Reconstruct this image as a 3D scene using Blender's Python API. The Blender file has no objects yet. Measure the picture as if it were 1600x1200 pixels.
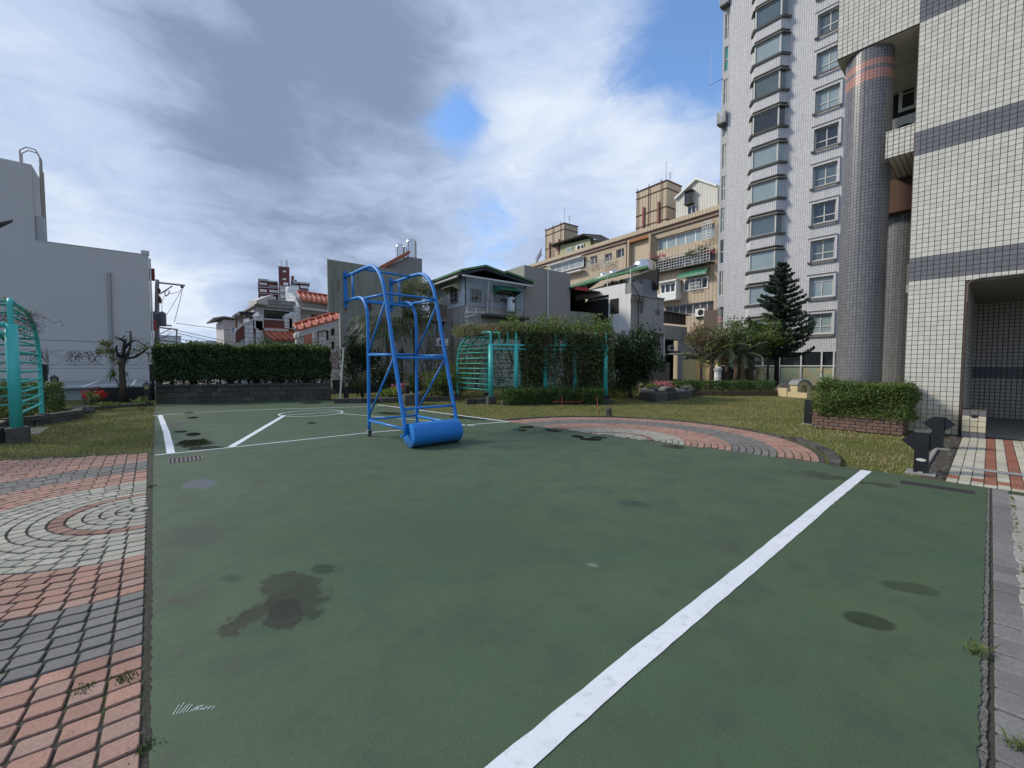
import bpy, bmesh, math, random
import numpy as np
from mathutils import Vector, Matrix
R = math.radians
random.seed(7); rng = np.random.default_rng(11)
scene = bpy.context.scene
COL = scene.collection

# ------------------------------------------------------------------ camera
# world: +Y runs along the court's left edge, +X along its near edge, metres
F = 650.0; H = 1.6; YAW = R(41); PIT = R(2.64)
cam_d = bpy.data.cameras.new('camera'); cam = bpy.data.objects.new('camera', cam_d); COL.objects.link(cam)
cam_d.sensor_width = 36; cam_d.lens = F / 1600 * 36; cam_d.clip_end = 9000; cam_d.clip_start = 0.05
cam.location = (0, 0, H); cam.rotation_euler = (math.pi / 2 - PIT, 0, -YAW)
scene.camera = cam

def ray(px, py):
    x = (px - 800) / F; z = (600 - py) / F
    y2 = math.cos(PIT) + z * math.sin(PIT); z2 = -math.sin(PIT) + z * math.cos(PIT)
    return (x * math.cos(YAW) + y2 * math.sin(YAW), -x * math.sin(YAW) + y2 * math.cos(YAW), z2)
def G(px, py, z=0.0):
    r = ray(px, py); t = (z - H) / r[2]; return (r[0] * t, r[1] * t)
def PX(px, py, x):
    r = ray(px, py); t = x / r[0]; return (x, r[1] * t, H + r[2] * t)
def PY(px, py, y):
    r = ray(px, py); t = y / r[1]; return (r[0] * t, y, H + r[2] * t)
def DP(px, py, d):
    r = ray(px, py); return (r[0] * d, r[1] * d, H + r[2] * d)

# ------------------------------------------------------------------ world and sun
SUN_AZ = (-0.66, 0.75); SUN_EL = R(36)
w = bpy.data.worlds.new('World'); scene.world = w; w.use_nodes = True
nt = w.node_tree; N = nt.nodes; L = nt.links; N.clear()
def wn(t, **k):
    n = N.new(t)
    for a, b in k.items(): setattr(n, a, b)
    return n
def wm(op, a, b=None, c=None, clamp=False):
    n = N.new('ShaderNodeMath'); n.operation = op; n.use_clamp = clamp
    for i, q in enumerate((a, b, c)):
        if q is None: continue
        if isinstance(q, (int, float)): n.inputs[i].default_value = q
        else: L.new(q, n.inputs[i])
    return n.outputs[0]
def wmix(f, a, b):
    n = N.new('ShaderNodeMix'); n.data_type = 'RGBA'
    for s, q in ((n.inputs[0], f), (n.inputs[6], a), (n.inputs[7], b)):
        if isinstance(q, tuple): s.default_value = (*q, 1)
        elif isinstance(q, (int, float)): s.default_value = q
        else: L.new(q, s)
    return n.outputs[2]
def wsmooth(v, a, b):
    n = N.new('ShaderNodeMapRange'); n.interpolation_type = 'SMOOTHSTEP'
    L.new(v, n.inputs[0]); n.inputs[1].default_value = a; n.inputs[2].default_value = b
    return n.outputs[0]
sky = wn('ShaderNodeTexSky'); sky.sky_type = 'NISHITA'; sky.sun_disc = False
sky.sun_elevation = SUN_EL; sky.sun_rotation = math.atan2(SUN_AZ[0], SUN_AZ[1]); sky.air_density = 1.0; sky.dust_density = 0.0; sky.ozone_density = 5.0
tc = wn('ShaderNodeTexCoord'); sep = wn('ShaderNodeSeparateXYZ'); L.new(tc.outputs['Generated'], sep.inputs[0])
zc = wm('ADD', wm('MAXIMUM', sep.outputs[2], 0.0), 0.30)
cx = wm('DIVIDE', sep.outputs[0], zc); cy = wm('DIVIDE', sep.outputs[1], zc)
cmb = wn('ShaderNodeCombineXYZ'); L.new(cx, cmb.inputs[0]); L.new(cy, cmb.inputs[1]); L.new(wm('MULTIPLY', sep.outputs[2], 2.0), cmb.inputs[2])
def noise(scale, det, rough, off=(0, 0, 0), dist=0.0, vec=None):
    m = wn('ShaderNodeVectorMath'); m.operation = 'ADD'; L.new(vec or cmb.outputs[0], m.inputs[0]); m.inputs[1].default_value = off
    n = wn('ShaderNodeTexNoise'); L.new(m.outputs[0], n.inputs['Vector'])
    n.inputs['Scale'].default_value = scale; n.inputs['Detail'].default_value = det; n.inputs['Roughness'].default_value = rough
    n.inputs['Distortion'].default_value = dist
    return n.outputs[0]
def lobe(px, py, deg):          # soft round region of the sky about a direction
    v = Vector(ray(px, py)).normalized()
    d = wn('ShaderNodeVectorMath'); d.operation = 'DOT_PRODUCT'; L.new(tc.outputs['Generated'], d.inputs[0]); d.inputs[1].default_value = v
    return wm('EXPONENT', wm('MULTIPLY', wm('SUBTRACT', d.outputs['Value'], 1.0), 2.0 / R(deg) ** 2))
def acc(terms, base):
    s = base
    for t, k in terms: s = wm('MULTIPLY_ADD', t, k, s)
    return s
def ctr(v, k): return wm('MULTIPLY', wm('SUBTRACT', v, 0.5), k)
dv = wn('ShaderNodeVectorMath'); dv.operation = 'MULTIPLY_ADD'; wv_ = wn('ShaderNodeTexNoise'); L.new(cmb.outputs[0], wv_.inputs['Vector']); wv_.inputs['Scale'].default_value = 2.2; wv_.inputs['Detail'].default_value = 4
L.new(wv_.outputs['Color'], dv.inputs[0]); dv.inputs[1].default_value = (0.62, 0.62, 0.3); L.new(cmb.outputs[0], dv.inputs[2])
WV = dv.outputs[0]
n1 = ctr(noise(1.5, 9, 0.62, (3.1, 0.4, 0), 0.0, WV), 2.4); n2 = ctr(noise(2.9, 9, 0.60, (0.7, 5.2, 0), 0.0, WV), 2.2); n3 = ctr(noise(0.7, 3, 0.5, (8.2, 1.3, 0)), 1.6)
cover = acc([(n1, 0.75), (n3, 0.15), (n2, 0.70), (lobe(712, 190, 3.8), -0.95), (lobe(735, 150, 2.5), -0.4), (lobe(1180, -40, 8.0), -1.25), (lobe(1085, 130, 5), -0.35), (lobe(985, 125, 4), -0.45), (lobe(640, 205, 2.5), -0.35), (lobe(745, 365, 6), -0.40),
             (lobe(320, 40, 28), 0.55), (lobe(1030, 265, 7), 0.35), (lobe(880, 240, 5), 0.2), (lobe(500, 200, 12), 0.4)], 0.72)
cmask = wsmooth(cover, 0.05, 0.85)
bright = acc([(n1, -0.36), (n2, 0.62), (n3, -0.10), (lobe(430, 20, 15), -0.42), (lobe(590, 130, 8), -0.32), (lobe(370, 260, 11), -0.38), (lobe(150, 230, 10), 0.10), (lobe(860, 110, 9), 0.26), (lobe(800, 240, 6), 0.34), (lobe(1010, 260, 9), 0.40),
              (lobe(300, 470, 7), 0.35), (lobe(60, 60, 11), 0.22), (lobe(110, 360, 7), 0.40), (lobe(570, 360, 6), -0.15), (lobe(210, 520, 6), .2)], 0.42)
c1 = wmix(wsmooth(bright, -0.25, 0.60), (0.142, 0.184, 0.272), (0.315, 0.385, 0.515))
c2 = wmix(wsmooth(bright, 0.45, 1.15), c1, (0.50, 0.54, 0.605))
bgs = wn('ShaderNodeBackground'); L.new(sky.outputs[0], bgs.inputs[0]); bgs.inputs[1].default_value = 0.15
bgc = wn('ShaderNodeBackground'); L.new(c2, bgc.inputs[0]); bgc.inputs[1].default_value = 1.0
mx = wn('ShaderNodeMixShader'); L.new(cmask, mx.inputs[0]); L.new(bgs.outputs[0], mx.inputs[1]); L.new(bgc.outputs[0], mx.inputs[2])
out = wn('ShaderNodeOutputWorld'); L.new(mx.outputs[0], out.inputs[0])

sl = bpy.data.lights.new('sun', 'SUN'); sl.energy = 2.0; sl.angle = R(11); sl.color = (1.0, 0.93, 0.82)
so = bpy.data.objects.new('sun', sl); COL.objects.link(so); so.location = (-30, 30, 40)
sd = Vector((SUN_AZ[0] * math.cos(SUN_EL), SUN_AZ[1] * math.cos(SUN_EL), math.sin(SUN_EL)))
so.rotation_euler = sd.to_track_quat('Z', 'Y').to_euler()

vs = scene.view_settings; scene.display_settings.display_device = 'sRGB'
vs.view_transform = 'Standard'; vs.look = 'None'; vs.exposure = 0.75; vs.gamma = 1.0; vs.use_curve_mapping = False
scene.render.engine = 'CYCLES'
scene.cycles.max_bounces = 6; scene.cycles.transparent_max_bounces = 8; scene.cycles.use_denoising = True

# ------------------------------------------------------------------ helpers
def tag(o, label=None, cat=None, group=None, kind=None):
    if label: o['label'] = label
    if cat: o['category'] = cat
    if group: o['group'] = group
    if kind: o['kind'] = kind
    return o
def thing(name, label, cat, loc=(0, 0, 0), group=None, rz=0.0, kind=None):
    o = bpy.data.objects.new(name, None); COL.objects.link(o); o.location = loc; o.rotation_euler = (0, 0, rz)
    o.empty_display_size = 0.2
    return tag(o, label, cat, group, kind)
def structure(name, parent=None):
    o = bpy.data.objects.new(name, None); COL.objects.link(o); o.parent = parent
    if not parent: o['kind'] = 'structure'
    return o
def origin(o):
    v = Vector((0, 0, 0))
    while o: v = v + Vector(o.location); o = o.parent
    return v
class MB:
    def __init__(s): s.v = []; s.f = []
    def add(s, vs, fs):
        b = len(s.v); s.v += [tuple(v) for v in vs]; s.f += [tuple(b + i for i in f) for f in fs]; return s
    def box(s, x0, y0, z0, x1, y1, z1):
        vs = [(x0, y0, z0), (x1, y0, z0), (x1, y1, z0), (x0, y1, z0), (x0, y0, z1), (x1, y0, z1), (x1, y1, z1), (x0, y1, z1)]
        return s.add(vs, [(0, 3, 2, 1), (4, 5, 6, 7), (0, 1, 5, 4), (1, 2, 6, 5), (2, 3, 7, 6), (3, 0, 4, 7)])
    def hexa(s, b, t):       # bottom quad, top quad (ccw from above)
        return s.add(list(b) + list(t), [(0, 3, 2, 1), (4, 5, 6, 7), (0, 1, 5, 4), (1, 2, 6, 5), (2, 3, 7, 6), (3, 0, 4, 7)])
    def poly(s, pts): return s.add(pts, [tuple(range(len(pts)))])
    def prism(s, pts, vec):  # planar polygon extruded by vec
        n = len(pts); p = [Vector(q) for q in pts]; v = Vector(vec)
        return s.add(p + [q + v for q in p], [tuple(range(n))[::-1], tuple(range(n, 2 * n))] + [(i, (i + 1) % n, n + (i + 1) % n, n + i) for i in range(n)])
    def tube(s, pts, r, n=10, caps=True):
        P_ = [Vector(p) for p in pts]; m = len(P_); rs = r if isinstance(r, (list, tuple)) else [r] * m
        vs = []; up = None
        for i in range(m):
            t = (P_[min(i + 1, m - 1)] - P_[max(i - 1, 0)])
            if t.length < 1e-9: t = Vector((0, 0, 1))
            t.normalize()
            if up is None:
                up = Vector((0, 0, 1)) if abs(t.z) < 0.9 else Vector((1, 0, 0))
            a = up - t * up.dot(t)
            if a.length < 1e-4: a = Vector((1, 0.3, 0.2)) - t * Vector((1, 0.3, 0.2)).dot(t)
            a.normalize(); up = a; b = t.cross(a)
            for k in range(n):
                q = 2 * math.pi * k / n; vs.append(P_[i] + (a * math.cos(q) + b * math.sin(q)) * rs[i])
        fs = [(i * n + k, i * n + (k + 1) % n, (i + 1) * n + (k + 1) % n, (i + 1) * n + k) for i in range(m - 1) for k in range(n)]
        if caps: fs += [tuple(range(n))[::-1], tuple((m - 1) * n + k for k in range(n))]
        return s.add(vs, fs)
    def lathe(s, c, prof, n=16):   # prof: list of (radius, z)
        vs = [(c[0] + r * math.cos(2 * math.pi * k / n), c[1] + r * math.sin(2 * math.pi * k / n), c[2] + z) for r, z in prof for k in range(n)]
        m = len(prof)
        fs = [(i * n + k, i * n + (k + 1) % n, (i + 1) * n + (k + 1) % n, (i + 1) * n + k) for i in range(m - 1) for k in range(n)]
        fs += [tuple(range(n))[::-1], tuple((m - 1) * n + k for k in range(n))]
        return s.add(vs, fs)
    def build(s, name, mat, parent=None, smooth=False, bevel=0.0, label=None, kind=None):
        me = bpy.data.meshes.new(name); og = origin(parent)
        me.from_pydata([(v[0] - og.x, v[1] - og.y, v[2] - og.z) for v in s.v], [], s.f)
        me.materials.append(mat); me.update()
        if smooth:
            me.polygons.foreach_set('use_smooth', [len(p.vertices) == 4 for p in me.polygons])
        o = bpy.data.objects.new(name, me); COL.objects.link(o); o.parent = parent
        if bevel:
            b = o.modifiers.new('b', 'BEVEL'); b.width = bevel; b.segments = 2; b.limit_method = 'ANGLE'
        if label: o['label'] = label
        if kind: o['kind'] = kind
        return o
def kids(o): return [c for c in bpy.data.objects if c.parent == o]
def copy_tree(o, parent=None, ch=None):
    if ch is None:
        ch = {}
        for c in bpy.data.objects:
            if c.parent: ch.setdefault(c.parent.name, []).append(c)
    c = o.copy(); COL.objects.link(c)
    if parent: c.parent = parent
    for k in ch.get(o.name, []): copy_tree(k, c, ch)
    return c

# ------------------------------------------------------------------ materials
def newmat(name):
    m = bpy.data.materials.new(name); m.use_nodes = True; t = m.node_tree; t.nodes.clear()
    return m, t
class MN:   # tiny node helper
    def __init__(s, name):
        s.m, s.t = newmat(name); s.N = s.t.nodes; s.L = s.t.links
        s.out = s.N.new('ShaderNodeOutputMaterial'); s.b = s.N.new('ShaderNodeBsdfPrincipled'); s.L.new(s.b.outputs[0], s.out.inputs[0])
        s.pos = s.N.new('ShaderNodeNewGeometry').outputs['Position']
    def put(s, sock, q):
        if isinstance(q, tuple): sock.default_value = (*q, 1) if len(q) == 3 and sock.type == 'RGBA' else q
        elif isinstance(q, (int, float)): sock.default_value = q
        else: s.L.new(q, sock)
    def math(s, op, a, b=None, c=None, clamp=False):
        n = s.N.new('ShaderNodeMath'); n.operation = op; n.use_clamp = clamp
        for i, q in enumerate((a, b, c)):
            if q is not None: s.put(n.inputs[i], q)
        return n.outputs[0]
    def vmath(s, op, a, b=None):
        n = s.N.new('ShaderNodeVectorMath'); n.operation = op; s.put(n.inputs[0], a)
        if b is not None: s.put(n.inputs[1], b)
        return n.outputs['Value'] if op in ('DOT_PRODUCT', 'LENGTH', 'DISTANCE') else n.outputs[0]
    def noise(s, scale, det=4, rough=0.55, vec=None, dist=0.0):
        n = s.N.new('ShaderNodeTexNoise'); s.L.new(vec or s.pos, n.inputs['Vector'])
        n.inputs['Scale'].default_value = scale; n.inputs['Detail'].default_value = det; n.inputs['Roughness'].default_value = rough; n.inputs['Distortion'].default_value = dist
        return n.outputs[0]
    def scale(s, v): return s.vmath('MULTIPLY', s.pos, v)
    def ramp(s, v, a, b, lo=0.0, hi=1.0, smooth=True):
        n = s.N.new('ShaderNodeMapRange'); n.interpolation_type = 'SMOOTHSTEP' if smooth else 'LINEAR'; s.put(n.inputs[0], v)
        for i, q in enumerate((a, b, lo, hi)): n.inputs[i + 1].default_value = q
        return n.outputs[0]
    def mix(s, f, a, b, mode='MIX'):
        n = s.N.new('ShaderNodeMix'); n.data_type = 'RGBA'; n.blend_type = mode
        s.put(n.inputs[0], f); s.put(n.inputs[6], a); s.put(n.inputs[7], b); return n.outputs[2]
    def bump(s, h, strength=0.3, dist=0.01, prev=None):
        n = s.N.new('ShaderNodeBump'); n.inputs['Strength'].default_value = strength; n.inputs['Distance'].default_value = dist
        s.L.new(h, n.inputs['Height'])
        if prev is not None: s.L.new(prev, n.inputs['Normal'])
        return n.outputs[0]
    def rnd(s):     # one value per object and per loose piece
        g = s.N.new('ShaderNodeNewGeometry').outputs['Random Per Island']; o = s.N.new('ShaderNodeObjectInfo').outputs['Random']
        return s.math('FRACT', s.math('ADD', g, o))
    def attr(s, name):
        n = s.N.new('ShaderNodeAttribute'); n.attribute_name = name; return n.outputs['Fac']
    def sxyz(s, v=None):
        n = s.N.new('ShaderNodeSeparateXYZ'); s.L.new(v or s.pos, n.inputs[0]); return n.outputs
    def comb(s, x, y, z=0.0):
        n = s.N.new('ShaderNodeCombineXYZ'); s.put(n.inputs[0], x); s.put(n.inputs[1], y); s.put(n.inputs[2], z); return n.outputs[0]
    def fin(s, col, rough=0.8, normal=None, metal=0.0, spec=0.5):
        s.put(s.b.inputs['Base Color'], col); s.put(s.b.inputs['Roughness'], rough); s.b.inputs['Metallic'].default_value = metal
        s.b.inputs['Specular IOR Level'].default_value = spec
        if normal is not None: s.L.new(normal, s.b.inputs['Normal'])
        return s.m
def mulc(c, k): return tuple(x * k for x in c)
_mc = {}
def plain(name, c, rough=0.7, var=0.25, sc=1.5, stain=0.0, scol=(0.03, 0.03, 0.028), bumpk=0.25, bs=30, metal=0.0, spec=0.4, streak=False):
    """painted / rendered surface with patchy wear and fine relief"""
    if name in _mc: return _mc[name]
    a = MN(name)
    n = a.noise(sc, 5, 0.6); f = a.noise(bs, 4, 0.6)
    col = a.mix(n, mulc(c, 1 - var), mulc(c, 1 + var * 0.8))
    col = a.mix(a.ramp(f, 0.3, 0.75, 0, 0.25), col, mulc(c, 0.7))
    if stain:
        v = a.scale((2.2, 2.2, 0.22) if streak else (1, 1, 1))
        q = a.noise(1.1 if streak else 0.8, 6, 0.65, v)
        col = a.mix(a.ramp(q, 0.5, 0.78, 0, stain), col, scol)
    m = a.fin(col, a.ramp(n, 0.2, 0.8, max(0.05, rough - 0.1), min(1, rough + 0.1)), a.bump(f, bumpk, 0.01), metal, spec)
    _mc[name] = m; return m
def tiled(name, c, mortar, w_, h_, d, gap=0.008, rough=0.35, var=0.12, stain=0.25, bands=(), band_c=None, streak=True, off=0.0, gritty=0.12, s0=0.0, spec=0.5):
    """small ceramic tiles on a far facade: d = horizontal unit direction of the wall"""
    a = MN(name); x, y, z = a.sxyz()
    s = a.math('ADD', a.math('ADD', a.math('MULTIPLY', x, d[0]), a.math('MULTIPLY', y, d[1])), s0)
    br = a.N.new('ShaderNodeTexBrick'); a.L.new(a.comb(s, z), br.inputs['Vector'])
    br.inputs['Scale'].default_value = 1.0; br.inputs['Brick Width'].default_value = w_; br.inputs['Row Height'].default_value = h_
    br.inputs['Mortar Size'].default_value = gap; br.offset = off; br.inputs['Mortar Smooth'].default_value = 0.1
    br.inputs['Color1'].default_value = (*mulc(c, 1 - var), 1); br.inputs['Color2'].default_value = (*mulc(c, 1 + var * .6), 1)
    br.inputs['Mortar'].default_value = (*mortar, 1); br.inputs['Bias'].default_value = 0.1
    col = br.outputs[0]
    if bands:
        k = None
        for b0, b1 in bands:
            q = a.math('MULTIPLY', a.math('GREATER_THAN', z, b0), a.math('LESS_THAN', z, b1)); k = q if k is None else a.math('MAXIMUM', k, q)
        col = a.mix(k, col, a.mix(br.outputs['Fac'], band_c, mortar))
    q = a.noise(0.9, 6, 0.65, a.comb(a.math('MULTIPLY', s, 2.0), a.math('MULTIPLY', z, 0.25)))
    col = a.mix(a.ramp(q, 0.48, 0.8, 0, stain), col, mulc(c, 0.45))
    col = a.mix(a.ramp(a.noise(0.35, 4), 0.3, 0.7, 0, gritty), col, mulc(c, 0.7))
    h = a.math('SUBTRACT', 1.0, br.outputs['Fac'])
    return a.fin(col, a.ramp(br.outputs['Fac'], 0, 1, rough, 0.9), a.bump(h, 0.5, 0.006), 0, spec)
def ribbed(name, c, pitch, d, dark=0.6, width=0.12, stain=0.3, rough=0.7, scol=(0.05, 0.04, 0.03)):
    a = MN(name); x, y, z = a.sxyz()
    s = a.math('ADD', a.math('MULTIPLY', x, d[0]), a.math('MULTIPLY', y, d[1]))
    fr = a.math('FRACT', a.math('DIVIDE', s, pitch))
    g = a.ramp(a.math('ABSOLUTE', a.math('SUBTRACT', fr, 0.5)), 0.5 - width, 0.5)
    n = a.noise(0.6, 5)
    col = a.mix(n, mulc(c, 0.85), mulc(c, 1.12)); col = a.mix(g, col, mulc(c, dark))
    q = a.noise(1.0, 6, 0.65, a.comb(a.math('MULTIPLY', s, 2.4), a.math('MULTIPLY', z, 0.22)))
    col = a.mix(a.ramp(q, 0.5, 0.78, 0, stain), col, scol)
    return a.fin(col, rough, a.bump(a.math('SUBTRACT', 1.0, g), 0.8, 0.03))
def leafm(name, c1, c2, c3=None, rough=0.55, trans=0.25):
    a = MN(name); r = a.attr('rnd'); n = a.noise(1.3, 3)
    col = a.mix(r, c1, c2)
    if c3: col = a.mix(a.ramp(n, 0.45, 0.7, 0, 0.8), col, c3)
    a.fin(col, rough, None, 0, 0.35)
    tr = a.N.new('ShaderNodeBsdfTranslucent'); a.put(tr.inputs[0], a.mix(0.5, col, mulc(c2, 1.5)))
    ms = a.N.new('ShaderNodeMixShader'); ms.inputs[0].default_value = trans
    a.L.new(a.b.outputs[0], ms.inputs[1]); a.L.new(tr.outputs[0], ms.inputs[2]); a.L.new(ms.outputs[0], a.out.inputs[0])
    return a.m
def glassm(name, c=(0.02, 0.025, 0.03), rough=0.05, var=0.3):
    a = MN(name); n = a.noise(0.7, 3)
    return a.fin(a.mix(n, mulc(c, 1 - var), mulc(c, 1 + var)), rough, None, 0, 0.8)
def blue_mat():
    a = MN('blue_paint'); n = a.noise(2.5, 5, .65); f = a.noise(38, 5, .7); g = a.noise(9, 6, .75)
    col = a.mix(n, (0.006, 0.15, 0.48), (0.010, 0.21, 0.60)); col = a.mix(a.ramp(g, .5, .7, 0, .35), col, (0.03, 0.16, 0.36))
    col = a.mix(a.ramp(f, .66, .72, 0, .85), col, (0.06, 0.035, 0.025)); z = a.sxyz()[2]; col = a.mix(a.math('MULTIPLY', a.ramp(z, .22, .0), a.ramp(g, .3, .6)), col, (0.05, 0.08, 0.10))
    return a.fin(col, a.ramp(n, .2, .8, .35, .6), a.bump(f, .08, .004), 0, .45)
def stone_mat():
    a = MN('dark_stone'); r = a.rnd(); n = a.noise(5, 5, .65); f = a.noise(26, 4, .7)
    col = a.mix(r, (0.05, 0.048, 0.042), (0.105, 0.10, 0.088)); col = a.mix(a.ramp(n, .4, .7, 0, .7), col, (0.035, 0.038, 0.026)); col = a.mix(a.ramp(f, .55, .75, 0, .6), col, (0.14, 0.135, 0.12))
    return a.fin(col, .9, a.bump(f, .8, .015), 0, .3)
UL = (math.sin(R(5.4)), math.cos(R(5.4)))        # direction of the neighbours' long facades
VL = (math.cos(R(5.4)), -math.sin(R(5.4)))
M = dict(
    blue=blue_mat(),
    teal=plain('teal_paint', (0.065, 0.50, 0.46), 0.4, 0.15, 3, 0.25, (0.03, 0.16, 0.14), 0.08, 60),
    teald=plain('teal_green_paint', (0.035, 0.33, 0.26), 0.45, 0.15, 3, 0.3, (0.03, 0.09, 0.07), 0.08, 60),
    black=plain('black_metal', (0.012, 0.013, 0.017), 0.42, 0.2, 4, 0, bumpk=0.05),
    steel=plain('stainless', (0.6, 0.6, 0.6), 0.25, 0.1, 2, 0, bumpk=0.03, metal=1.0),
    galv=plain('galvanised', (0.35, 0.35, 0.35), 0.5, 0.2, 5, 0.3, (0.15, 0.13, 0.12), metal=0.6),
    rust=plain('rust', (0.12, 0.06, 0.04), 0.9, 0.4, 8),
    conc=plain('concrete', (0.27, 0.265, 0.25), 0.9, 0.2, 1.2, 0.5, (0.06, 0.06, 0.05), 0.5, 18),
    darkst=stone_mat(),
    dirt=plain('dark_soil', (0.07, 0.055, 0.04), 1.0, 0.4, 4, 0.3, bumpk=0.9, bs=20),
    white=plain('white_paint', (0.74, 0.74, 0.72), 0.6, 0.06, 2, 0.15, (0.45, 0.45, 0.42)),
    alu=plain('white_frame', (0.6, 0.6, 0.57), 0.5, 0.08, 2),
    glass=glassm('dark_glass'), glassb=glassm('pale_glass', (0.26, 0.32, 0.33), 0.08), glassg=glassm('green_glass', (0.02, 0.22, 0.19), 0.1),
    dark=plain('dark_interior', (0.02, 0.019, 0.018), 0.9, 0.3, 1),  # near-black: shade inside buildings, recesses and openings put into the colour
    bark=plain('bark', (0.085, 0.062, 0.045), 0.95, 0.35, 8, 0.3, bumpk=1.0, bs=25),
    barkd=plain('dark_bark', (0.03, 0.024, 0.02), 0.95, 0.35, 8, 0, bumpk=1.0, bs=25),
)
def mkface(d, p0):
    pass
class Plane:
    """vertical wall plane through p0 with horizontal unit direction d (s grows along d); o = outwards, towards the camera"""
    def __init__(s, p0, d):
        s.p = Vector((p0[0], p0[1])); s.d = Vector(d).normalized(); n = Vector((-s.d.y, s.d.x))
        if n.dot(-s.p) < 0: n = -n
        s.n = n
    def uv(s, px, py):
        r = ray(px, py); rr = Vector((r[0], r[1])); t = s.p.dot(s.n) / rr.dot(s.n)
        return ((rr * t - s.p).dot(s.d), H + r[2] * t)
    def pt(s, a, z, o=0.0):
        q = s.p + s.d * a + s.n * o; return (q.x, q.y, z)
    def box(s, mb, s0, s1, z0, z1, o0, o1):
        c = [s.pt(s0, z0, o0), s.pt(s1, z0, o0), s.pt(s1, z0, o1), s.pt(s0, z0, o1), s.pt(s0, z1, o0), s.pt(s1, z1, o0), s.pt(s1, z1, o1), s.pt(s0, z1, o1)]
        fl = (Vector(c[1]) - Vector(c[0])).cross(Vector(c[3]) - Vector(c[0])).z < 0
        fs = [(0, 3, 2, 1), (4, 5, 6, 7), (0, 1, 5, 4), (1, 2, 6, 5), (2, 3, 7, 6), (3, 0, 4, 7)]
        if fl: fs = [f[::-1] for f in fs]
        mb.add(c, fs); return mb
    def rect(s, a, b):
        u0, z0 = s.uv(*a); u1, z1 = s.uv(*b)
        return (min(u0, u1), max(u0, u1), min(z0, z1), max(z0, z1))
    def poly(s, mb, pts, o0, o1):   # pts (s,z)
        n = len(pts)
        A = [s.pt(a, z, o0) for a, z in pts]; B = [s.pt(a, z, o1) for a, z in pts]
        mb.add(A + B, [tuple(range(n)), tuple(range(n, 2 * n))[::-1]] + [(i, (i + 1) % n, n + (i + 1) % n, n + i) for i in range(n)])
        return mb
    def wall(s, mb, s0, s1, z0, z1, holes, o=0.0, depth=0.18):
        S = sorted({s0, s1, *[h[0] for h in holes], *[h[1] for h in holes]}); Z = sorted({z0, z1, *[h[2] for h in holes], *[h[3] for h in holes]})
        S = [q for q in S if s0 <= q <= s1]; Z = [q for q in Z if z0 <= q <= z1]
        for i in range(len(S) - 1):
            for j in range(len(Z) - 1):
                cs = (S[i] + S[i + 1]) / 2; cz = (Z[j] + Z[j + 1]) / 2
                if any(h[0] < cs < h[1] and h[2] < cz < h[3] for h in holes): continue
                mb.poly([s.pt(S[i], Z[j], o), s.pt(S[i + 1], Z[j], o), s.pt(S[i + 1], Z[j + 1], o), s.pt(S[i], Z[j + 1], o)])
        for h in holes:
            a, b, c, d = h[:4]
            for q in (((a, c), (a, d)), ((a, d), (b, d)), ((b, d), (b, c)), ((b, c), (a, c))):
                mb.poly([s.pt(q[0][0], q[0][1], o), s.pt(q[1][0], q[1][1], o), s.pt(q[1][0], q[1][1], o - depth), s.pt(q[0][0], q[0][1], o - depth)])
        return mb
    def window(s, parent, h, n=2, frame=None, pane=None, t=0.05, o=-0.12, bar=0, transom=None, name='window', sill=None):
        """frame with n lights set back in the opening h; the glass is a sub-part"""
        a, b, c, d = h[:4]; mb = MB(); frame = frame or M['alu']; pane = pane or M['glass']
        s.box(mb, a, a + t, c, d, o, o + 0.06); s.box(mb, b - t, b, c, d, o, o + 0.06); s.box(mb, a + t, b - t, c, c + t, o, o + 0.06); s.box(mb, a + t, b - t, d - t, d, o, o + 0.06)
        for i in range(1, n):
            q = a + (b - a) * i / n; s.box(mb, q - t / 2, q + t / 2, c + t, d - t, o + 0.004, o + 0.056)
        if transom:
            q = c + (d - c) * transom; s.box(mb, a + t, b - t, q - t / 2, q + t / 2, o + 0.008, o + 0.065)
        for i in range(bar):
            q = c + (d - c) * (i + 1) / (bar + 1); s.box(mb, a + t, b - t, q - 0.012, q + 0.012, o + 0.05, o + 0.075)
        w = mb.build(name, frame, parent)
        p = MB(); s.box(p, a + 0.01, b - 0.01, c + 0.01, d - 0.01, o - 0.01, o + 0.018); p.build('pane', pane, w)
        if sill:
            q = MB(); s.box(q, a - 0.06, b + 0.06, c - 0.09, c - 0.004, -0.1, 0.09); q.build('sill', sill, w)
        return w
def ac_unit(pl, parent, s0, z0, w_=0.85, h_=0.6, o=0.05, mat=None):
    mb = MB(); pl.box(mb, s0, s0 + w_, z0, z0 + h_, o, o + 0.32); q = mb.build('air_conditioner', mat or M['white'], parent)
    g = MB(); n = 14; c = (s0 + w_ * 0.42, z0 + h_ / 2); r = h_ * 0.4
    g.add([pl.pt(c[0] + r * math.cos(6.283 * k / n), c[1] + r * math.sin(6.283 * k / n), o + 0.33) for k in range(n)], [tuple(range(n))])
    g.build('fan_grille', M['dark'], q)
    b = MB(); pl.box(b, s0 + 0.05, s0 + 0.1, z0 - 0.25, z0 - 0.003, 0, o + 0.3); pl.box(b, s0 + w_ - 0.1, s0 + w_ - 0.05, z0 - 0.25, z0 - 0.003, 0, o + 0.3); b.build('bracket', M['galv'], q)
    return q

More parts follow.
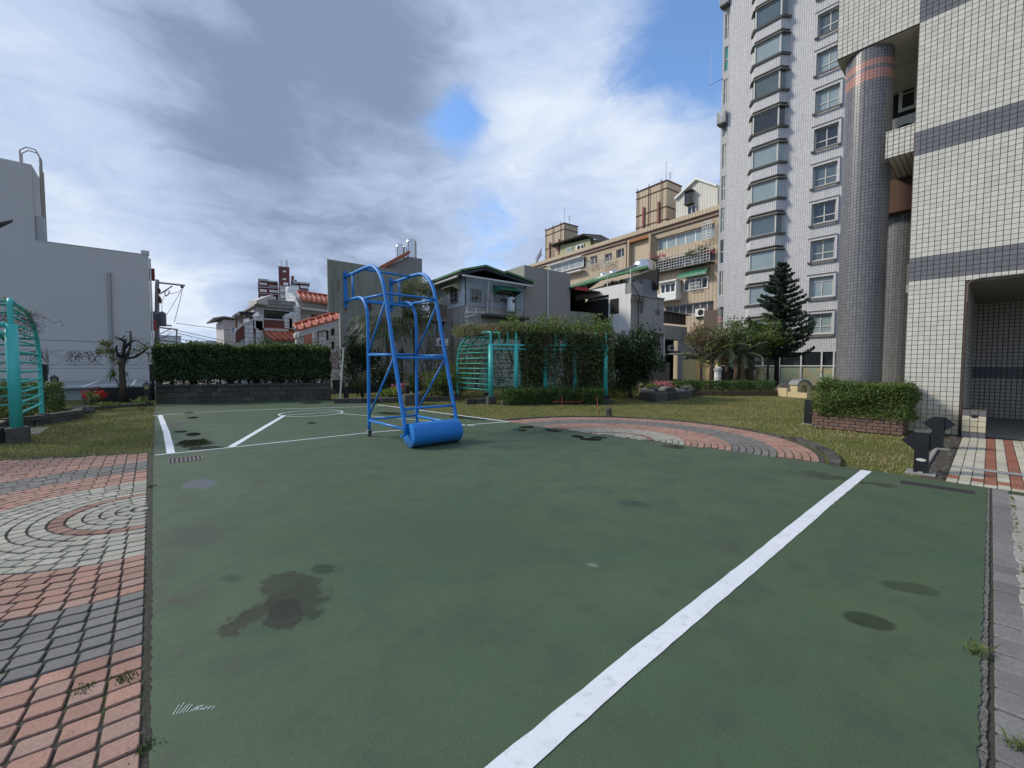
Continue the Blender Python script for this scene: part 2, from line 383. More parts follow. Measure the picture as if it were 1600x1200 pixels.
# ---- foliage
def leaves(name, P_, size, mat, parent=None, nrm=None, asp=0.5, jit=0.4, kind=None, label=None, flat=0.0):
    """many leaf quads; P_ (n,3) world positions"""
    n = len(P_); d = rng.normal(size=(n, 3))
    if nrm is not None: d = d * 0.8 + nrm
    if flat: d[:, 2] = d[:, 2] + flat
    d /= np.linalg.norm(d, axis=1)[:, None]
    t = np.cross(d, rng.normal(size=(n, 3))); t /= np.linalg.norm(t, axis=1)[:, None]; b = np.cross(d, t)
    s = size * (1 + jit * (rng.random(n) - 0.5) * 2); s = s[:, None] / 2
    og = np.array(origin(parent)); Q = P_ - og
    V = np.empty((n, 4, 3)); V[:, 0] = Q - t * s; V[:, 1] = Q - b * s * asp + d * s * 0.15; V[:, 2] = Q + t * s; V[:, 3] = Q + b * s * asp + d * s * 0.15
    me = bpy.data.meshes.new(name); me.vertices.add(4 * n); me.vertices.foreach_set('co', V.reshape(-1))
    me.loops.add(4 * n); me.loops.foreach_set('vertex_index', np.arange(4 * n)); me.polygons.add(n)
    me.polygons.foreach_set('loop_start', np.arange(0, 4 * n, 4)); me.polygons.foreach_set('loop_total', np.full(n, 4))
    me.materials.append(mat); me.update(calc_edges=True)
    at = me.attributes.new('rnd', 'FLOAT', 'FACE'); at.data.foreach_set('value', rng.random(n))
    o = bpy.data.objects.new(name, me); COL.objects.link(o); o.parent = parent
    if kind: o['kind'] = kind
    if label: o['label'] = label
    return o
def blob_pts(c, rad, n, clumps=14, cr=0.35, seed=0, shell=0.55):
    """points in irregular clumps spread through an ellipsoid"""
    g = np.random.default_rng(seed + 100); rad = np.array(rad, float); k = clumps
    u = g.normal(size=(k, 3)); u /= np.linalg.norm(u, axis=1)[:, None]; cc = u * (g.random((k, 1)) ** 0.4) * (1 - cr * 0.6)
    cs = cr * (0.55 + 0.9 * g.random(k)); idx = g.integers(0, k, n)
    v = g.normal(size=(n, 3)); v /= np.linalg.norm(v, axis=1)[:, None]; v *= (g.random((n, 1)) ** shell)
    return np.array(c) + (cc[idx] + v * cs[idx][:, None]) * rad
def box_pts(x0, y0, z0, x1, y1, z1, dens, bulge=0.06, inner=0.25, seed=1, rot=None):
    """leaf positions over the faces of a clipped hedge plus some inside; rot=(cx,cy,angle)"""
    g = np.random.default_rng(seed); X, Y, Z = x1 - x0, y1 - y0, z1 - z0; out = []; nr = []
    for ax, s, A in ((0, 0, Y * Z), (0, 1, Y * Z), (1, 0, X * Z), (1, 1, X * Z), (2, 1, X * Y)):
        n = int(A * dens)
        if n < 1: continue
        q = g.random((n, 3)); q[:, ax] = s; p = q * (X, Y, Z) + (x0, y0, z0)
        wv = np.sin(p[:, 0] * 3.1 + p[:, 2] * 4) * np.sin(p[:, 1] * 2.7 + p[:, 2] * 5.3) * bulge
        nn = np.zeros((n, 3)); nn[:, ax] = 1 if s else -1
        p += nn * (wv - g.random(n) ** 1.5 * 0.16 * min(1, 3 * bulge + .6))[:, None] + g.normal(size=(n, 3)) * 0.02
        out.append(p); nr.append(nn)
    p = np.vstack(out); nn = np.vstack(nr)
    m = int(len(p) * inner); q = g.random((m, 3)) * (X, Y, Z) + (x0, y0, z0); p = np.vstack([p, q]); nn = np.vstack([nn, np.zeros((m, 3))])
    if rot:
        cx, cy, an = rot; c, s = math.cos(an), math.sin(an)
        a = p[:, 0] * c - p[:, 1] * s + cx; b = p[:, 0] * s + p[:, 1] * c + cy; p[:, 0] = a; p[:, 1] = b
        a = nn[:, 0] * c - nn[:, 1] * s; b = nn[:, 0] * s + nn[:, 1] * c; nn[:, 0] = a; nn[:, 1] = b
    return p, nn * 0.9
def branchy(mb, p, d, ln, r, depth, spread=0.7, up=0.2, tips=None, rs=random):
    """recursive bent limb"""
    d = Vector(d).normalized(); pts = [Vector(p)]; k = 4
    for i in range(k):
        d = (d + Vector((rs.uniform(-1, 1), rs.uniform(-1, 1), rs.uniform(-.6, .8))) * 0.16 + Vector((0, 0, up * 0.25))).normalized()
        pts.append(pts[-1] + d * ln / k)
    mb.tube(pts, [r * (1 - 0.45 * i / k) for i in range(k + 1)], 6 if r > 0.02 else 4)
    if tips is not None and depth <= 1: tips += pts[2:]
    if depth > 0:
        for i in range(rs.choice((2, 3))):
            a = Vector((rs.uniform(-1, 1), rs.uniform(-1, 1), rs.uniform(-.3, 1))).normalized()
            branchy(mb, pts[-1 - (i % 2)], d + a * spread, ln * rs.uniform(.55, .8), r * 0.55, depth - 1, spread, up, tips, rs)
# ================================================================== GROUND
def ragged(pts, step=0.12, amp=0.02, seed=0):
    rs = random.Random(seed); out = []
    for i in range(len(pts)):
        a = Vector(pts[i]); b = Vector(pts[(i + 1) % len(pts)]); n = max(1, int((b - a).length / step)); t = (b - a).normalized(); q = Vector((-t.y, t.x))
        for k in range(n):
            p = a + (b - a) * k / n + (q * rs.uniform(-amp, amp) if k else Vector((0, 0))); out.append((p.x, p.y))
    return out
def sheet(name, pts, z, mat, parent=None, thick=0.0):
    mb = MB()
    if thick: mb.prism([(x, y, z - thick) for x, y in pts], (0, 0, thick))
    else: mb.poly([(x, y, z) for x, y in pts])
    return mb.build(name, mat, parent)
a = MN('terrain_ground'); n = a.noise(0.05, 6); M['terrain'] = a.fin(a.mix(n, (0.10, 0.10, 0.09), (0.16, 0.155, 0.14)), 0.95, a.bump(a.noise(6, 4), 0.4, 0.02))
g = sheet('ground', [(-3000, -3000), (3000, -3000), (3000, 3000), (-3000, 3000)], -0.09, M['terrain']); g['kind'] = 'structure'

a = MN('lawn_soil'); n = a.noise(0.7, 5, .65); f = a.noise(28, 5, .7); g2 = a.noise(7, 4, .6)
col = a.mix(a.ramp(n, .35, .68), (0.15, 0.165, 0.045), (0.24, 0.20, 0.085)); col = a.mix(a.ramp(f, .35, .7), mulc((0.065, 0.075, 0.022), 1), col)
col = a.mix(a.ramp(g2, .6, .8, 0, .6), col, (0.17, 0.14, 0.075))
M['lawn'] = a.fin(col, 1.0, a.bump(f, 1.0, 0.03), 0, 0.1)
lawn = sheet('lawn', [(-14, -4), (46, -4), (46, 31), (-14, 31)], -0.02, M['lawn']); lawn['kind'] = 'structure'

# court: painted slab with wet patches and scuffs
ST = [(335, 1000, 535, 915, 42, (0.03, 0.055, 0.028), .5, .5, .4), (470, 895, 540, 885, 12, (0.03, 0.055, 0.03), .45, .5, .3),  # (x,y left), (x,y right), vertical half height in photo px, colour, strength, gloss, ragged
    (352, 985, 455, 930, 16, (0.024, 0.030, 0.016), .93, .75, .55), (400, 930, 518, 925, 28, (0.024, 0.029, 0.017), .9, .75, .5), (420, 965, 470, 955, 20, (0.017, 0.019, 0.014), .85, .75, .5),
    (486, 890, 524, 888, 7, (0.02, 0.028, 0.018), .85, .7, .2), (342, 905, 384, 903, 9, (0.02, 0.035, 0.022), .55, .6, .1),
    (225, 850, 372, 828, 22, (0.045, 0.048, 0.045), .6, .7, .8), (225, 900, 300, 868, 30, (0.045, 0.05, 0.045), .45, .7, .8),
    (1312, 958, 1405, 982, 12, (0.016, 0.026, 0.011), .9, .25, .12), (1374, 910, 1474, 928, 9, (0.022, 0.036, 0.018), .8, .3, .12),
    (958, 783, 1018, 792, 5, (0.016, 0.026, 0.012), .9, .2, .25), (1033, 696, 1072, 700, 3, (0.018, 0.025, 0.014), .9, .15, .25),
    (1240, 736, 1345, 752, 5, (0.022, 0.03, 0.018), .8, .3, .55), (1345, 752, 1420, 765, 3.5, (0.022, 0.03, 0.018), .7, .3, .5),
    (274, 694, 332, 690, 6, (0.016, 0.017, 0.004), .95, .12, .3), (288, 701, 352, 699, 3, (0.016, 0.017, 0.004), .9, .12, .3),
    (290, 679, 314, 678, 3, (0.014, 0.016, 0.012), .9, .15, .2), (271, 675, 294, 674, 1.6, (0.014, 0.016, 0.012), .9, .15, .2), (286, 646, 304, 645, 1.6, (0.014, 0.016, 0.012), .9, .15, .2),
    (292, 653, 310, 652, 1.6, (0.014, 0.016, 0.012), .9, .15, .2), (470, 630, 505, 629, 1.4, (0.014, 0.016, 0.012), .9, .15, .3), (480, 661, 494, 661, 1.2, (0.014, 0.016, 0.012), .9, .3, .2),
    (250, 627, 400, 626, 2.5, (0.02, 0.024, 0.018), .8, .3, .5), (810, 668, 835, 667, 2, (0.014, 0.018, 0.012), .9, .15, .2), (800, 671, 824, 673, 2, (0.014, 0.018, 0.012), .9, .15, .2), (848, 671, 878, 674, 2, (0.014, 0.018, 0.012), .9, .15, .2),
    (892, 681, 912, 683, 2, (0.014, 0.018, 0.012), .9, .15, .2), (905, 686, 942, 687, 2.2, (0.014, 0.018, 0.012), .9, .15, .3), (922, 683, 950, 684, 1.6, (0.014, 0.018, 0.012), .9, .15, .2),
    (585, 645, 640, 647, 1.8, (0.014, 0.018, 0.012), .85, .2, .4), (700, 650, 760, 656, 2.2, (0.014, 0.018, 0.012), .8, .2, .4),
    (285, 760, 340, 752, 8, (0.11, 0.12, 0.15), .75, .6, .3), (914, 880, 938, 885, 3.5, (0.2, 0.23, 0.21), .5, .6, .2), (1040, 712, 1100, 716, 2, (0.03, 0.045, 0.035), .5, .4, .3),
    (240, 940, 300, 935, 10, (0.06, 0.05, 0.045), .5, .8, .6), (555, 940, 640, 990, 18, (0.04, 0.06, 0.045), .3, .6, .9), (520, 820, 860, 850, 40, (0.045, 0.06, 0.048), .3, .7, .9)]
a = MN('court_paint'); x, y, z = a.sxyz()
nb = a.noise(0.45, 5, .6); nm = a.noise(2.2, 6, .65); nf = a.noise(60, 4, .6); ns = a.noise(5, 5, .7)
col = a.mix(a.ramp(nb, .3, .7), (0.064, 0.108, 0.046), (0.088, 0.130, 0.061))
col = a.mix(a.ramp(nm, .42, .72, 0, .75), col, (0.058, 0.068, 0.050)); col = a.mix(a.ramp(a.noise(1.1, 5, .7, dist=.6), .5, .72, 0, .7), col, (0.05, 0.10, 0.055))
col = a.mix(a.ramp(nf, .3, .75, 0, .35), col, (0.042, 0.065, 0.046))
sc = a.noise(1.0, 6, .75, a.scale((14, 1.6, 1))); col = a.mix(a.ramp(sc, .62, .8, 0, .35), col, (0.13, 0.165, 0.14))
sc2 = a.noise(1.0, 6, .75, a.vmath('MULTIPLY', a.comb(a.math('ADD', x, y), a.math('SUBTRACT', x, y)), (1.2, 16, 1))); col = a.mix(a.ramp(sc2, .64, .8, 0, .3), col, (0.12, 0.15, 0.13))
gr = a.noise(170, 3, .8); col = a.mix(a.ramp(gr, .40, .60, .55, 0), col, (0.028, 0.044, 0.03)); col = a.mix(a.ramp(gr, .56, .72, 0, .5), col, (0.14, 0.17, 0.14))
col = a.mix(a.ramp(a.noise(14, 7, .8, dist=.5), .55, .75, 0, .4), col, (0.10, 0.135, 0.10))
vo = a.N.new('ShaderNodeTexVoronoi'); a.L.new(a.pos, vo.inputs['Vector']); vo.inputs['Scale'].default_value = 1.7
col = a.mix(a.ramp(vo.outputs['Distance'], 0.006, 0.02, .8, 0), col, (0.32, 0.35, 0.33))
vo = a.N.new('ShaderNodeTexVoronoi'); a.L.new(a.pos, vo.inputs['Vector']); vo.inputs['Scale'].default_value = 4.1
col = a.mix(a.ramp(vo.outputs['Distance'], 0.01, 0.035, .6, 0), col, (0.025, 0.035, 0.027))
rough = a.ramp(nm, .2, .8, .55, .75)
blot = a.ramp(a.noise(7, 6, .75), .3, .62, 1, .8); wig = a.math('SUBTRACT', ns, .5); wig2 = a.math('SUBTRACT', nm, .5)
for (xl, yl, xr, yr, h, c, k, gl, rg) in ST:
    A = Vector(G(xl, yl)); B = Vector(G(xr, yr)); mxp, myp = (xl + xr) / 2, (yl + yr) / 2
    C = (A + B) / 2; ea = (B - A) / 2; eb = (Vector(G(mxp, myp - h)) - Vector(G(mxp, myp + h))) / 2
    det = ea.x * eb.y - ea.y * eb.x
    dx = a.math('SUBTRACT', x, C.x); dy = a.math('SUBTRACT', y, C.y)
    u = a.math('ADD', a.math('MULTIPLY', dx, eb.y / det), a.math('MULTIPLY', dy, -eb.x / det))
    v = a.math('ADD', a.math('MULTIPLY', dx, -ea.y / det), a.math('MULTIPLY', dy, ea.x / det))
    r = a.math('SQRT', a.math('ADD', a.math('MULTIPLY', u, u), a.math('MULTIPLY', v, v)))
    r = a.math('MULTIPLY_ADD', wig2 if h >= 18 else wig, rg * 7.0, r)
    soft = (0.92 if yl < 730 else 0.80) if k > .7 else 0.35; gl = .06 if yl < 730 and gl < .35 else gl
    m = a.ramp(r, 1.05, soft, 0, k)
    if yl > 730 and k > .7: m = a.math('MULTIPLY', m, blot)
    col = a.mix(m, col, c); rough = a.math('ADD', a.math('MULTIPLY', rough, a.math('SUBTRACT', 1, m)), a.math('MULTIPLY', m, gl))
M['court'] = a.fin(col, rough, a.bump(nf, 0.12, 0.004, a.bump(nm, 0.15, 0.03)), 0, 0.35)
court_pts = [(-0.06, -0.02), (8.2, -0.02), (8.2, 1.6), (8.06, 3.1), (7.84, 4.8), (7.62, 6.4), (7.5, 8.7), (7.3, 11.7), (6.9, 16.2), (6.5, 19.7), (4.4, 20.9), (1.3, 22.0), (0.12, 22.1), (0.06, 16), (0.0, 10)]
court = structure('court')
sheet('court_surface', ragged(court_pts, .035, .007, 3), 0.0, M['court'], court, 0.07)
a = MN('crumbled_edge'); f = a.noise(110, 4, .75); cq = a.mix(a.ramp(f, .35, .62), (0.04, 0.038, 0.032), (0.24, 0.23, 0.20)); M['crumb'] = a.fin(a.mix(a.ramp(a.sxyz()[0], .6, .1), cq, a.mix(a.ramp(f, .4, .7), (0.025, 0.024, 0.019), (0.09, 0.085, 0.065))), .95, a.bump(f, 1, .012))
sheet('court_screed', ragged([(-0.078, -0.045), (8.24, -0.045), (8.24, 1.6), (8.1, 3.1), (7.87, 4.8), (7.65, 6.4), (7.53, 8.7), (7.33, 11.7), (6.93, 16.2), (6.5, 19.6), (0.1, 22), (-0.02, 10)], .022, .0045, 5), -0.006, M['crumb'], court, .05)
a = MN('line_paint'); f = a.noise(45, 5, .7); n = a.noise(3, 5, .65)
lc = a.mix(a.ramp(n, .4, .8, 0, .5), (0.66, 0.68, 0.72), (0.50, 0.53, 0.55)); lc = a.mix(a.ramp(f, .56, .72, 0, .4), lc, (0.25, 0.30, 0.27)); lc = a.mix(a.ramp(a.noise(12, 6, .75), .5, .72, 0, .45), lc, (0.3, 0.34, 0.31))
M['line'] = a.fin(lc, .7, a.bump(f, .2, .004), 0, .3)
def strip(pts, wd, z=0.004, step=.25, amp=.004, close=False, name='painted_line', mat=None, parent=None):
    rs = random.Random(len(pts) * 7 + int(wd * 1000)); P2 = [Vector(p) for p in pts]; q = []
    for i in range(len(P2) - (0 if close else 1)):
        A, B = P2[i], P2[(i + 1) % len(P2)]; n = max(1, int((B - A).length / step))
        q += [A + (B - A) * k / n for k in range(n)]
    if not close: q.append(P2[-1])
    mb = MB(); V = []
    m = len(q)
    for i in range(m):
        t = (q[(i + 1) % m] - q[i - 1]) if close else (q[min(i + 1, m - 1)] - q[max(i - 1, 0)]); t.normalize(); nn = Vector((-t.y, t.x))
        V += [(*(q[i] + nn * (wd / 2 + rs.uniform(-amp, amp))), z), (*(q[i] - nn * (wd / 2 + rs.uniform(-amp, amp))), z)]
    mb.add(V, [(2 * i + 1, (2 * i + 3) % (2 * m), (2 * i + 2) % (2 * m), 2 * i) for i in range(m - (0 if close else 1))])
    return mb.build(name, mat or M['line'], parent or court)
strip([(0.0, 1.19), (2, 1.21), (4, 1.20), (6, 1.2), (8.12, 1.18)], .125, step=.11, amp=.003)
strip([(0.24, 9.62), (0.245, 12.8), (0.19, 17.25)], .12, .0055)
strip([(0.02, 9.66), (1.13, 9.6), (3.84, 9.58), (7.56, 8.85)], .055)
strip([(0.02, 17.26), (1.7, 17.35), (3.56, 16.83), (5.92, 15.69), (6.86, 15.5)], .06)
strip([(1.14, 9.64), (3.16, 14.6)], .12, .007)
strip([G(530, 646), G(650, 656), G(741, 665.5)], .05)
strip([G(590, 632.5), G(700, 647), G(797, 659.5)], .09, .007)
cc = Vector(G(487, 645.6)); strip([(cc.x + .95 * math.cos(t), cc.y + .95 * math.sin(t)) for t in np.linspace(0, 6.283, 41)[:-1]], .05, .0055, close=True)
strip([(cc.x - .95, cc.y - .12), (cc.x + .95, cc.y - .12)], .05, .0085)
rs = random.Random(31)
for i in range(10):     # chalky scrape marks near the left foreground
    p = Vector(G(270 + i * 5, 1118 - i * 1.0)); q = Vector(G(284 + i * 5, 1098 + i * 0.8)); strip([p, q + Vector((rs.uniform(-.01, .01), rs.uniform(-.012, .012)))], .0025, .003, .05, .001, name='scrape_mark')
for i in range(5):
    p = Vector(G(306 + i * 6, 1110)); q = Vector(G(312 + i * 6, 1104)); strip([p, q], .0025, .003, .05, .001, name='scrape_mark')

# ------------------------------------------------------------------ pavers
def paverm(name, c, c2, gl=.85):
    a = MN(name); r = a.rnd(); f = a.noise(70, 4, .7); n = a.noise(2.2, 5, .6)
    col = a.mix(r, mulc(c, .82), mulc(c, 1.14)); col = a.mix(a.ramp(a.math('FRACT', a.math('MULTIPLY', r, 7.3)), .5, 1, 0, .55), col, c2)
    col = a.mix(a.ramp(f, .35, .72, 0, .6), col, mulc(c, .5)); col = a.mix(a.ramp(n, .45, .75, 0, .55), col, mulc(c, .55)); col = a.mix(a.ramp(a.noise(6, 6, .75), .52, .72, 0, .45), col, (0.12, 0.11, 0.085))
    v = a.noise(190, 2, .5); col = a.mix(a.ramp(v, .62, .75, 0, .5), col, mulc(c, 1.35))
    return a.fin(col, gl, a.bump(f, .5, .004), 0, .3)
M['pvp'] = paverm('pink_paver', (0.37, 0.215, 0.165), (0.33, 0.25, 0.215)); M['pvg'] = paverm('grey_paver', (0.178, 0.170, 0.162), (0.21, 0.20, 0.19))
M['pvc'] = paverm('cream_paver', (0.37, 0.355, 0.295), (0.29, 0.285, 0.265)); M['pvr'] = paverm('red_paver', (0.27, 0.155, 0.12), (0.28, 0.19, 0.155))
M['pvs'] = paverm('grey_slab', (0.185, 0.18, 0.175), (0.22, 0.215, 0.205)); M['pvk'] = paverm('beige_slab', (0.36, 0.345, 0.30), (0.31, 0.305, 0.28)); M['pvo'] = paverm('brick_red_slab', (0.30, 0.12, 0.075), (0.27, 0.125, 0.09))
a = MN('joint_dirt'); f = a.noise(50, 5, .7); n = a.noise(2.5, 4); M['joint'] = a.fin(a.mix(a.ramp(n, .45, .65), a.mix(f, (0.035, 0.032, 0.027), (0.085, 0.08, 0.068)), (0.045, 0.055, 0.02)), 1, a.bump(f, 1, .02))
def unit_paver(top=.012, rc=.16, inset=.04):
    """1 x 1 paver with clipped corners and worn arris, top at z=0"""
    o = []
    for sx, sy in ((1, 1), (-1, 1), (-1, -1), (1, -1)):
        p = [(sx * .5, sy * (.5 - rc)), (sx * (.5 - rc), sy * .5)]
        o += p if sx * sy > 0 else p[::-1]
    k = 1 - 2 * inset
    vs = [(x, y, -.055) for x, y in o] + [(x, y, -.006) for x, y in o] + [(x * k, y * k, 0) for x, y in o]
    fs = [(i, (i + 1) % 8, 8 + (i + 1) % 8, 8 + i) for i in range(8)] + [(8 + i, 8 + (i + 1) % 8, 16 + (i + 1) % 8, 16 + i) for i in range(8)] + [tuple(range(16, 24))]
    return vs, fs
PV, PF = unit_paver(rc=.07, inset=.03); PVA = np.array(PV)
def paver_mesh(name, mat):
    me = bpy.data.meshes.new(name); me.from_pydata(PV, [], PF); me.materials.append(mat); return me
def lay(parent, items, mats, name='paver', keep=300, rest='distant_pavers', seed=0):
    """items: (x, y, angle, length, width, key); the nearest ones become parts, the rest one piece per colour"""
    rs = random.Random(seed); mesh = {k: paver_mesh(name, m) for k, m in mats.items()}
    items = sorted(items, key=lambda i: (i[0] * i[0] + i[1] * i[1]) + (0 if abs(math.atan2(i[0], i[1]) - YAW) < R(53) else 1e4))
    for x, y, an, l_, w_, k in items[:keep]:
        o = bpy.data.objects.new(name, mesh[k]); COL.objects.link(o); o.parent = parent
        o.location = (x, y, rs.uniform(-.004, .003)); o.rotation_euler = (rs.uniform(-.012, .012), rs.uniform(-.012, .012), an + rs.uniform(-.015, .015)); o.scale = (l_, w_, 1)
    for k, m in mats.items():
        it = [i for i in items[keep:] if i[5] == k]
        if not it: continue
        V = []; Fc = []
        for x, y, an, l_, w_, _ in it:
            an += rs.uniform(-.015, .015); c, s = math.cos(an), math.sin(an); dz = rs.uniform(-.004, .003); b = len(V) * 24
            q = PVA * (l_, w_, 1); q = np.stack([q[:, 0] * c - q[:, 1] * s + x, q[:, 0] * s + q[:, 1] * c + y, q[:, 2] + dz], 1); V.append(q)
            Fc += [tuple(b + j for j in f) for f in PF]
        me = bpy.data.meshes.new(rest); me.from_pydata(np.vstack(V).tolist(), [], Fc); me.materials.append(m)
        o = bpy.data.objects.new(rest, me); COL.objects.link(o); o.parent = parent; o['kind'] = 'stuff'
def ringfan(c, pitch, rmax, test, side):
    out = []; n = int(rmax / pitch)
    for k in range(n):
        r = (k + .5) * pitch; ln = .137
        m = max(1, int(round(math.pi * r / 2 / ln)))
        for sgn in (1, -1):
            for j in range(m):
                s = (j + .5) * (math.pi * r / 2) / m; ph = s / r            # from the court edge axis round to the middle
                x = c[0] + side * r * math.sin(ph); y = c[1] + sgn * r * math.cos(ph)
                if not test(x, y): continue
                key = 'c' if r < .68 else 'r' if r < .80 else 'c' if r < 1.5 else 'p' if r < 2.25 else 'g' if r < 2.98 else 'p'
                ll = (math.pi * r / 2) / m - .016
                an = math.atan2(y - c[1], x - c[0]) + math.pi / 2
                out.append((x, y, an, ll + .004, pitch - .019, key))
    return out
mats4 = {'c': M['pvc'], 'r': M['pvr'], 'p': M['pvp'], 'g': M['pvg']}
lp = structure('paving')
top = lambda x: 10.0 - .47 * x
sheet('joint_bed', [(-0.02, -3), (-0.02, 10.0), (-5.5, 12.6), (-5.5, -3)], -.012, M['joint'], lp)
lay(lp, ringfan((-.075, 6.15), .125, 8.0, lambda x, y: x < -.105 and x > -5.4 and y < top(x) - .1 and y > -1.2, -1), mats4, seed=1)
strip([(-.02, 10.04), (-5.5, 12.62)], .06, .006, name='edging', mat=M['darkst'], parent=lp)
rp = structure('paving')
FC = (7.62, 5.38)
def xe(y):
    pts = [(0, 8.24), (1.6, 8.24), (3.1, 8.1), (4.8, 7.88), (6.4, 7.66), (8.7, 7.54), (9.4, 7.5)]
    for (y0, a0), (y1, a1) in zip(pts, pts[1:]):
        if y0 <= y <= y1: return a0 + (a1 - a0) * (y - y0) / (y1 - y0)
    return 7.5
sheet('joint_bed', [(xe(5.38 + 3.72 * math.cos(t)) - .02 if t in (0,) else FC[0] + 3.72 * math.sin(t), FC[1] + 3.72 * math.cos(t)) for t in np.linspace(0, math.pi, 50)], -.012, M['joint'], rp)
lay(rp, ringfan(FC, .1215, 3.72, lambda x, y: x > xe(y) + .07, 1), mats4, seed=2)
kb = MB(); rs = random.Random(4)
for i in range(46):    # rough dark kerb round the fan
    t = math.pi * (i + .5) / 46; 
    if FC[0] + 3.8 * math.sin(t) < xe(FC[1] + 3.8 * math.cos(t)): continue
    h = .015 if t < 2.35 else .05; rr = 3.80 + (0.04 if t > 2.35 else 0)
    c0, s0 = math.cos(t), math.sin(t); x, y = FC[0] + rr * s0, FC[1] + rr * c0; L_ = .125; wd = .035 if t < 2.35 else .075
    b = [(x + (c0 * u * L_) + s0 * v * wd, y - s0 * u * L_ + c0 * v * wd) for u, v in ((-1, -1), (1, -1), (1, 1), (-1, 1))]
    kb.hexa([(p[0], p[1], -.06) for p in b], [(p[0], p[1], h + rs.uniform(-.008, .008)) for p in b])
kb.build('kerb', M['darkst'], rp)
bpy.data.objects['kerb']['kind'] = 'stuff'
# fix the two names: each paved area is a sheet of the setting
# near strip of grey pavers, then beige slabs, to the right of the court
np_ = structure('pavement')
sheet('joint_bed', [(-.5, -.03), (8.26, -.03), (8.26, -3.2), (-.5, -3.2)], -.014, M['joint'], np_)
it = []
x = 0.2
while x < 8.05:
    it.append((x + .095, -.135, 0, .179, .136, 's')); x += .196
for r_ in range(9):
    x = 0.1 + (r_ % 2) * .15
    while x < 7.9: it.append((x + .15, -.40 - .32 * r_ + .065, 0, .292, .305, 'k')); x += .305
lay(np_, it, {'s': M['pvs'], 'k': M['pvk']}, name='slab', rest='distant_slabs', seed=5)
mo = MB(); rs = random.Random(9)
for i in range(240):
    x = rs.uniform(1.6, 8.0); y = -.221 + rs.uniform(-.012, .012); s = rs.uniform(.006, .02)
    mo.lathe((x, y, -.012), [(s, 0), (s * .8, .008), (s * .2, .016)], 5)
a = MN('moss'); M['moss'] = a.fin(a.mix(a.noise(30, 3), (0.04, 0.055, 0.012), (0.09, 0.10, 0.03)), 1)
mo.build('moss', M['moss'], np_).__setitem__('kind', 'stuff')
# tiled approach to the porch
tp = structure('pavement')
EY = .36
sheet('joint_bed', [(8.27, EY), (14.2, EY), (14.2, -3.2), (8.27, -3.2)], -.016, M['joint'], tp)
it = []
cols_y = EY; j = 0
while cols_y > -3:
    w_ = .118; x = 8.28; red = j in (3, 5) or (j > 8 and j % 4 == 0)
    while x < 13.75:
        if 9.42 < x + .1 < 9.60: x = 9.60; continue
        l_ = .26 if x > 8.4 else .12
        if x + l_ > 9.42 and x < 9.42: l_ = 9.42 - x
        key = 'o' if (red and x > 8.34) or (8.40 < x < 8.52 and j % 2 == 0) else 'k'
        if x < 8.3 and j == 8: key = 'o'
        if l_ > .03: it.append((x + l_ / 2, cols_y - w_ / 2, 0, l_ - .007, w_ - .007, key))
        x += l_
    cols_y -= w_; j += 1
lay(tp, it, {'k': paverm('cream_slab', (0.50, 0.465, 0.37), (0.44, 0.42, 0.37)), 'o': M['pvo']}, name='slab', rest='distant_slabs', seed=6)
a = MN('speckled_gravel'); v = a.N.new('ShaderNodeTexVoronoi'); a.L.new(a.pos, v.inputs['Vector']); v.inputs['Scale'].default_value = 90
M['speck'] = a.fin(a.mix(a.ramp(v.outputs['Color'], .2, .8), (0.12, 0.12, 0.13), (0.36, 0.36, 0.35)), .9, a.bump(v.outputs['Distance'], .5, .004))
strip([(9.51, EY - .01), (9.51, -3)], .21, .005, name='speckled_band', mat=M['speck'], parent=tp)
gm = MB(); rs = random.Random(21)          # open joint full of soil and stones between lawn and tiles
sheet('soil_gap', ragged([(8.26, EY + .01), (13.8, EY + .01), (13.8, .62), (8.26, .62)], .1, .02), -.010, M['dirt'], tp)
for i in range(60):
    x = rs.uniform(8.3, 13.5); y = rs.uniform(EY + .03, .55); s = rs.uniform(.015, .05)
    gm.lathe((x, y, -.02), [(s, 0), (s * .9, s * .5), (s * .4, s * .9)], 6)
gm.build('loose_stones', M['darkst'], tp).__setitem__('kind', 'stuff')
mb = MB(); mb.box(8.5, .60, -.05, 11.2, .66, .025); mb.build('kerb', M['conc'], tp, bevel=.006)

# drain grates
def grate(name, label, c, ln, wd, rz, nx, ny, mat, dark):
    t = thing(name, label, 'drain grate', (0, 0, 0))
    mb = MB(); mb.box(-ln / 2, -wd / 2, -.03, ln / 2, wd / 2, .001); mb.build('pit', dark, t)
    fr = MB(); e = .012; z0, z1 = .0012, .006
    for q in ((-ln / 2, -wd / 2, ln / 2, -wd / 2 + e), (-ln / 2, wd / 2 - e, ln / 2, wd / 2), (-ln / 2, -wd / 2 + e, -ln / 2 + e, wd / 2 - e), (ln / 2 - e, -wd / 2 + e, ln / 2, wd / 2 - e)):
        fr.box(q[0], q[1], z0, q[2], q[3], z1)
    fr.build('frame', mat, t)
    for i in range(1, nx):
        b = MB(); x = -ln / 2 + ln * i / nx; b.box(x - .008, -wd / 2 + e, z0, x + .008, wd / 2 - e, z1 - .001); b.build('bar', mat, t)
    for i in range(1, ny):
        b = MB(); y = -wd / 2 + wd * i / ny; b.box(-ln / 2 + e, y - .008, z0, ln / 2 - e, y + .008, z1 - .0005); b.build('bar', mat, t)
    t.location = (c[0], c[1], 0); t.rotation_euler = (0, 0, rz)
def along(name, label, p0, p1, wd, nx, ny, mat, dark):
    A = Vector(G(*p0)); B = Vector(G(*p1)); d = B - A; grate(name, label, ((A + B) / 2), d.length, wd, math.atan2(d.y, d.x), nx, ny, mat, dark)
M['grate'] = plain('grate_iron', (0.22, 0.20, 0.21), .7, .3, 6)
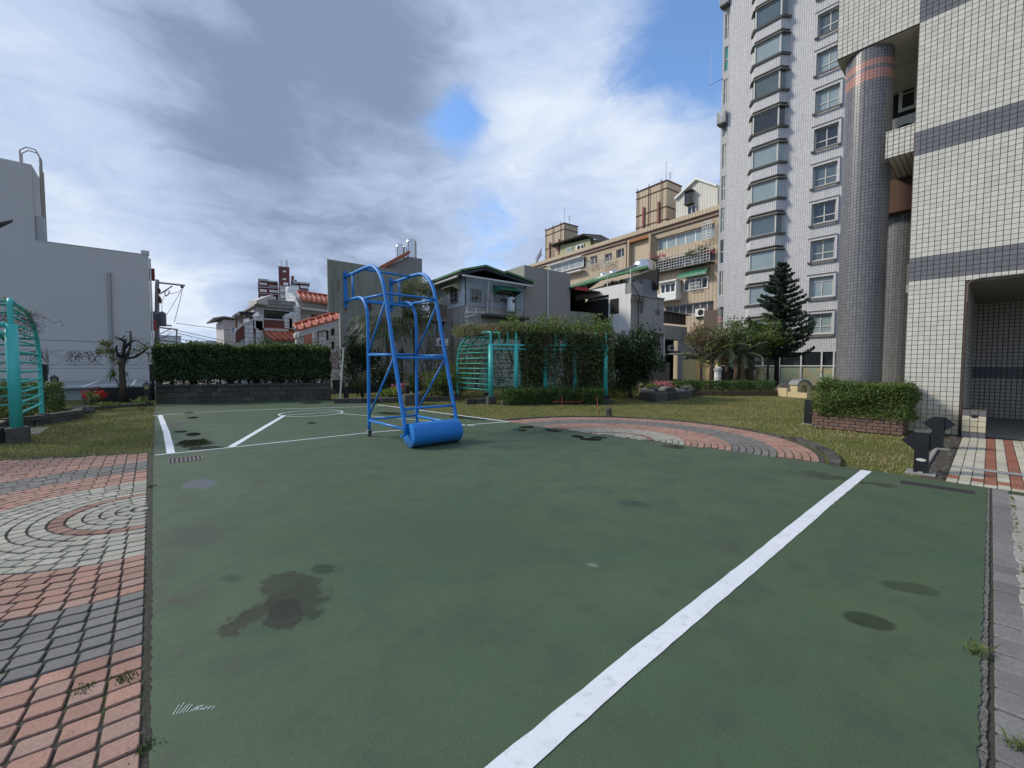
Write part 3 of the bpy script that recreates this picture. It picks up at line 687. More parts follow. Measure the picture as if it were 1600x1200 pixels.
along('drain_grate', 'small grey drain grate in the green court just below the white baseline corner', (263, 721), (316, 715), .42, 8, 2, M['grate'], M['dark'])
along('drain_grate', 'small drain grate crossing the white sideline at the far left of the court', (254, 666), (287, 661), .3, 9, 2, M['grate'], M['dark'])
M['grate2'] = plain('old_grate_iron', (0.045, 0.04, 0.04), .7, .3, 6)
along('drain_grate', 'long dark drain grate in the court near the winged bollards', (1407, 753), (1522, 770), .19, 26, 1, M['grate2'], M['dark'])

# grass blades
def grass(name, test, x0, y0, x1, y1, n, seed, cols):
    g = np.random.default_rng(seed); X = g.uniform(x0, x1, n); Y = g.uniform(y0, y1, n)
    k = np.array([test(a_, b_) for a_, b_ in zip(X, Y)]); pn = np.sin(X * 2.1 + np.sin(Y * 1.7) * 1.5) + np.sin(Y * 2.9 + np.sin(X * 3.3)) + .8 * np.sin(X * 7.1 + Y * 5.3) + .6 * np.sin(X * 13.1 - Y * 11.3); k &= g.random(n) < np.clip(.75 + .28 * pn, .12, 1); X, Y = X[k], Y[k]; n = len(X)
    an = g.uniform(0, 6.283, n); h = g.uniform(.02, .05, n); wd = g.uniform(.004, .009, n); le = g.uniform(0, .035, n); la = g.uniform(0, 6.283, n)
    V = np.zeros((n, 3, 3)); V[:, 0] = np.stack([X - np.cos(an) * wd, Y - np.sin(an) * wd, np.full(n, -.02)], 1); V[:, 1] = np.stack([X + np.cos(an) * wd, Y + np.sin(an) * wd, np.full(n, -.02)], 1)
    V[:, 2] = np.stack([X + np.cos(la) * le, Y + np.sin(la) * le, -.02 + h], 1)
    me = bpy.data.meshes.new(name); me.vertices.add(3 * n); me.vertices.foreach_set('co', V.reshape(-1)); me.loops.add(3 * n); me.loops.foreach_set('vertex_index', np.arange(3 * n))
    me.polygons.add(n); me.polygons.foreach_set('loop_start', np.arange(0, 3 * n, 3)); me.polygons.foreach_set('loop_total', np.full(n, 3)); me.materials.append(cols); me.update(calc_edges=True)
    at = me.attributes.new('rnd', 'FLOAT', 'FACE'); at.data.foreach_set('value', g.random(n))
    o = bpy.data.objects.new(name, me); COL.objects.link(o); return tag(o, kind='stuff')
a = MN('grass_blade'); r = a.attr('rnd'); n = a.noise(.7, 5, .65); n2 = a.noise(3.5, 4, .6)
col = a.mix(a.ramp(n, .35, .68), (0.21, 0.24, 0.06), (0.33, 0.285, 0.125)); col = a.mix(a.ramp(n2, .45, .7, 0, .7), col, (0.26, 0.215, 0.11)); col = a.mix(a.ramp(r, .6, .9, 0, .8), col, (0.30, 0.26, 0.15)); col = a.mix(a.ramp(r, .3, 0, 0, .7), col, (0.06, 0.085, 0.018))
M['blade'] = a.fin(col, .8, None, 0, .2)
gl = grass('grass', lambda x, y: y > top(x) + .08, -8, 10.1, .04, 22.5, 110000, 1, M['blade']); tag(gl, 'short yellowing grass of the lawn left of the court', 'grass')
gr_ = grass('grass', lambda x, y: (x > xe(y) + .05 if y < 9.4 else x > 7.62 - (y - 8.7) * .097) and math.hypot(x - FC[0], y - FC[1]) > 3.86 and not (x > 8.2 and y < .64) and not (x > 12.8 and y < 2.95), 6.6, .62, 24, 20, 190000, 2, M['blade']); tag(gr_, 'patchy yellow green grass of the lawn right of the court', 'grass')
# tufts and weeds growing in the joints
def tuft(label, pts, n=26, h=.09, sc=.05):
    mb = MB(); rs = random.Random(int(pts[0] * 1000)); x, y = pts
    for i in range(n):
        bx, by = x + rs.gauss(0, sc * .5), y + rs.gauss(0, sc * .5); an = rs.uniform(0, 6.28); hh = h * rs.uniform(.4, 1); le = hh * rs.uniform(.3, 1.0); wd = .003
        mb.add([(bx - wd, by, -.01), (bx + wd, by, -.01), (bx + math.cos(an) * le * .5 + wd * .6, by + math.sin(an) * le * .5, hh * .7), (bx + math.cos(an) * le, by + math.sin(an) * le, hh)], [(0, 1, 2), (0, 2, 3)])
    o = mb.build('weed', M['weed']); tag(o, label, 'weed')
M['weed'] = plain('weed_green', (0.10, 0.13, 0.035), .8, .4, 20)
for lab, p in (('small green weed in the joint between pink pavers and the court, lower left', G(197, 1058)), ('weed creeping along the paver joint in the lower left corner', G(128, 1078)), ('weed at the paving edge near the bottom left of the court', G(228, 1168)),
               ('tuft of dry grass on the right court edge by the grey slabs', G(1527, 1020)), ('dry grass tuft at the lower right corner between slabs', G(1598, 1172)), ('small weed at the paving edge beside the cream paver rings', G(238, 760))):
    tuft(lab, p, n=90 if 'dry' not in lab else 40, h=.012 if 'dry' not in lab else .06, sc=.05)

# fallen leaves and grit along the edges
lm = MB(); rs = random.Random(77)
for i in range(130):
    e_ = rs.random()
    if e_ < .3: x, y = rs.uniform(-.05, .5) , rs.uniform(1, 20)
    elif e_ < .5: x, y = rs.uniform(1.5, 8), rs.uniform(-.02, .25)
    elif e_ < .75: y = rs.uniform(0, 18); x = rs.uniform(6.6, 7.6)
    else: x, y = rs.uniform(0, 7.6), rs.uniform(.8, 20)
    s = rs.uniform(.004, .012) * (1 if y > 5 else .5); an = rs.uniform(0, 6.28); c, d = math.cos(an), math.sin(an); z = .008
    lm.add([(x - c * s, y - d * s, z), (x - d * s * .45, y + c * s * .45, z + s * .4), (x + c * s, y + d * s, z), (x + d * s * .45, y - c * s * .45, z + s * .3)], [(0, 3, 2, 1)])
o = lm.build('fallen_leaves', plain('dead_leaf', (0.16, 0.10, 0.05), .9, .5, 9)); tag(o, 'small dry leaves scattered over the green court', 'leaves', kind='stuff')
# ================================================================== BASKETBALL STAND
bs = thing('basketball_stand', 'blue tubular basketball stand on a roller with a weathered grey backboard', 'basketball stand', (4.24, 8.2, 0))
XL, XR = 3.66, 4.84
def smooth(pts, n=6):
    P_ = [Vector(p) for p in pts]; out = []
    for i in range(len(P_) - 1):
        p0 = P_[max(i - 1, 0)]; p1 = P_[i]; p2 = P_[i + 1]; p3 = P_[min(i + 2, len(P_) - 1)]
        for k in range(n):
            t = k / n; out.append(0.5 * ((2 * p1) + (-p0 + p2) * t + (2 * p0 - 5 * p1 + 4 * p2 - p3) * t * t + (-p0 + 3 * p1 - 3 * p2 + p3) * t ** 3))
    return out + [P_[-1]]
for X in (XL, XR):
    b = MB(); b.tube(smooth([(X, 7.30, .26), (X, 7.76, 1.76), (X, 8.14, 3.02), (X, 8.34, 3.42), (X, 8.66, 3.67), (X, 9.06, 3.74), (X, 9.8, 3.74), (X, 10.41, 3.74)]), .040, 12); b.build('rear_leg', M['blue'], bs, True)
    b = MB(); b.tube(smooth([(X, 9.08, .14), (X, 9.07, 1.4), (X, 9.07, 2.62), (X, 9.17, 2.93), (X, 9.38, 3.10), (X, 9.7, 3.15), (X, 10.41, 3.15)]), .036, 12); b.build('front_leg', M['blue'], bs, True)
    for p, q, r in (((X, 7.80, 1.80), (X, 9.06, 1.82), .027), ((X, 8.15, 3.04), (X, 9.5, 3.10), .027), ((X, 9.06, .36), (X, 7.36, .36), .027)):
        b = MB(); b.tube([p, q], r, 10); b.build('side_rail', M['blue'], bs, True)
    for p, q in (((X, 9.06, 1.86), (X, 8.10, 2.95)), ((X, 9.06, .48), (X, 7.80, 1.72))):
        b = MB(); b.tube([p, q], .023, 10); b.build('diagonal_brace', M['blue'], bs, True)
    b = MB(); b.tube([(X, 9.92, 3.16), (X, 9.92, 3.73)], .024, 10); b.build('upright', M['blue'], bs, True)
    b = MB(); b.box(X - .045, 10.405, 3.0, X + .045, 10.418, 3.88); b.build('bracket', M['blue'], bs)
    b = MB()
    for z in (3.1, 3.8): b.tube([(X - .0, 10.40, z), (X, 10.385, z)], .014, 6)
    b.build('bolt', M['rust'], bs)
for p, q in (((XL, 9.07, 1.84), (XR, 9.07, 1.84)), ((XL, 7.77, 1.74), (XR, 7.77, 1.74)), ((XL, 9.2, 3.0), (XR, 9.2, 3.0)), ((XL, 8.16, 3.06), (XR, 8.16, 3.06)), ((XL, 9.3, 3.735), (XR, 9.3, 3.735)), ((XL, 9.92, 3.15), (XR, 9.92, 3.15)), ((XL, 7.46, .74), (XR, 7.46, .74)), ((XL, 9.07, .38), (XR, 9.07, .38))):
    b = MB(); b.tube([p, q], .025, 10); b.build('crossbar', M['blue'], bs, True)
b = MB(); b.tube([(XL - .0, 7.30, .25), (XL - .10, 7.30, .25)], .016, 8); b.tube([(XL - .085, 7.30, .25), (XL - .11, 7.30, .25)], .03, 6); b.tube([(XR, 7.30, .25), (XR + .09, 7.30, .25)], .016, 8); b.build('axle', M['blue'], bs)
n = 40; rl = MB(); rr = .235; x0, x1 = XL + .05, XR - .02
prof = [(x0, .03), (x0, rr - .018), (x0 + .006, rr - .004), (x0 + .02, rr), (x1 - .02, rr), (x1 - .006, rr - .004), (x1, rr - .018), (x1, .03)]
V = [(px_, 7.30 + r_ * math.cos(2 * math.pi * k / n), .237 + r_ * math.sin(2 * math.pi * k / n)) for px_, r_ in prof for k in range(n)]
rl.add(V, [(i * n + (k + 1) % n, i * n + k, (i + 1) * n + k, (i + 1) * n + (k + 1) % n) for i in range(7) for k in range(n)] + [tuple(range(n)), tuple(7 * n + k for k in range(n))[::-1]])
ro = rl.build('roller', M['blue'], bs, True); md = ro.modifiers.new('e', 'EDGE_SPLIT'); md.split_angle = R(35)
for X in (XL, XR):
    b = MB(); b.tube([(X - .028, 9.10, .062), (X + .028, 9.10, .062)], .06, 16); wh = b.build('wheel', M['darkst'], bs)
    b = MB(); b.box(X - .045, 9.04, .05, X - .034, 9.16, .15); b.box(X + .034, 9.04, .05, X + .045, 9.16, .15); b.box(X - .045, 9.04, .145, X + .045, 9.16, .155); b.build('fork', M['galv'], wh)
b = MB(); b.tube([(XR - .3, 9.07, .40), (XR - .3, 9.07, .56)], .012, 6); b.tube([(XR - .36, 9.07, .5), (XR - .24, 9.07, .5)], .008, 6); b.build('latch', M['blue'], bs)
b = MB(); b.tube([(4.0, 8.02, .44), (4.02, 8.03, .2), (4.05, 8.0, .012)], .007, 6); b.build('stay_rod', M['rust'], bs)
a = MN('weathered_board'); x, y, z = a.sxyz(); n = a.noise(1.6, 6, .65); f = a.noise(50, 4)
st = a.noise(1.0, 6, .7, a.comb(a.math('MULTIPLY', x, 7), 3.0, a.math('MULTIPLY', z, .7)))
col = a.mix(n, (0.21, 0.215, 0.165), (0.29, 0.285, 0.235)); col = a.mix(a.ramp(st, .45, .75, 0, .75), col, (0.11, 0.105, 0.04)); col = a.mix(a.ramp(f, .5, .8, 0, .4), col, (0.10, 0.105, 0.09))
def near(x0, z0, rx, rz):
    u = a.math('DIVIDE', a.math('SUBTRACT', x, x0), rx); v = a.math('DIVIDE', a.math('SUBTRACT', z, z0), rz)
    return a.ramp(a.math('ADD', a.math('SQRT', a.math('ADD', a.math('MULTIPLY', u, u), a.math('MULTIPLY', v, v))), a.math('MULTIPLY', a.math('SUBTRACT', n, .5), 1.6)), 1.1, .5, 0, .85)
col = a.mix(near(4.22, 3.05, .07, .3), col, (0.16, 0.045, 0.02)); col = a.mix(near(3.66, 2.95, .05, .1), col, (0.17, 0.06, 0.025)); col = a.mix(near(3.5, 3.55, .03, .22), col, (0.13, 0.08, 0.03))
M['board'] = a.fin(col, .9, a.bump(f, .4, .004))
b = MB(); b.box(3.25, 10.42, 2.86, 5.14, 10.46, 4.11); b.build('backboard', M['board'], bs, bevel=.004)
b = MB(); b.box(4.14, 10.395, 2.98, 4.30, 10.419, 3.2); b.tube([(4.17, 10.39, 3.0), (4.17, 10.39, 3.3)], .01, 5); b.tube([(4.27, 10.39, 3.0), (4.27, 10.39, 3.32)], .01, 5); b.build('rusty_bracket', M['rust'], bs)

# ================================================================== PERGOLAS OF TEAL PIPE
def pergola(name, label, c, side, angs, r1=8.45, r2=11.3, extra=(), rung_zs=(.55, .78, 1.0, 1.22, 1.44, 1.66, 1.88), ped=.30, tw_=0.0):
    A0 = angs[0]
    P0 = (c[0] + r1 * math.cos(angs[0]), c[1] + r1 * math.sin(angs[0]), 0)
    t = thing(name, label, 'pergola', P0)
    def pp(r, an, z):
        an = an + tw_ * (r - r1) / (r2 - r1); return Vector((c[0] + r * math.cos(an), c[1] + r * math.sin(an), z))
    zb, zt = 2.42, 2.95
    for i, an in enumerate(angs):
        b = MB(); b.tube([pp(r1, an, ped - .05), pp(r1, an, zb + .02)], .095, 16); b.build('post', M['teal'], t, True)
        b = MB(); b.tube(smooth([pp(r1, an, zb - .0), pp(r1, an, zt - .13), pp(r1 + .05, an, zt - .03), pp(r1 + .16, an, zt), pp(r1 + .9, an, zt), pp(r2 - 1.25, an, zt - .02), pp(r2 - .75, an, zt - .14), pp(r2 - .32, an, zt - .42), pp(r2 - .07, an, zt - .85), pp(r2, an, 1.6), pp(r2, an, .9), pp(r2, an, .2)], 5), .045, 10); b.build('arch_pipe', M['teal'], t, True)
        q = pp(r1, an, 0); b = MB(); c_, s_ = math.cos(an), math.sin(an); h = .17
        co = [(q.x + (c_ * u - s_ * v) * h, q.y + (s_ * u + c_ * v) * h) for u, v in ((-1, -1), (1, -1), (1, 1), (-1, 1))]
        b.hexa([(x, y, -.05) for x, y in co], [(x, y, ped) for x, y in co]); b.build('footing', M['darkst'], t, bevel=.01)
        q = pp(r2, an, 0); b = MB(); h = .12
        co = [(q.x + (c_ * u - s_ * v) * h, q.y + (s_ * u + c_ * v) * h) for u, v in ((-1, -1), (1, -1), (1, 1), (-1, 1))]
        b.hexa([(x, y, -.05) for x, y in co], [(x, y, .28) for x, y in co]); b.build('footing', M['darkst'], t, bevel=.01)
    for i in range(len(angs) - 1):
        for f in (.33, .67):
            an = angs[i] + (angs[i + 1] - angs[i]) * f
            b = MB(); b.tube(smooth([pp(r1, an, zb), pp(r1, an, zt - .13), pp(r1 + .1, an, zt - .01), pp(r1 + .9, an, zt), pp(r1 + 1.6, an, zt - .08), pp(r1 + 2.2, an, zt - .36), pp(r2 - .2, an, zt - .72)], 4), .032, 8); b.build('arch_pipe', M['teald'], t, True)
    def arc(r, z, rad, nm, mat, a0=angs[0], a1=angs[-1]):
        b = MB(); b.tube([pp(r, a0 + (a1 - a0) * k / 24, z) for k in range(25)], rad, 10); b.build(nm, mat, t, True)
    arc(r1, zb, .05, 'beam', M['teal']); arc(r1 - .0, zb - .17, .03, 'beam', M['teal'])
    for r, z in ((r1 + .8, zt + .03), (r1 + 1.3, zt + .0), (r1 + 1.8, zt - .14), (r1 + 2.3, zt - .42)): arc(r, z, .026, 'roof_rail', M['teald'])
    for z in rung_zs + (2.3, 2.12): arc(r2, z, .024, 'back_rail', M['teald'])
    for an in (angs[0],) + ((angs[-1],) if side > 0 else ()):    # ladder ends
        for z in rung_zs:
            b = MB(); b.tube([pp(r1, an, z), pp(r2, an, z)], .026, 8); b.build('rung', M['teal'] if side < 0 else M['teald'], t, True)
        for z, f in ((2.12, .98), (2.30, .95), (2.46, .91), (2.62, .86), (2.78, .79)):
            b = MB(); b.tube([pp(r1, an, z), pp(r1 + (r2 - r1) * f, an, z)], .022, 8); b.build('rung', M['teal'] if side < 0 else M['teald'], t, True)
    return t, pp
RA = [R(71.5), R(64), R(55.4), R(46.8), R(38)]
pergola('pergola', 'teal pipe pergola overgrown with creeper behind a clipped hedge, right of the court', (7.9, 5.5), 1, RA, 8.42, 11.1, ped=.3, tw_=R(3.6))
LA = [R(106.3), R(115), R(124), R(133)]
pergola('pergola', 'bare teal pipe pergola with ladder rungs at the left edge of the lawn', (-.05, 6.15), -1, LA, 7.45, 10.95, ped=.3, tw_=R(-4.7))

# ---- foliage kinds
LF = dict(
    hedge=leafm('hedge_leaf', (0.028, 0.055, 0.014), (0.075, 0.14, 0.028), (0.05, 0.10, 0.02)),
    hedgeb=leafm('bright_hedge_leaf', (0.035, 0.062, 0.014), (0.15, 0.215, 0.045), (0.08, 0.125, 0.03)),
    hedged=leafm('shaded_hedge_leaf', (0.014, 0.028, 0.010), (0.045, 0.08, 0.02), (0.025, 0.05, 0.014), trans=.12),  # darker leaf for the tall hedge's sides, their shade put into the colour
    dark=leafm('dark_leaf', (0.014, 0.03, 0.012), (0.035, 0.07, 0.022), (0.02, 0.04, 0.014), trans=.12),
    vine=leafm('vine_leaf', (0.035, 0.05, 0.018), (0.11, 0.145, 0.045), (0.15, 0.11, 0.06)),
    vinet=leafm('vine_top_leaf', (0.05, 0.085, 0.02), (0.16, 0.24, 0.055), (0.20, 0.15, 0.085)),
    palmd=leafm('grey_palm_leaf', (0.03, 0.05, 0.028), (0.08, 0.115, 0.07), (0.06, 0.08, 0.05)),
    dry=leafm('dry_leaf', (0.17, 0.12, 0.07), (0.26, 0.19, 0.11)),
    lime=leafm('lime_leaf', (0.12, 0.18, 0.02), (0.26, 0.33, 0.05)),
    red=leafm('red_flower', (0.45, 0.01, 0.012), (0.7, 0.03, 0.02)),
    pink=leafm('pink_flower', (0.45, 0.12, 0.18), (0.65, 0.25, 0.32)),
    palm=leafm('palm_leaf', (0.05, 0.07, 0.03), (0.12, 0.15, 0.07), (0.14, 0.13, 0.075)),
    pine=leafm('pine_needle', (0.012, 0.024, 0.014), (0.035, 0.058, 0.03), None, trans=.08),
    olive=leafm('olive_leaf', (0.07, 0.10, 0.03), (0.16, 0.20, 0.06), (0.20, 0.13, 0.06)),
)
def hedge(label, pts, size=.05, mat='hedge', top=None, name='hedge', cat='hedge', loc=None, group=None, stems=None):
    p, nn = pts
    t = thing(name, label, cat, tuple(loc or (*p.mean(0)[:2], 0)), group); u_ = rng.random(len(p)); hi = (nn[:, 2] > .5) & (u_ < .30); p = p.copy(); wv = np.sin(p[:, 0] * 5.3 + p[:, 1] * 3.1) * np.sin(p[:, 1] * 6.1 - p[:, 0] * 2.2); p[hi, 2] += rng.exponential(.035, hi.sum()) * (1 + wv[hi]); sd_ = (np.abs(nn[:, :2]).max(1) > .4) & (u_ < .12); p[sd_, :2] += nn[sd_, :2] * rng.exponential(.05, sd_.sum())[:, None]
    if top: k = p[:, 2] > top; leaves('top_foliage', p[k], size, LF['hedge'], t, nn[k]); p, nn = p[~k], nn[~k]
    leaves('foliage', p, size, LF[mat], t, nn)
    if stems: stems.build('stems', M['barkd'], t)
    return t
# creeper over the right pergola
vt = thing('creeper', 'brown and green creeper covering the roof and middle bays of the right teal pergola', 'creeper', (7.9 + 8.6 * math.cos(R(55)), 5.5 + 8.6 * math.sin(R(55)), 0))
g = np.random.default_rng(5)
def polar(n, a0, a1, r0, r1, z0, z1, zp=1.0):
    an = g.uniform(R(a0), R(a1), n); r = g.uniform(r0, r1, n); z = z0 + (z1 - z0) * g.random(n) ** zp
    return np.stack([7.9 + r * np.cos(an), 5.5 + r * np.sin(an), z], 1)
def clumpy(p, k, keep, seed):
    gg = np.random.default_rng(seed); c = p[gg.integers(0, len(p), k)]
    d = np.min(np.linalg.norm(p[:, None, :] - c[None], axis=2), axis=1); return p[d < keep * (0.5 + gg.random(len(p)))]
roof = np.vstack([clumpy(polar(15000, 37, 69, 8.4, 11.0, 2.85, 3.45, 1.6), 85, .27, 1), clumpy(polar(3000, 68, 77, 9.0, 11.2, 2.9, 3.35, 1.6), 16, .30, 11), clumpy(polar(6500, 36, 66, 8.2, 9.8, 3.0, 3.85, 1.6), 28, .34, 2)])
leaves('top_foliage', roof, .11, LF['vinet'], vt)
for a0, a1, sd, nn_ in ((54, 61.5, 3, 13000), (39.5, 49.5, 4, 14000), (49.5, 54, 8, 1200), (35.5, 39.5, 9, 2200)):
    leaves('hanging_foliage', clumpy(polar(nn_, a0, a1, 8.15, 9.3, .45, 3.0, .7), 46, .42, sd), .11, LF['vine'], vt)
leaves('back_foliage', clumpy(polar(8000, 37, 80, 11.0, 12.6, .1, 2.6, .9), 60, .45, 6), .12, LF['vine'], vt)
leaves('dry_leaves', clumpy(polar(8000, 52, 78, 8.4, 10.6, 2.8, 3.35), 50, .3, 7), .06, LF['dry'], vt)
vs_ = MB(); rs = random.Random(3)
for i in range(60):
    an = R(rs.uniform(38, 77)); r = rs.uniform(8.3, 11.2); z = 3.0
    pts = [(7.9 + r * math.cos(an), 5.5 + r * math.sin(an), z)]
    for k in range(6):
        an += rs.uniform(-.02, .02); r += rs.uniform(-.12, .12); z -= rs.uniform(.05, .5); pts.append((7.9 + r * math.cos(an), 5.5 + r * math.sin(an), max(z, .05)))
    vs_.tube(pts, .012, 4)
for i in range(120):
    an = R(rs.uniform(50, 77)); r = rs.uniform(8.3, 10.2); z = rs.uniform(2.9, 3.05); pts = []
    for k in range(5):
        pts.append((7.9 + r * math.cos(an), 5.5 + r * math.sin(an), z)); an += rs.uniform(-.03, .03); r += rs.uniform(-.15, .15); z += rs.uniform(-.05, .13)
    vs_.tube(pts, .006, 3)
vs_.build('stems', M['bark'], vt)
# dry vine twigs on the left pergola
lt = thing('creeper', 'dry leafless twigs tangled in the roof of the left teal pergola', 'creeper', (-2.2, 15, 2.6))
b = MB(); rs = random.Random(8)
for i in range(50):
    x, y, z = rs.uniform(-2.7, -2.1), rs.uniform(14.6, 16.7), rs.uniform(2.5, 3.0); pts = []
    for k in range(6): pts.append((x, y, z)); x += rs.uniform(-.15, .15); y += rs.uniform(-.2, .2); z -= rs.uniform(-.05, .14)
    b.tube(pts, .006, 3)
b.build('twigs', M['bark'], lt, kind='stuff')
leaves('dry_leaves', blob_pts((-2.35, 15.7, 2.8), (.4, 1.2, .35), 260, 12, .4, 3), .05, LF['dry'], lt)
leaves('top_foliage', blob_pts((-2.9, 14.6, 3.05), (.8, 1.8, .12), 120, 8, .3, 4), .06, LF['vinet'], lt)

# hedges on the right
def arc_hedge(label, a0, a1, r0, r1, z0, z1, dens, mat, size, seed, parts=6):
    P_, Nn = [], []
    for i in range(parts):
        b0 = a0 + (a1 - a0) * i / parts; b1 = a0 + (a1 - a0) * (i + 1) / parts; am = R((b0 + b1) / 2); L_ = (r0 + r1) / 2 * R(abs(b1 - b0)) * 1.06
        p, nn = box_pts(r0, -L_ / 2, z0, r1, L_ / 2, z1, dens, .05, .3, seed + i, (7.9, 5.5, am)); P_.append(p); Nn.append(nn)
    return hedge(label, (np.vstack(P_), np.vstack(Nn)), size, mat)
arc_hedge('low dark clipped hedge in front of the right teal pergola', 39, 69, 7.35, 8.15, .05, .62, 900, 'hedge', .06, 20, 8)
p, nn = box_pts(0, 0, .05, 2.6, 1.6, .72, 700, .08, .3, 31); p[:, :2] += G(950, 622); hedge('low bright green hedge between the right pergola and the round dark bush', (p, nn), .07, 'hedgeb')
# beds edged in dark stone below the pergola
for i, (a0, a1, r) in enumerate(((69.5, 78, 8.75), (36, 69.3, 8.3))):
    t = thing('garden_kerb', ('short dark stone kerb under the ladder end of the right pergola', 'curved dark stone kerb in front of the right pergola hedge')[i], 'kerb', (7.9 + r * math.cos(R(a0)), 5.5 + r * math.sin(R(a0)), 0))
    k = int((a1 - a0) / 2.6)
    for j in range(k):
        am = R(a0 + (a1 - a0) * (j + .5) / k); L_ = r * R((a1 - a0) / k) * .48; b = MB(); x, y = 7.9 + (r - .35 * i) * math.cos(am), 5.5 + (r - .35 * i) * math.sin(am); c_, s_ = math.cos(am), math.sin(am)
        co = [(x + c_ * u * .09 - s_ * v * L_, y + s_ * u * .09 + c_ * v * L_) for u, v in ((-1, -1), (1, -1), (1, 1), (-1, 1))]
        b.hexa([(q[0], q[1], -.05) for q in co], [(q[0], q[1], (.16, .2)[1 - i]) for q in co]); b.build('stone', M['darkst'], t, bevel=.015)
# red and white cord in front of the low hedge
b = MB(); pts = [(*G(852, 630), .1), (*G(870, 634), .16), (*G(905, 634), .16), (*G(931, 628), .25)]; b.tube(pts, .008, 5); b.tube([(*G(934, 645), 0), (*G(933, 633), .3), (*G(924, 626), .42)], .01, 5); b.tube([(*G(878, 640), 0), (*G(878, 640), .45)], .008, 5)
M['cord'] = plain('red_cord', (0.4, 0.05, 0.05), .7); tag(b.build('cord', M['cord']), 'thin red cord strung on stakes along the front of the low dark hedge', 'cord')
# small dark stump in the lawn edge
b = MB(); q = G(951, 650); b.lathe((q[0], q[1], -.03), [(.11, 0), (.09, .12), (.10, .24), (.05, .3)], 8); tag(b.build('stump', M['darkst']), 'small dark stump post at the lawn edge beside the fan of pavers', 'stump')

# ---- stone wall with hedge at the far end of the court
WP = [(.16, 22.15), (1.27, 21.95), (2.57, 21.6), (4.39, 20.87), (6.3, 20.1)]
wl = thing('stone_wall', 'low curved dark stone block wall closing the far end of the court under the tall hedge', 'wall', (3, 21.3, 0))
core = MB(); cap_n = 0
def along_path(P_, step):
    out = []
    for A, B in zip(P_, P_[1:]):
        A, B = Vector(A), Vector(B); n = max(1, round((B - A).length / step))
        out += [(A + (B - A) * (k + .5) / n, (B - A).normalized(), (B - A).length / n) for k in range(n)]
    return out
rs = random.Random(5)
for row in range(3):
    z0 = .225 * row; seg = along_path([Vector(WP[0]) - Vector((0, 0))] + [Vector(p) for p in WP[1:]], .46)
    for i, (c_, d_, ln) in enumerate(seg):
        c_ = c_ + d_ * (ln / 2 if row % 2 else 0)
        n_ = Vector((-d_.y, d_.x)); h = ln / 2 - .008; dp = .10 + rs.uniform(-.008, .008)
        co = [c_ + d_ * u * h + n_ * v for u, v in ((-1, -dp), (1, -dp), (1, .1), (-1, .1))]
        b = MB(); b.hexa([(q.x, q.y, z0 + .005) for q in co], [(q.x, q.y, z0 + .218) for q in co]); b.build('block', M['darkst'], wl)
for c_, d_, ln in along_path([Vector(p) for p in WP], .62):
    n_ = Vector((-d_.y, d_.x)); h = ln / 2 - .005
    co = [c_ + d_ * u * h + n_ * v for u, v in ((-1, -.15), (1, -.15), (1, .15), (-1, .15))]
    b = MB(); b.hexa([(q.x, q.y, .682) for q in co], [(q.x, q.y, .775 + rs.uniform(-.004, .004)) for q in co]); b.build('capstone', M['darkst'], wl, bevel=.01)
core = MB()
for c_, d_, ln in along_path([Vector(p) for p in WP], 3):
    n_ = Vector((-d_.y, d_.x)); co = [c_ + d_ * u * ln / 2 + n_ * v for u, v in ((-1, -.07), (1, -.07), (1, .09), (-1, .09))]; core.hexa([(q.x, q.y, -.05) for q in co], [(q.x, q.y, .68) for q in co])
core.build('mortar', M['dirt'], wl)
P_, Nn = [], []; st = MB()
for i, (c_, d_, ln) in enumerate(along_path([Vector(p) + Vector((.05, .55)) for p in WP], 1.0)):
    an = math.atan2(d_.y, d_.x)
    p, nn = box_pts(-ln * .55, -.55, .98, ln * .55, .55, 2.34, 1500, .10, .25, 60 + i, (c_.x, c_.y, an)); P_.append(p); Nn.append(nn)
    p, nn = box_pts(-ln * .55, -.3, .72, ln * .55, .4, 1.0, 260, .10, .2, 90 + i, (c_.x, c_.y, an)); P_.append(p); Nn.append(nn)
    p, nn = box_pts(-ln * .55, -.5, 2.3, ln * .55, .5, 2.42 + .08 * math.sin(i * 2.1), 700, .12, .2, 120 + i, (c_.x, c_.y, an)); P_.append(p); Nn.append(nn)
    for k in range(3): u = (k / 3 - .4) * ln; st.tube([(c_.x + d_.x * u, c_.y + d_.y * u, .6), (c_.x + d_.x * u, c_.y + d_.y * u + .05, 1.2)], .035, 6)
p = np.vstack(P_); hd = (0, 0, 0)
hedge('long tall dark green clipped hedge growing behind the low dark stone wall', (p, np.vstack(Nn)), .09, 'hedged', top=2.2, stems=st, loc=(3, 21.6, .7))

# ================================================================== LEFT GARDEN
# black box wall and sheet roof behind the bare tree
b = MB(); b.box(-1.9, 24.4, -.05, .02, 24.6, .62); b.box(-1.9, 24.6, -.05, -1.7, 26, .62); tag(b.build('garden_wall', plain('black_wall', (0.02, 0.021, 0.02), .8, .4, 3)), 'low black garden wall behind the bare pruned tree', 'wall')
sh = thing('lean_to', 'low pale grey lean-to roof with white battens below the blank grey building', 'shed', (-6, 30, 0))
b = MB(); b.box(-16, 27.5, -.05, .0, 27.6, .54); b.build('wall', plain('pale_grey_wall', (0.36, 0.38, 0.40), .8, .1), sh)
b = MB(); b.hexa([(-16, 27.3, .52), (.1, 27.3, .52), (.1, 35.9, .58), (-16, 35.9, .58)], [(-16, 27.3, .55), (.1, 27.3, .55), (.1, 35.9, .62), (-16, 35.9, .62)]); b.build('roof', plain('grey_sheet_roof', (0.26, 0.27, 0.29), .55, .12, 1), sh)
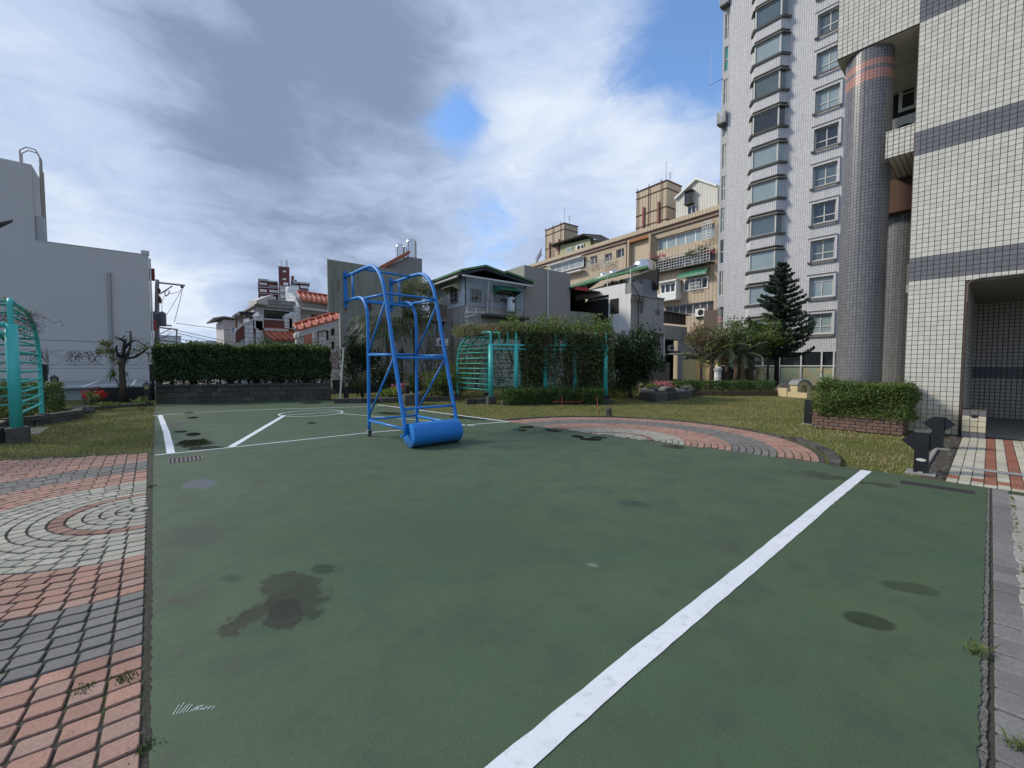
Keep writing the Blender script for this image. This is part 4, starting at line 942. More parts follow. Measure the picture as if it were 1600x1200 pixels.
for x in (-9.5, -7.6, -5.7, -4.0, -2.35, -.7):
    b = MB(); b.hexa([(x - .05, 27.3, .553), (x + .05, 27.3, .553), (x + .05, 35.8, .623), (x - .05, 35.8, .623)], [(x - .05, 27.3, .60), (x + .05, 27.3, .60), (x + .05, 35.8, .67), (x - .05, 35.8, .67)]); b.build('batten', M['white'], sh)
b = MB(); b.box(-16, 29.0, .57, .05, 29.08, .60); b.build('ridge_strip', M['white'], sh)
# barbed wire fence
fe = thing('barbed_wire_fence', 'rusty barbed wire coils on black posts in front of the blank grey building', 'fence', (-3, 25.3, 0))
for x in (-9.0, -6.1, -3.25, .05):
    b = MB(); b.box(x - .08, 25.2, -.05, x + .08, 25.32, 1.62); b.build('post', M['black'], fe)
    b = MB(); b.tube([(x + .1, 25.3, 1.2), (x + .1, 25.3, 2.25)], .025, 6); b.build('pipe_post', M['galv'], fe)
for z, r in ((1.48, .014), (1.62, .012), (2.0, .008)):
    b = MB(); b.tube([(-10, 25.25, z), (.1, 25.25, z - .03)], r, 5); b.build('wire', M['galv'], fe)
for j, (amp, ph, zc_) in enumerate(((.30, 0, 1.92), (.30, 1.3, 1.88))):
    b = MB(); pts = [(-10 + k * .0155 + amp * math.sin(k * .2 + ph), 25.25 + .08 * math.sin(k * .1 + ph), zc_ + amp * math.cos(k * .2 + ph)) for k in range(650)]; b.tube(pts, .0045, 3); b.build('wire_coil', M['rust'], fe)
vn = thing('dry_creeper', 'dry brown creeper hanging on the barbed wire left of the bare tree', 'creeper', (-2, 25.2, 2))
p = np.stack([rng.uniform(-4.0, .1, 1500), rng.normal(25.2, .12, 1500), 2.06 - rng.random(1500) ** 2 * .45 + .1 * np.sin(rng.uniform(-4, 0, 1500) * 3)], 1)
leaves('leaves', p[(np.sin(p[:, 0] * 5.1) + np.sin(p[:, 0] * 2.3)) > -.5], .07, LF['dark'], vn)
b = MB(); b.tube([(-5.0, 25.1, 2.62), (-3, 25.1, 2.60), (-1.2, 25, 2.57)], .010, 4); tag(b.build('cable', M['black']), 'thin dark cable crossing the blank grey wall left of the bare tree', 'cable')
# blank-wall pipe etc. come with the building
# pruned bare tree
tx, ty = G(192, 628); tr = thing('tree', 'heavily pruned bare tree with stubby limbs in front of the blank grey building', 'tree', (tx, ty, 0))
dT = math.hypot(tx, ty); rgt = Vector((math.cos(YAW), -math.sin(YAW), 0)); dpt = tx * math.sin(YAW) + ty * math.cos(YAW)
def tp_(px, py, dd=0.0):
    p = DP(px, py, dpt + dd); return Vector(p)
b = MB(); b.tube([tp_(192, 629), tp_(192, 600), tp_(190, 575), tp_(192, 560)], [.15, .115, .105, .13], 10); b.build('trunk', M['bark'], tr, True)
limb = [([(191, 563), (193, 552), (194, 540), (196, 530)], [.12, .10, .09, .08], 0), ([(194, 545), (200, 538), (207, 533), (211, 531)], [.09, .075, .06, .04], .1), ([(195, 536), (190, 530), (184, 528)], [.07, .06, .045], -.1), ([(190, 531), (182, 528), (179, 525)], [.05, .045, .035], 0),
        ([(190, 530), (196, 524)], [.04, .03], .1), ([(197, 560), (203, 545), (204, 530), (204, 518)], [.10, .07, .06, .055], .4), ([(204, 519), (194, 518)], [.025, .015], .4), ([(196, 560), (210, 558), (222, 551), (231, 543)], [.10, .08, .06, .035], -.3),
        ([(189, 559), (183, 551), (181, 543), (183, 540)], [.08, .06, .05, .04], -.2), ([(189, 560), (178, 553), (172, 548)], [.04, .03, .02], .3), ([(206, 532), (216, 533), (226, 540), (236, 546)], [.03, .025, .02, .01], .2), ([(205, 545), (218, 548), (232, 551)], [.03, .02, .012], .6)]
for q, rr_, dd in limb:
    b = MB(); b.tube([tp_(x, y, dd * i / 2) for i, (x, y) in enumerate(q)], [v * .68 for v in rr_], 8); b.build('limb', M['barkd'], tr, True)
b = MB(); rs = random.Random(44)
for i in range(50):
    x, y = rs.uniform(178, 235), rs.uniform(530, 556); p = tp_(x, y, rs.uniform(-.5, .5)); q = p + Vector((rs.uniform(-.4, .4), rs.uniform(-.3, .3), rs.uniform(-.1, .4))); b.tube([p, (p + q) / 2 + Vector((0, 0, .03)), q], .006, 3)
b.build('twigs', M['barkd'], tr, kind='stuff')
for (x, y, r_, n_) in ((163, 537, .32, 260), (166, 548, .36, 260), (156, 548, .22, 120), (178, 562, .25, 80), (222, 541, .35, 90), (214, 552, .4, 70), (186, 567, .2, 70)):
    leaves('leaf_clump', blob_pts(tp_(x, y, rs.uniform(-.3, .3)), (r_, r_, r_ * .7), n_, 6, .6, int(x)), .085, LF['olive'], tr)
b = MB(); b.tube([tp_(188, 608), tp_(184, 600), tp_(181, 592), tp_(177, 588)], [.03, .025, .02, .02], 6); yt = thing('yucca', 'small yucca leaning left of the bare tree trunk', 'plant', tuple(tp_(188, 628))); b.build('stem', M['bark'], yt)
def spiky(t, c, n, ln, wd, mat, seed, droop=.4, up=.3, nm='leaf'):
    rs = random.Random(seed); b = MB()
    for i in range(n):
        an = rs.uniform(0, 6.283); el = rs.uniform(-.2, 1.4); l_ = ln * rs.uniform(.7, 1.1); d = Vector((math.cos(an) * math.cos(el), math.sin(an) * math.cos(el), math.sin(el) + up * .2)); s = Vector((-math.sin(an), math.cos(an), 0)) * wd
        p = Vector(c); q = p + d * l_ * .5; e = p + d * l_ + Vector((0, 0, -droop * l_ * (1.2 - el * .6)))
        b.add([p - s * .4, p + s * .4, q + s, q - s, e], [(0, 1, 2, 3), (3, 2, 4)])
    o = b.build(nm, mat, t); me = o.data; at = me.attributes.new('rnd', 'FLOAT', 'FACE'); at.data.foreach_set('value', rng.random(len(me.polygons))); return o
spiky(yt, tp_(177, 588), 40, .45, .03, LF['hedgeb'], 3, nm='leaves'); 
for i, (lab, x, y, n_, m_, z0, r_) in enumerate((('red flowers left of the black garden wall, nearer the hedge', 134, 626, 210, 'red', .28, .22), ('red flowers in front of the black garden wall', 157, 626, 210, 'red', .28, .22), ('green plant with brownish stems between the two patches of red flowers', 145, 630, 300, 'olive', .3, .3),
        ('low green plants at the foot of the black garden wall, left of the trunk', 165, 635, 260, 'hedgeb', .12, .6), ('young leafy plants right of the bare tree trunk', 222, 634, 160, 'hedgeb', .2, .35), ('bushy shoots around the base of the bare tree trunk', 197, 620, 200, 'vine', .7, .4))):
    c_ = G(x, y + 6); t = thing('flower_plant' if m_ == 'red' else 'shrub', lab, 'flowers' if m_ == 'red' else 'plant', (*c_, 0)); leaves('leaves', blob_pts((c_[0], c_[1], z0 + .1), (r_, r_, z0), n_, 8, .5, i), .07, LF[m_], t)
    b = MB()
    for k in range(6): a_ = k * 1.05; b.tube([(c_[0], c_[1], -.02), (c_[0] + math.cos(a_) * r_ * .6, c_[1] + math.sin(a_) * r_ * .6, z0)], .008, 4)
    b.build('stems', M['bark'], t)
# clipped hedges by the left pergola
p, nn = box_pts(-5.6, 19.2, .05, -2.3, 21.4, .98, 650, .06, .3, 41); hedge('clipped dark hedge behind the left teal pergola beside the lantern', (p, nn), .07, 'hedge')
p, nn = box_pts(-7.5, 18.3, .05, -4.2, 19.1, .75, 500, .08, .3, 42); hedge('lighter low hedge seen through the rungs of the left pergola', (p, nn), .07, 'hedgeb')
# stone beds left
def stone_bed(label, path, h, wd, mat=M['darkst'], step=.45, rows=1, name='garden_kerb', cat='kerb'):
    t = thing(name, label, cat, (*path[0], 0)); rs = random.Random(len(label))
    for row in range(rows):
        for c_, d_, ln in along_path([Vector(p) for p in path], step):
            n_ = Vector((-d_.y, d_.x)); k = ln / 2 - .007; dv = rs.uniform(-.01, .01)
            if row % 2: c_ = c_ + d_ * ln * .4
            co = [c_ + d_ * u * k + n_ * v * (wd / 2 + dv) for u, v in ((-1, -1), (1, -1), (1, 1), (-1, 1))]
            z0 = h / rows * row - (.05 if row == 0 else 0)
            b = MB(); b.hexa([(q.x, q.y, z0) for q in co], [(q.x, q.y, h / rows * (row + 1) - .006) for q in co]); b.build('stone', mat, t, bevel=.012)
    return t
stone_bed('curved dark stone kerb behind the posts of the left teal pergola', [(-3.2, 15.9), (-2.4, 16.5), (-1.7, 17.8), (-1.75, 19.2)], .26, .2, rows=2)
stone_bed('square dark stone bed edge beside the foot of the left pergola post', [(-2.35, 13.15), (-2.9, 13.55), (-3.6, 14.1)], .32, .34, step=.6)
b = MB(); b.box(-3.4, 13.9, .33, -2.45, 14.3, .37); tag(b.build('plank', plain('old_plank', (0.30, 0.24, 0.15), .8, .2, 6)), 'short weathered plank lying on the dark stone edge by the left pergola', 'plank')
stone_bed('low dark stone row at the right end of the garden by the court corner', [(-2.2, 20.6), (-1.0, 21.6), (.05, 21.9)], .1, .2)
b = MB(); c_ = G(127, 645); b.lathe((c_[0], c_[1], -.05), [(.3, 0), (.34, .12), (.25, .24), (.08, .3)], 9); tag(b.build('rock', M['darkst']), 'dark rounded rock on the lawn at the end of the left hedge', 'rock')
b = MB(); b.box(-2.6, 14.5, -.03, -2.0, 16.0, -.004); tag(b.build('stepping_slab', M['pvs']), 'grey paved slab in the lawn beside the left pergola post', 'slab')

def lantern(label, x, y, h=.98, post='lantern_post', z0=0.0):
    t = thing('garden_lantern', label, 'garden lantern', (x, y, z0)); s = .085
    b = MB(); b.box(x - s, y - s, z0 - .05, x + s, y + s, z0 + h - .30); b.build('post', M['black'], t)
    b = MB(); b.box(x - .10, y - .10, z0 + h - .297, x + .10, y + .10, z0 + h - .265)
    for sx in (-1, 1):
        for sy in (-1, 1): b.box(x + sx * .095 - .012, y + sy * .095 - .012, z0 + h - .265, x + sx * .095 + .012, y + sy * .095 + .012, z0 + h - .08)
    b.build('cage', M['black'], t)
    b = MB(); b.box(x - .07, y - .07, z0 + h - .264, x + .07, y + .07, z0 + h - .085); b.build('glass', plain('lantern_glass', (0.30, 0.26, 0.13), .3, .2, 5), t)
    b = MB(); b.hexa([(x - .13, y - .13, z0 + h - .08), (x + .13, y - .13, z0 + h - .08), (x + .13, y + .13, z0 + h - .08), (x - .13, y + .13, z0 + h - .08)], [(x - .03, y - .03, z0 + h), (x + .03, y - .03, z0 + h), (x + .03, y + .03, z0 + h), (x - .03, y + .03, z0 + h)]); b.lathe((x, y, z0 + h), [(.015, 0), (.02, .03), (.004, .06)], 6); b.build('cap', M['black'], t)
    return t
lantern('black garden lantern showing above the clipped hedge behind the left pergola', *G(87, 630), h=1.15)
lantern('black garden lantern at the corner where the stone wall meets the bare tree bed', *G(230, 634), h=.92)
lantern('black garden lantern beside the leaning white pole at the right end of the stone wall', *G(541, 626), h=.9)
lantern('black garden lantern seen between the legs of the basketball stand', *G(636, 630), h=1.0)
lantern('black garden lantern by the lime green bush left of the right pergola', *G(697, 624), h=.95)
q0 = G(531, 628); q1 = DP(537, 543, q0[0] * math.sin(YAW) + q0[1] * math.cos(YAW))
b = MB(); b.tube([(*q0, -.05), q1], .035, 10); tag(b.build('pole', plain('pale_pole', (0.5, 0.5, 0.46), .6, .15)), 'pale pole leaning at the right end of the hedge on the stone wall', 'pole')
# street lamp reaching in from the left
lm = thing('street_lamp', 'dark street lamp head reaching into the picture at the upper left edge', 'street lamp', (-6.0, 15.0, 0))
A = Vector(DP(20, 343, 13)); B = Vector(DP(-30, 362, 12.6)); pl_ = Vector((-6.0, 15.0, 0)); 
b = MB(); b.tube([(*pl_[:2], 0), (*pl_[:2], 5.4)], [.09, .06], 10); b.build('pole', M['black'], lm, True)
b = MB(); b.tube([(*pl_[:2], 5.4), B, A + (B - A) * .7], .035, 8); b.build('arm', M['black'], lm, True)
d_ = (A - B).normalized(); s_ = Vector((-d_.y, d_.x, 0)).normalized() * .16; u_ = Vector((0, 0, .09)); b = MB(); C_ = A + (B - A) * .75
b.add([A - u_ * .3, A + s_ * .4 - u_ * .6, C_ + s_ - u_, C_ - s_ - u_, A - s_ * .4 - u_ * .6, C_ + s_ * .8 + u_, C_ - s_ * .8 + u_, A + u_ * .2], [(1, 2, 3, 4), (0, 1, 4), (2, 1, 7, 5), (1, 0, 7), (4, 3, 6, 7), (0, 4, 7), (5, 7, 6), (3, 2, 5, 6)]); b.build('lamp_head', M['black'], lm)

# ================================================================== FOREGROUND RIGHT: planter, bollards
pln = thing('brick_planter', 'brick planter box with a thick clipped bright green hedge at the corner of the tiled building', 'planter', (12.8, 2.1, 0))
M['oldbrick'] = paverm('old_brick', (0.20, 0.12, 0.09), (0.17, 0.16, 0.14)); rs = random.Random(12)
bw = MB(); bw.box(12.84, 1.29, -.05, 13.78, 2.95, .34); bw.build('core', M['dirt'], pln)
bm = bpy.data.meshes.new('brick'); PB, FB = unit_paver(rc=.03, inset=.02); bm.from_pydata(PB, [], FB); bm.materials.append(M['oldbrick'])
def brickwall(parent, pl, s0, s1, z0, rows, bl, bh, mesh, nm='brick', th=.09, o=0.0):
    for r_ in range(rows):
        s = s0 - (r_ % 2) * bl / 2
        while s < s1 - .02:
            a_, b_ = max(s, s0), min(s + bl, s1)
            if b_ - a_ > .04:
                p = pl.pt((a_ + b_) / 2, z0 + (r_ + .5) * bh, o + rs.uniform(-.008, .006)); ob = bpy.data.objects.new(nm, mesh); COL.objects.link(ob); ob.parent = parent
                zx = Vector((pl.n.x, pl.n.y, 0)); xx = Vector((pl.d.x, pl.d.y, 0)); yy = zx.cross(xx)
                m = Matrix((xx, yy, zx)).transposed().to_4x4(); og = origin(parent)
                ob.matrix_basis = Matrix.Translation(Vector(p) - og) @ m @ Matrix.Diagonal((b_ - a_ - .010, bh - .010, th / .055, 1))
            s += bl
PW = Plane((12.80, 1.26), (0, 1)); brickwall(pln, PW, 0, 1.72, 0, 5, .21, .078, bm)
PW2 = Plane((12.80, 1.25), (1, 0)); brickwall(pln, PW2, 0, .95, 0, 5, .21, .078, bm)
p, nn = box_pts(12.72, 1.18, .34, 13.75, 2.86, 1.15, 3900, .12, .35, 71); hedge('thick bright green clipped hedge filling the brick planter by the tiled building', (p, nn), .045, 'hedgeb', loc=(13.2, 2.1, .36))
pln['label'] = 'weathered brick planter box at the corner of the tiled building'
b = MB(); q = G(1263, 662)
t = thing('bollard', 'plain black square bollard left of the brick planter', 'bollard', (q[0], q[1], 0)); 
b = MB(); b.box(q[0] - .085, q[1] - .085, -.02, q[0] + .085, q[1] + .085, .66); t.location = (*q, 0); b.build('post', M['black'], t, bevel=.008)
b = MB(); b.box(q[0] - .13, q[1] - .13, -.04, q[0] + .13, q[1] + .13, .012); b.build('base_plate', M['conc'], t)
def wing_bollard(label, x, y):
    t = thing('bollard', label, 'bollard', (x, y, 0), group='black winged bollards at the start of the tiled pavement'); s = .078
    b = MB(); b.box(x - s, y - s, -.03, x + s, y + s, .60); b.build('post', M['black'], t, bevel=.006)
    b = MB(); b.box(x - s - .006, y - s - .006, .602, x + s + .006, y + s + .006, .622); b.build('cap', plain('grey_cap', (0.10, 0.10, 0.10), .6), t)
    for sg in (-1, 1):
        b = MB(); yy = y + sg * (s + .002); pr = [(x - .06, yy, .595), (x - .06, yy + sg * .135, .475), (x - .06, yy + sg * .13, .455), (x - .06, yy, .335)]
        if sg < 0: pr = pr[::-1]
        b.prism(pr, (.12, 0, 0)); b.build('wing', M['black'], t)
    b = MB(); b.box(x - .16, y - .16, -.04, x + .16, y + .16, .008); b.build('base', M['conc'], t)
    return t
w1 = wing_bollard('nearer black winged bollard with a pale paint scuff, at the corner of the court', 8.62, .63); wing_bollard('farther black winged bollard close to the tiled wall and its pipe box', 11.45, .62)
b = MB(); b.add([(8.538, .63 + .035 * math.cos(t_) * 1.6, .20 + .022 * math.sin(t_)) for t_ in np.linspace(0, 6.283, 13)[:-1]], [tuple(range(12))]); b.build('scuff_mark', plain('scuff', (0.55, 0.57, 0.5), .8), w1)
# ================================================================== TILED BUILDING (right)
nb_ = thing('apartment_building', 'pale tiled building with grey bands and a tall grey round column at the right edge', 'building', (15, 0, 0))
TC = (0.55, 0.54, 0.475); TG = (0.142, 0.142, 0.150); TM = (0.085, 0.06, 0.045)
M['tilec'] = None
def tilem(name, c, warm):
    a = MN(name); r = a.rnd(); n = a.noise(1.4, 5, .6); f = a.noise(40, 4); x, y, z = a.sxyz()
    col = a.mix(r, mulc(c, .9), mulc(c, 1.06)); col = a.mix(a.ramp(n, .5, .8, 0, .35), col, mulc(c, .75)); col = a.mix(a.ramp(f, .5, .8, 0, .12), col, mulc(c, .6))
    if warm: col = a.mix(a.ramp(a.math('ADD', z, a.math('MULTIPLY', n, .9)), 1.5, .5, 0, .6), col, (0.50, 0.40, 0.20))
    return a.fin(col, .33, a.bump(n, .1, .01), 0, .5)
M['tc'] = tilem('cream_tile', TC, True); M['tg'] = tilem('grey_tile', TG, False)
M['grout'] = plain('dark_grout', TM, .95, .3, 6)
def wall_tiles(parent, pl, cells, mats, keep, name='tile', rest='small_tiles', seed=3, pw=.1035, ph=.109, gp=.009, th=.02, o=.012):
    """cells: (s, z, key) tile centres"""
    rs = random.Random(seed); ms = {}
    for k, m in mats.items():
        me = bpy.data.meshes.new(name); me.from_pydata(*[(lambda q: q)(PB), [], FB]); me.materials.append(m); ms[k] = me
    zx = Vector((pl.n.x, pl.n.y, 0)); xx = Vector((pl.d.x, pl.d.y, 0)); yy = zx.cross(xx); m3 = Matrix((xx, yy, zx)).transposed(); og = origin(parent); m4 = m3.to_4x4()
    A_ = np.array(m3); loc = {k: [] for k in mats}
    cells = sorted(cells, key=lambda c: c[1] + abs(c[0]) * .3)
    for i, (s_, z_, k) in enumerate(cells):
        p = Vector(pl.pt(s_, z_, o + rs.uniform(-.0015, .0015)))
        if i < keep:
            ob = bpy.data.objects.new(name, ms[k]); COL.objects.link(ob); ob.parent = parent
            ob.matrix_basis = Matrix.Translation(p - og) @ m4 @ Matrix.Diagonal((pw - gp, ph - gp, th / .055, 1))
        else: loc[k].append(p - og)
    PBn = np.array(PB) * (pw - gp, ph - gp, th / .055)
    for k, ls in loc.items():
        if not ls: continue
        q = PBn @ A_.T; V = np.vstack([q + np.array(p) for p in ls]); Fc = [tuple(24 * i + j for j in f) for i in range(len(ls)) for f in FB]
        me = bpy.data.meshes.new(rest); me.from_pydata(V.tolist(), [], Fc); me.materials.append(mats[k]); ob = bpy.data.objects.new(rest, me); COL.objects.link(ob); ob.parent = parent; ob['kind'] = 'stuff'
YC = 1.372; XW = 13.85
PN = Plane((XW, 0), (0, 1))
cm = dict(c=M['tc'], g=M['tg']); gband = lambda r_: 33 <= r_ <= 37 or 60 <= r_ <= 64 or 88 <= r_ <= 92 or 115 <= r_ <= 119
cells = []
for c_ in range(40):
    s_ = YC - .1035 * (c_ + .5)
    for r_ in range(130):
        z_ = .109 * (r_ + .5)
        if s_ < .40 and z_ < 3.49: continue
        if s_ > -1.3 or (s_ > -2.8 and r_ % 1 == 0): cells.append((s_, z_, 'g' if gband(r_) else 'c'))
for c_ in range(15):
    for r_ in range(88, 130): cells.append((YC + .1035 * (c_ + .5), .109 * (r_ + .5), 'c'))
tilesC = dict(w_=.1035, h_=.109)
M['nbx'] = tiled('cream_tiles_side', TC, TM, .1035, .109, (1, 0), bands=((3.6, 4.14), (6.54, 7.085), (9.59, 10.14)), band_c=TG)
M['nby'] = tiled('cream_tiles_front', TC, TM, .1035, .109, (0, 1), bands=((3.6, 4.14), (6.54, 7.085), (9.59, 10.14)), band_c=TG)
b = MB(); b.box(XW, .402, -.08, 20, YC, 3.49); b.box(XW, -9, 3.49, 20, YC, 15); b.box(XW, YC + .001, 9.592, 18.2, YC + 1.553, 15); b.build('wall', M['grout'], nb_)
b = MB(); b.box(XW + .02, YC + .001, -.05, 19.9, YC + .012, 9.58); b.box(XW + .02, .388, .0, 19.9, .401, 3.47); b.build('side_wall', M['nbx'], nb_)
b = MB(); b.box(XW + .02, YC + .015, 9.578, 18.1, YC + 1.55, 9.591); b.box(XW + .02, YC + 1.554, 9.6, 18.1, YC + 1.566, 14.9); b.build('soffit', M['nbx'], nb_)
wall_tiles(nb_, PN, cells, cm, 300)
b = MB(); b.box(XW + .02, -6, 3.45, 19.2, .387, 3.488); b.build('porch_soffit', plain('grey_plaster', (0.20, 0.19, 0.17), .9, .2), nb_)
b = MB(); b.tube([(XW - .02, -6, 3.50), (XW - .02, .2, 3.50), (XW - .02, .36, 3.47), (XW - .02, .4, 3.38), (XW - .02, .4, 3.0)], .018, 8); b.build('porch_edge_trim', plain('brown_trim', (0.12, 0.10, 0.085), .7), nb_)
M['pwall'] = tiled('porch_tiles', (0.36, 0.33, 0.29), (0.06, 0.05, 0.045), .1035, .109, (0, 1), bands=((1.2, 1.52),), band_c=(0.07, 0.07, 0.09), gap=.009)
b = MB(); b.box(19.2, -8, -.05, 19.4, 1.3, 3.6); b.build('porch_wall', M['pwall'], nb_)
b = MB(); b.box(XW + .3, -8, -.04, 19.19, .385, -.005); b.build('porch_floor', plain('porch_paving', (0.26, 0.24, 0.20), .8, .2, 3), nb_)
# pipe box
t = thing('pipe_box', 'small cream tiled box with a round dark hole at the foot of the porch opening', 'utility box', (13.7, .15, 0))
PB2 = Plane((13.62, 0), (0, 1)); b = MB(); b.box(13.63, .02, -.05, 14.3, .385, .60); b.build('core', M['grout'], t)
wall_tiles(t, PB2, [(.385 - .12 * (i + .5), .12 * (j + .5), 'g' if j in (0, 4) else 'c') for i in range(3) for j in range(5)], cm, 15, pw=.12, ph=.12)
b = MB(); b.add([(13.604, .20 + .055 * math.cos(a_), .47 + .042 * math.sin(a_)) for a_ in np.linspace(0, 6.283, 17)[:-1]], [tuple(range(16))]); b.build('hole', M['dark'], t)
# columns
def colmat(name, cx_, cy_, r_, bands):
    a = MN(name); x, y, z = a.sxyz()
    s = a.math('MULTIPLY', a.math('ARCTAN2', a.math('SUBTRACT', y, cy_), a.math('SUBTRACT', x, cx_)), r_)
    br = a.N.new('ShaderNodeTexBrick'); a.L.new(a.comb(s, z), br.inputs['Vector']); br.inputs['Scale'].default_value = 1; br.inputs['Brick Width'].default_value = .0725; br.inputs['Row Height'].default_value = .082; br.inputs['Mortar Size'].default_value = .0045
    br.offset = 0; c = (0.150, 0.151, 0.155); br.inputs['Color1'].default_value = (*mulc(c, .85), 1); br.inputs['Color2'].default_value = (*mulc(c, 1.15), 1); br.inputs['Mortar'].default_value = (0.028, 0.028, 0.03, 1)
    col = br.outputs[0]
    for b0, b1 in bands: col = a.mix(a.math('MULTIPLY', a.math('GREATER_THAN', z, b0), a.math('LESS_THAN', z, b1)), col, a.mix(br.outputs['Fac'], (0.40, 0.20, 0.16), (0.1, 0.05, 0.04)))
    st = a.noise(1.0, 5, .6, a.comb(a.math('MULTIPLY', s, 3), a.math('MULTIPLY', z, .3))); col = a.mix(a.ramp(st, .5, .75, 0, .4), col, (0.16, 0.155, 0.145))
    col = a.mix(a.ramp(z, 3.0, .0, 0, .45), col, (0.19, 0.18, 0.165))
    return a.fin(col, a.ramp(br.outputs['Fac'], 0, 1, .34, .9), a.bump(a.math('SUBTRACT', 1, br.outputs['Fac']), .5, .005), 0, .6)
def column(label, x, y, r_, h, bands, nm):
    t = thing('column', label, 'column', (x, y, 0)); b = MB(); n = 56
    V = [(x + r_ * math.cos(6.28318 * k / n), y + r_ * math.sin(6.28318 * k / n), z) for z in (-.05, h) for k in range(n)]
    b.add(V, [(k, (k + 1) % n, n + (k + 1) % n, n + k) for k in range(n)]); b.build('shaft', colmat(nm, x, y, r_, bands), t, True)
    c = MB(); c.lathe((x, y, h), [(r_ - .02, -.01), (r_ - .02, .004)], n); c.build('top', M['grout'], t)
zz = [PX(1352, q, 13.9)[2] for q in (94, 106, 113, 126)]
zb_ = [round(q / .082) * .082 for q in zz]
column('tall front grey tiled round column with two pink bands near its top, under the overhang', 14.36, 2.34, .487, 9.577, ((zb_[1], zb_[0]), (zb_[3], zb_[2])), 'column_tiles_a')
column('shorter grey tiled round column standing behind the tall banded one', 16.3, 1.80, .47, 5.79, (), 'column_tiles_b')
# recess above the second column
b = MB(); b.box(15.6, YC + .02, 5.8, 18, 2.35, 6.68); b.build('brown_beam', plain('brown_soffit', (0.11, 0.065, 0.045), .8, .2), nb_)
b = MB(); b.box(16.9, YC + .02, 6.68, 18, 2.85, 9.57); b.build('recess_wall', M['dark'], nb_)  # back of the recess coloured near-black, standing in for its shade
PR = Plane((16.89, 0), (0, 1)); w_ = PR.window(nb_, (1.30, 2.05, 9.0, 10.9), n=2, t=.08, o=.02, bar=3)
b = MB(); b.box(13.9, YC + .02, 6.70, 16.9, 1.90, 7.34); b.build('balcony_wall', tiled('cream_tiles_plain', TC, TM, .1035, .109, (0, 1)), nb_)
b = MB(); b.box(15.3, YC + .03, 7.36, 15.7, 2.1, 8.2); q = b.build('air_conditioner', M['alu'], nb_); b = MB(); b.add([(15.29, 1.72 + .26 * math.cos(a_), 7.72 + .26 * math.sin(a_)) for a_ in np.linspace(0, 6.283, 17)[:-1]], [tuple(range(16))]); b.build('fan_grille', M['dark'], q)
b = MB(); b.box(14.3, YC + .015, 3.4, 14.7, YC + .09, 4.1); b.build('ledge_block', M['nby'], nb_)

# ================================================================== WHITE TILED TOWER
XT = 40.0; PT = Plane((XT, 0), (0, 1)); FH = 2.88
tw = thing('tower_block', 'tall white tiled apartment tower with stacked bay windows behind the Norfolk pine', 'building', (44, 12, 0))
M['tw'] = tiled('white_mosaic', (0.60, 0.59, 0.595), (0.24, 0.24, 0.245), .155, .125, (0, 1), gap=.013, stain=.38, rough=.5, s0=.03)
M['twd'] = plain('sooty_ledge', (0.13, 0.125, 0.115), .9, .4, 3)
M['tww'] = plain('grimy_white', (0.46, 0.46, 0.46), .8, .15, 2, .5, (0.15, 0.14, 0.13), streak=True)
fr_m = plain('tower_frame', (0.55, 0.54, 0.49), .5, .15)
z0 = PX(1285, 448, XT)[2]; wz = [z0 + FH * k for k in range(-1, 13)]
holes = [(8.22, 9.72, z - .76, z + .76) for z in wz]
b = MB(); PT.wall(b, 3.0, 16.35, 2.62, 46, holes, 0, .3); b.build('wall', M['tw'], tw)
b = MB(); b.box(XT + .34, 3.0, 2.62, 54, 16.33, 46); b.build('core', M['dark'], tw)
M['glassc'] = glassm('mid_glass', (0.09, 0.115, 0.12), 0.08)
gmats = [M['glassc'], M['glassb'], M['glass'], M['glassc'], M['glassb'], M['glassb'], M['glassb'], M['glassc'], M['glassb'], M['glassb'], M['glass'], M['glassc'], M['glassb'], M['glassc']]
M['curt'] = plain('curtain', (0.42, 0.42, 0.40), .9, .2, 8)
for i, h in enumerate(holes):
    w_ = PT.window(tw, h, 2, fr_m, gmats[(i * 3 + 1) % 14], .07, -.2, 0, .36 if i != 1 else .8)
    b = MB(); a0, a1, c0, c1 = h
    PT.box(b, a0 - .2, a0 - .02, c0 - .22, c1 + .2, 0.001, .12); PT.box(b, a1 + .02, a1 + .2, c0 - .22, c1 + .2, 0.001, .12); PT.box(b, a0 - .02, a1 + .02, c1 + .02, c1 + .2, .001, .12); b.build('surround', M['tw'], w_)
    b = MB(); PT.box(b, a0 - .2, a1 + .2, c0 - .22, c0 - .10, .121, .2); b.build('sill', M['twd'], w_); b = MB(); PT.box(b, a0 - .2, a1 + .2, c1 + .2, c1 + .27, .001, .15); b.build('head_trim', M['twd'], w_)
    if i % 3 == 0:
        b = MB(); PT.box(b, a0 + .8, a1 - .1, c0 + .5, c1 - .1, -.3, -.27); b.build('curtain', M['curt'], w_)
zb0 = PX(1200, 406, XT - .5)[2]
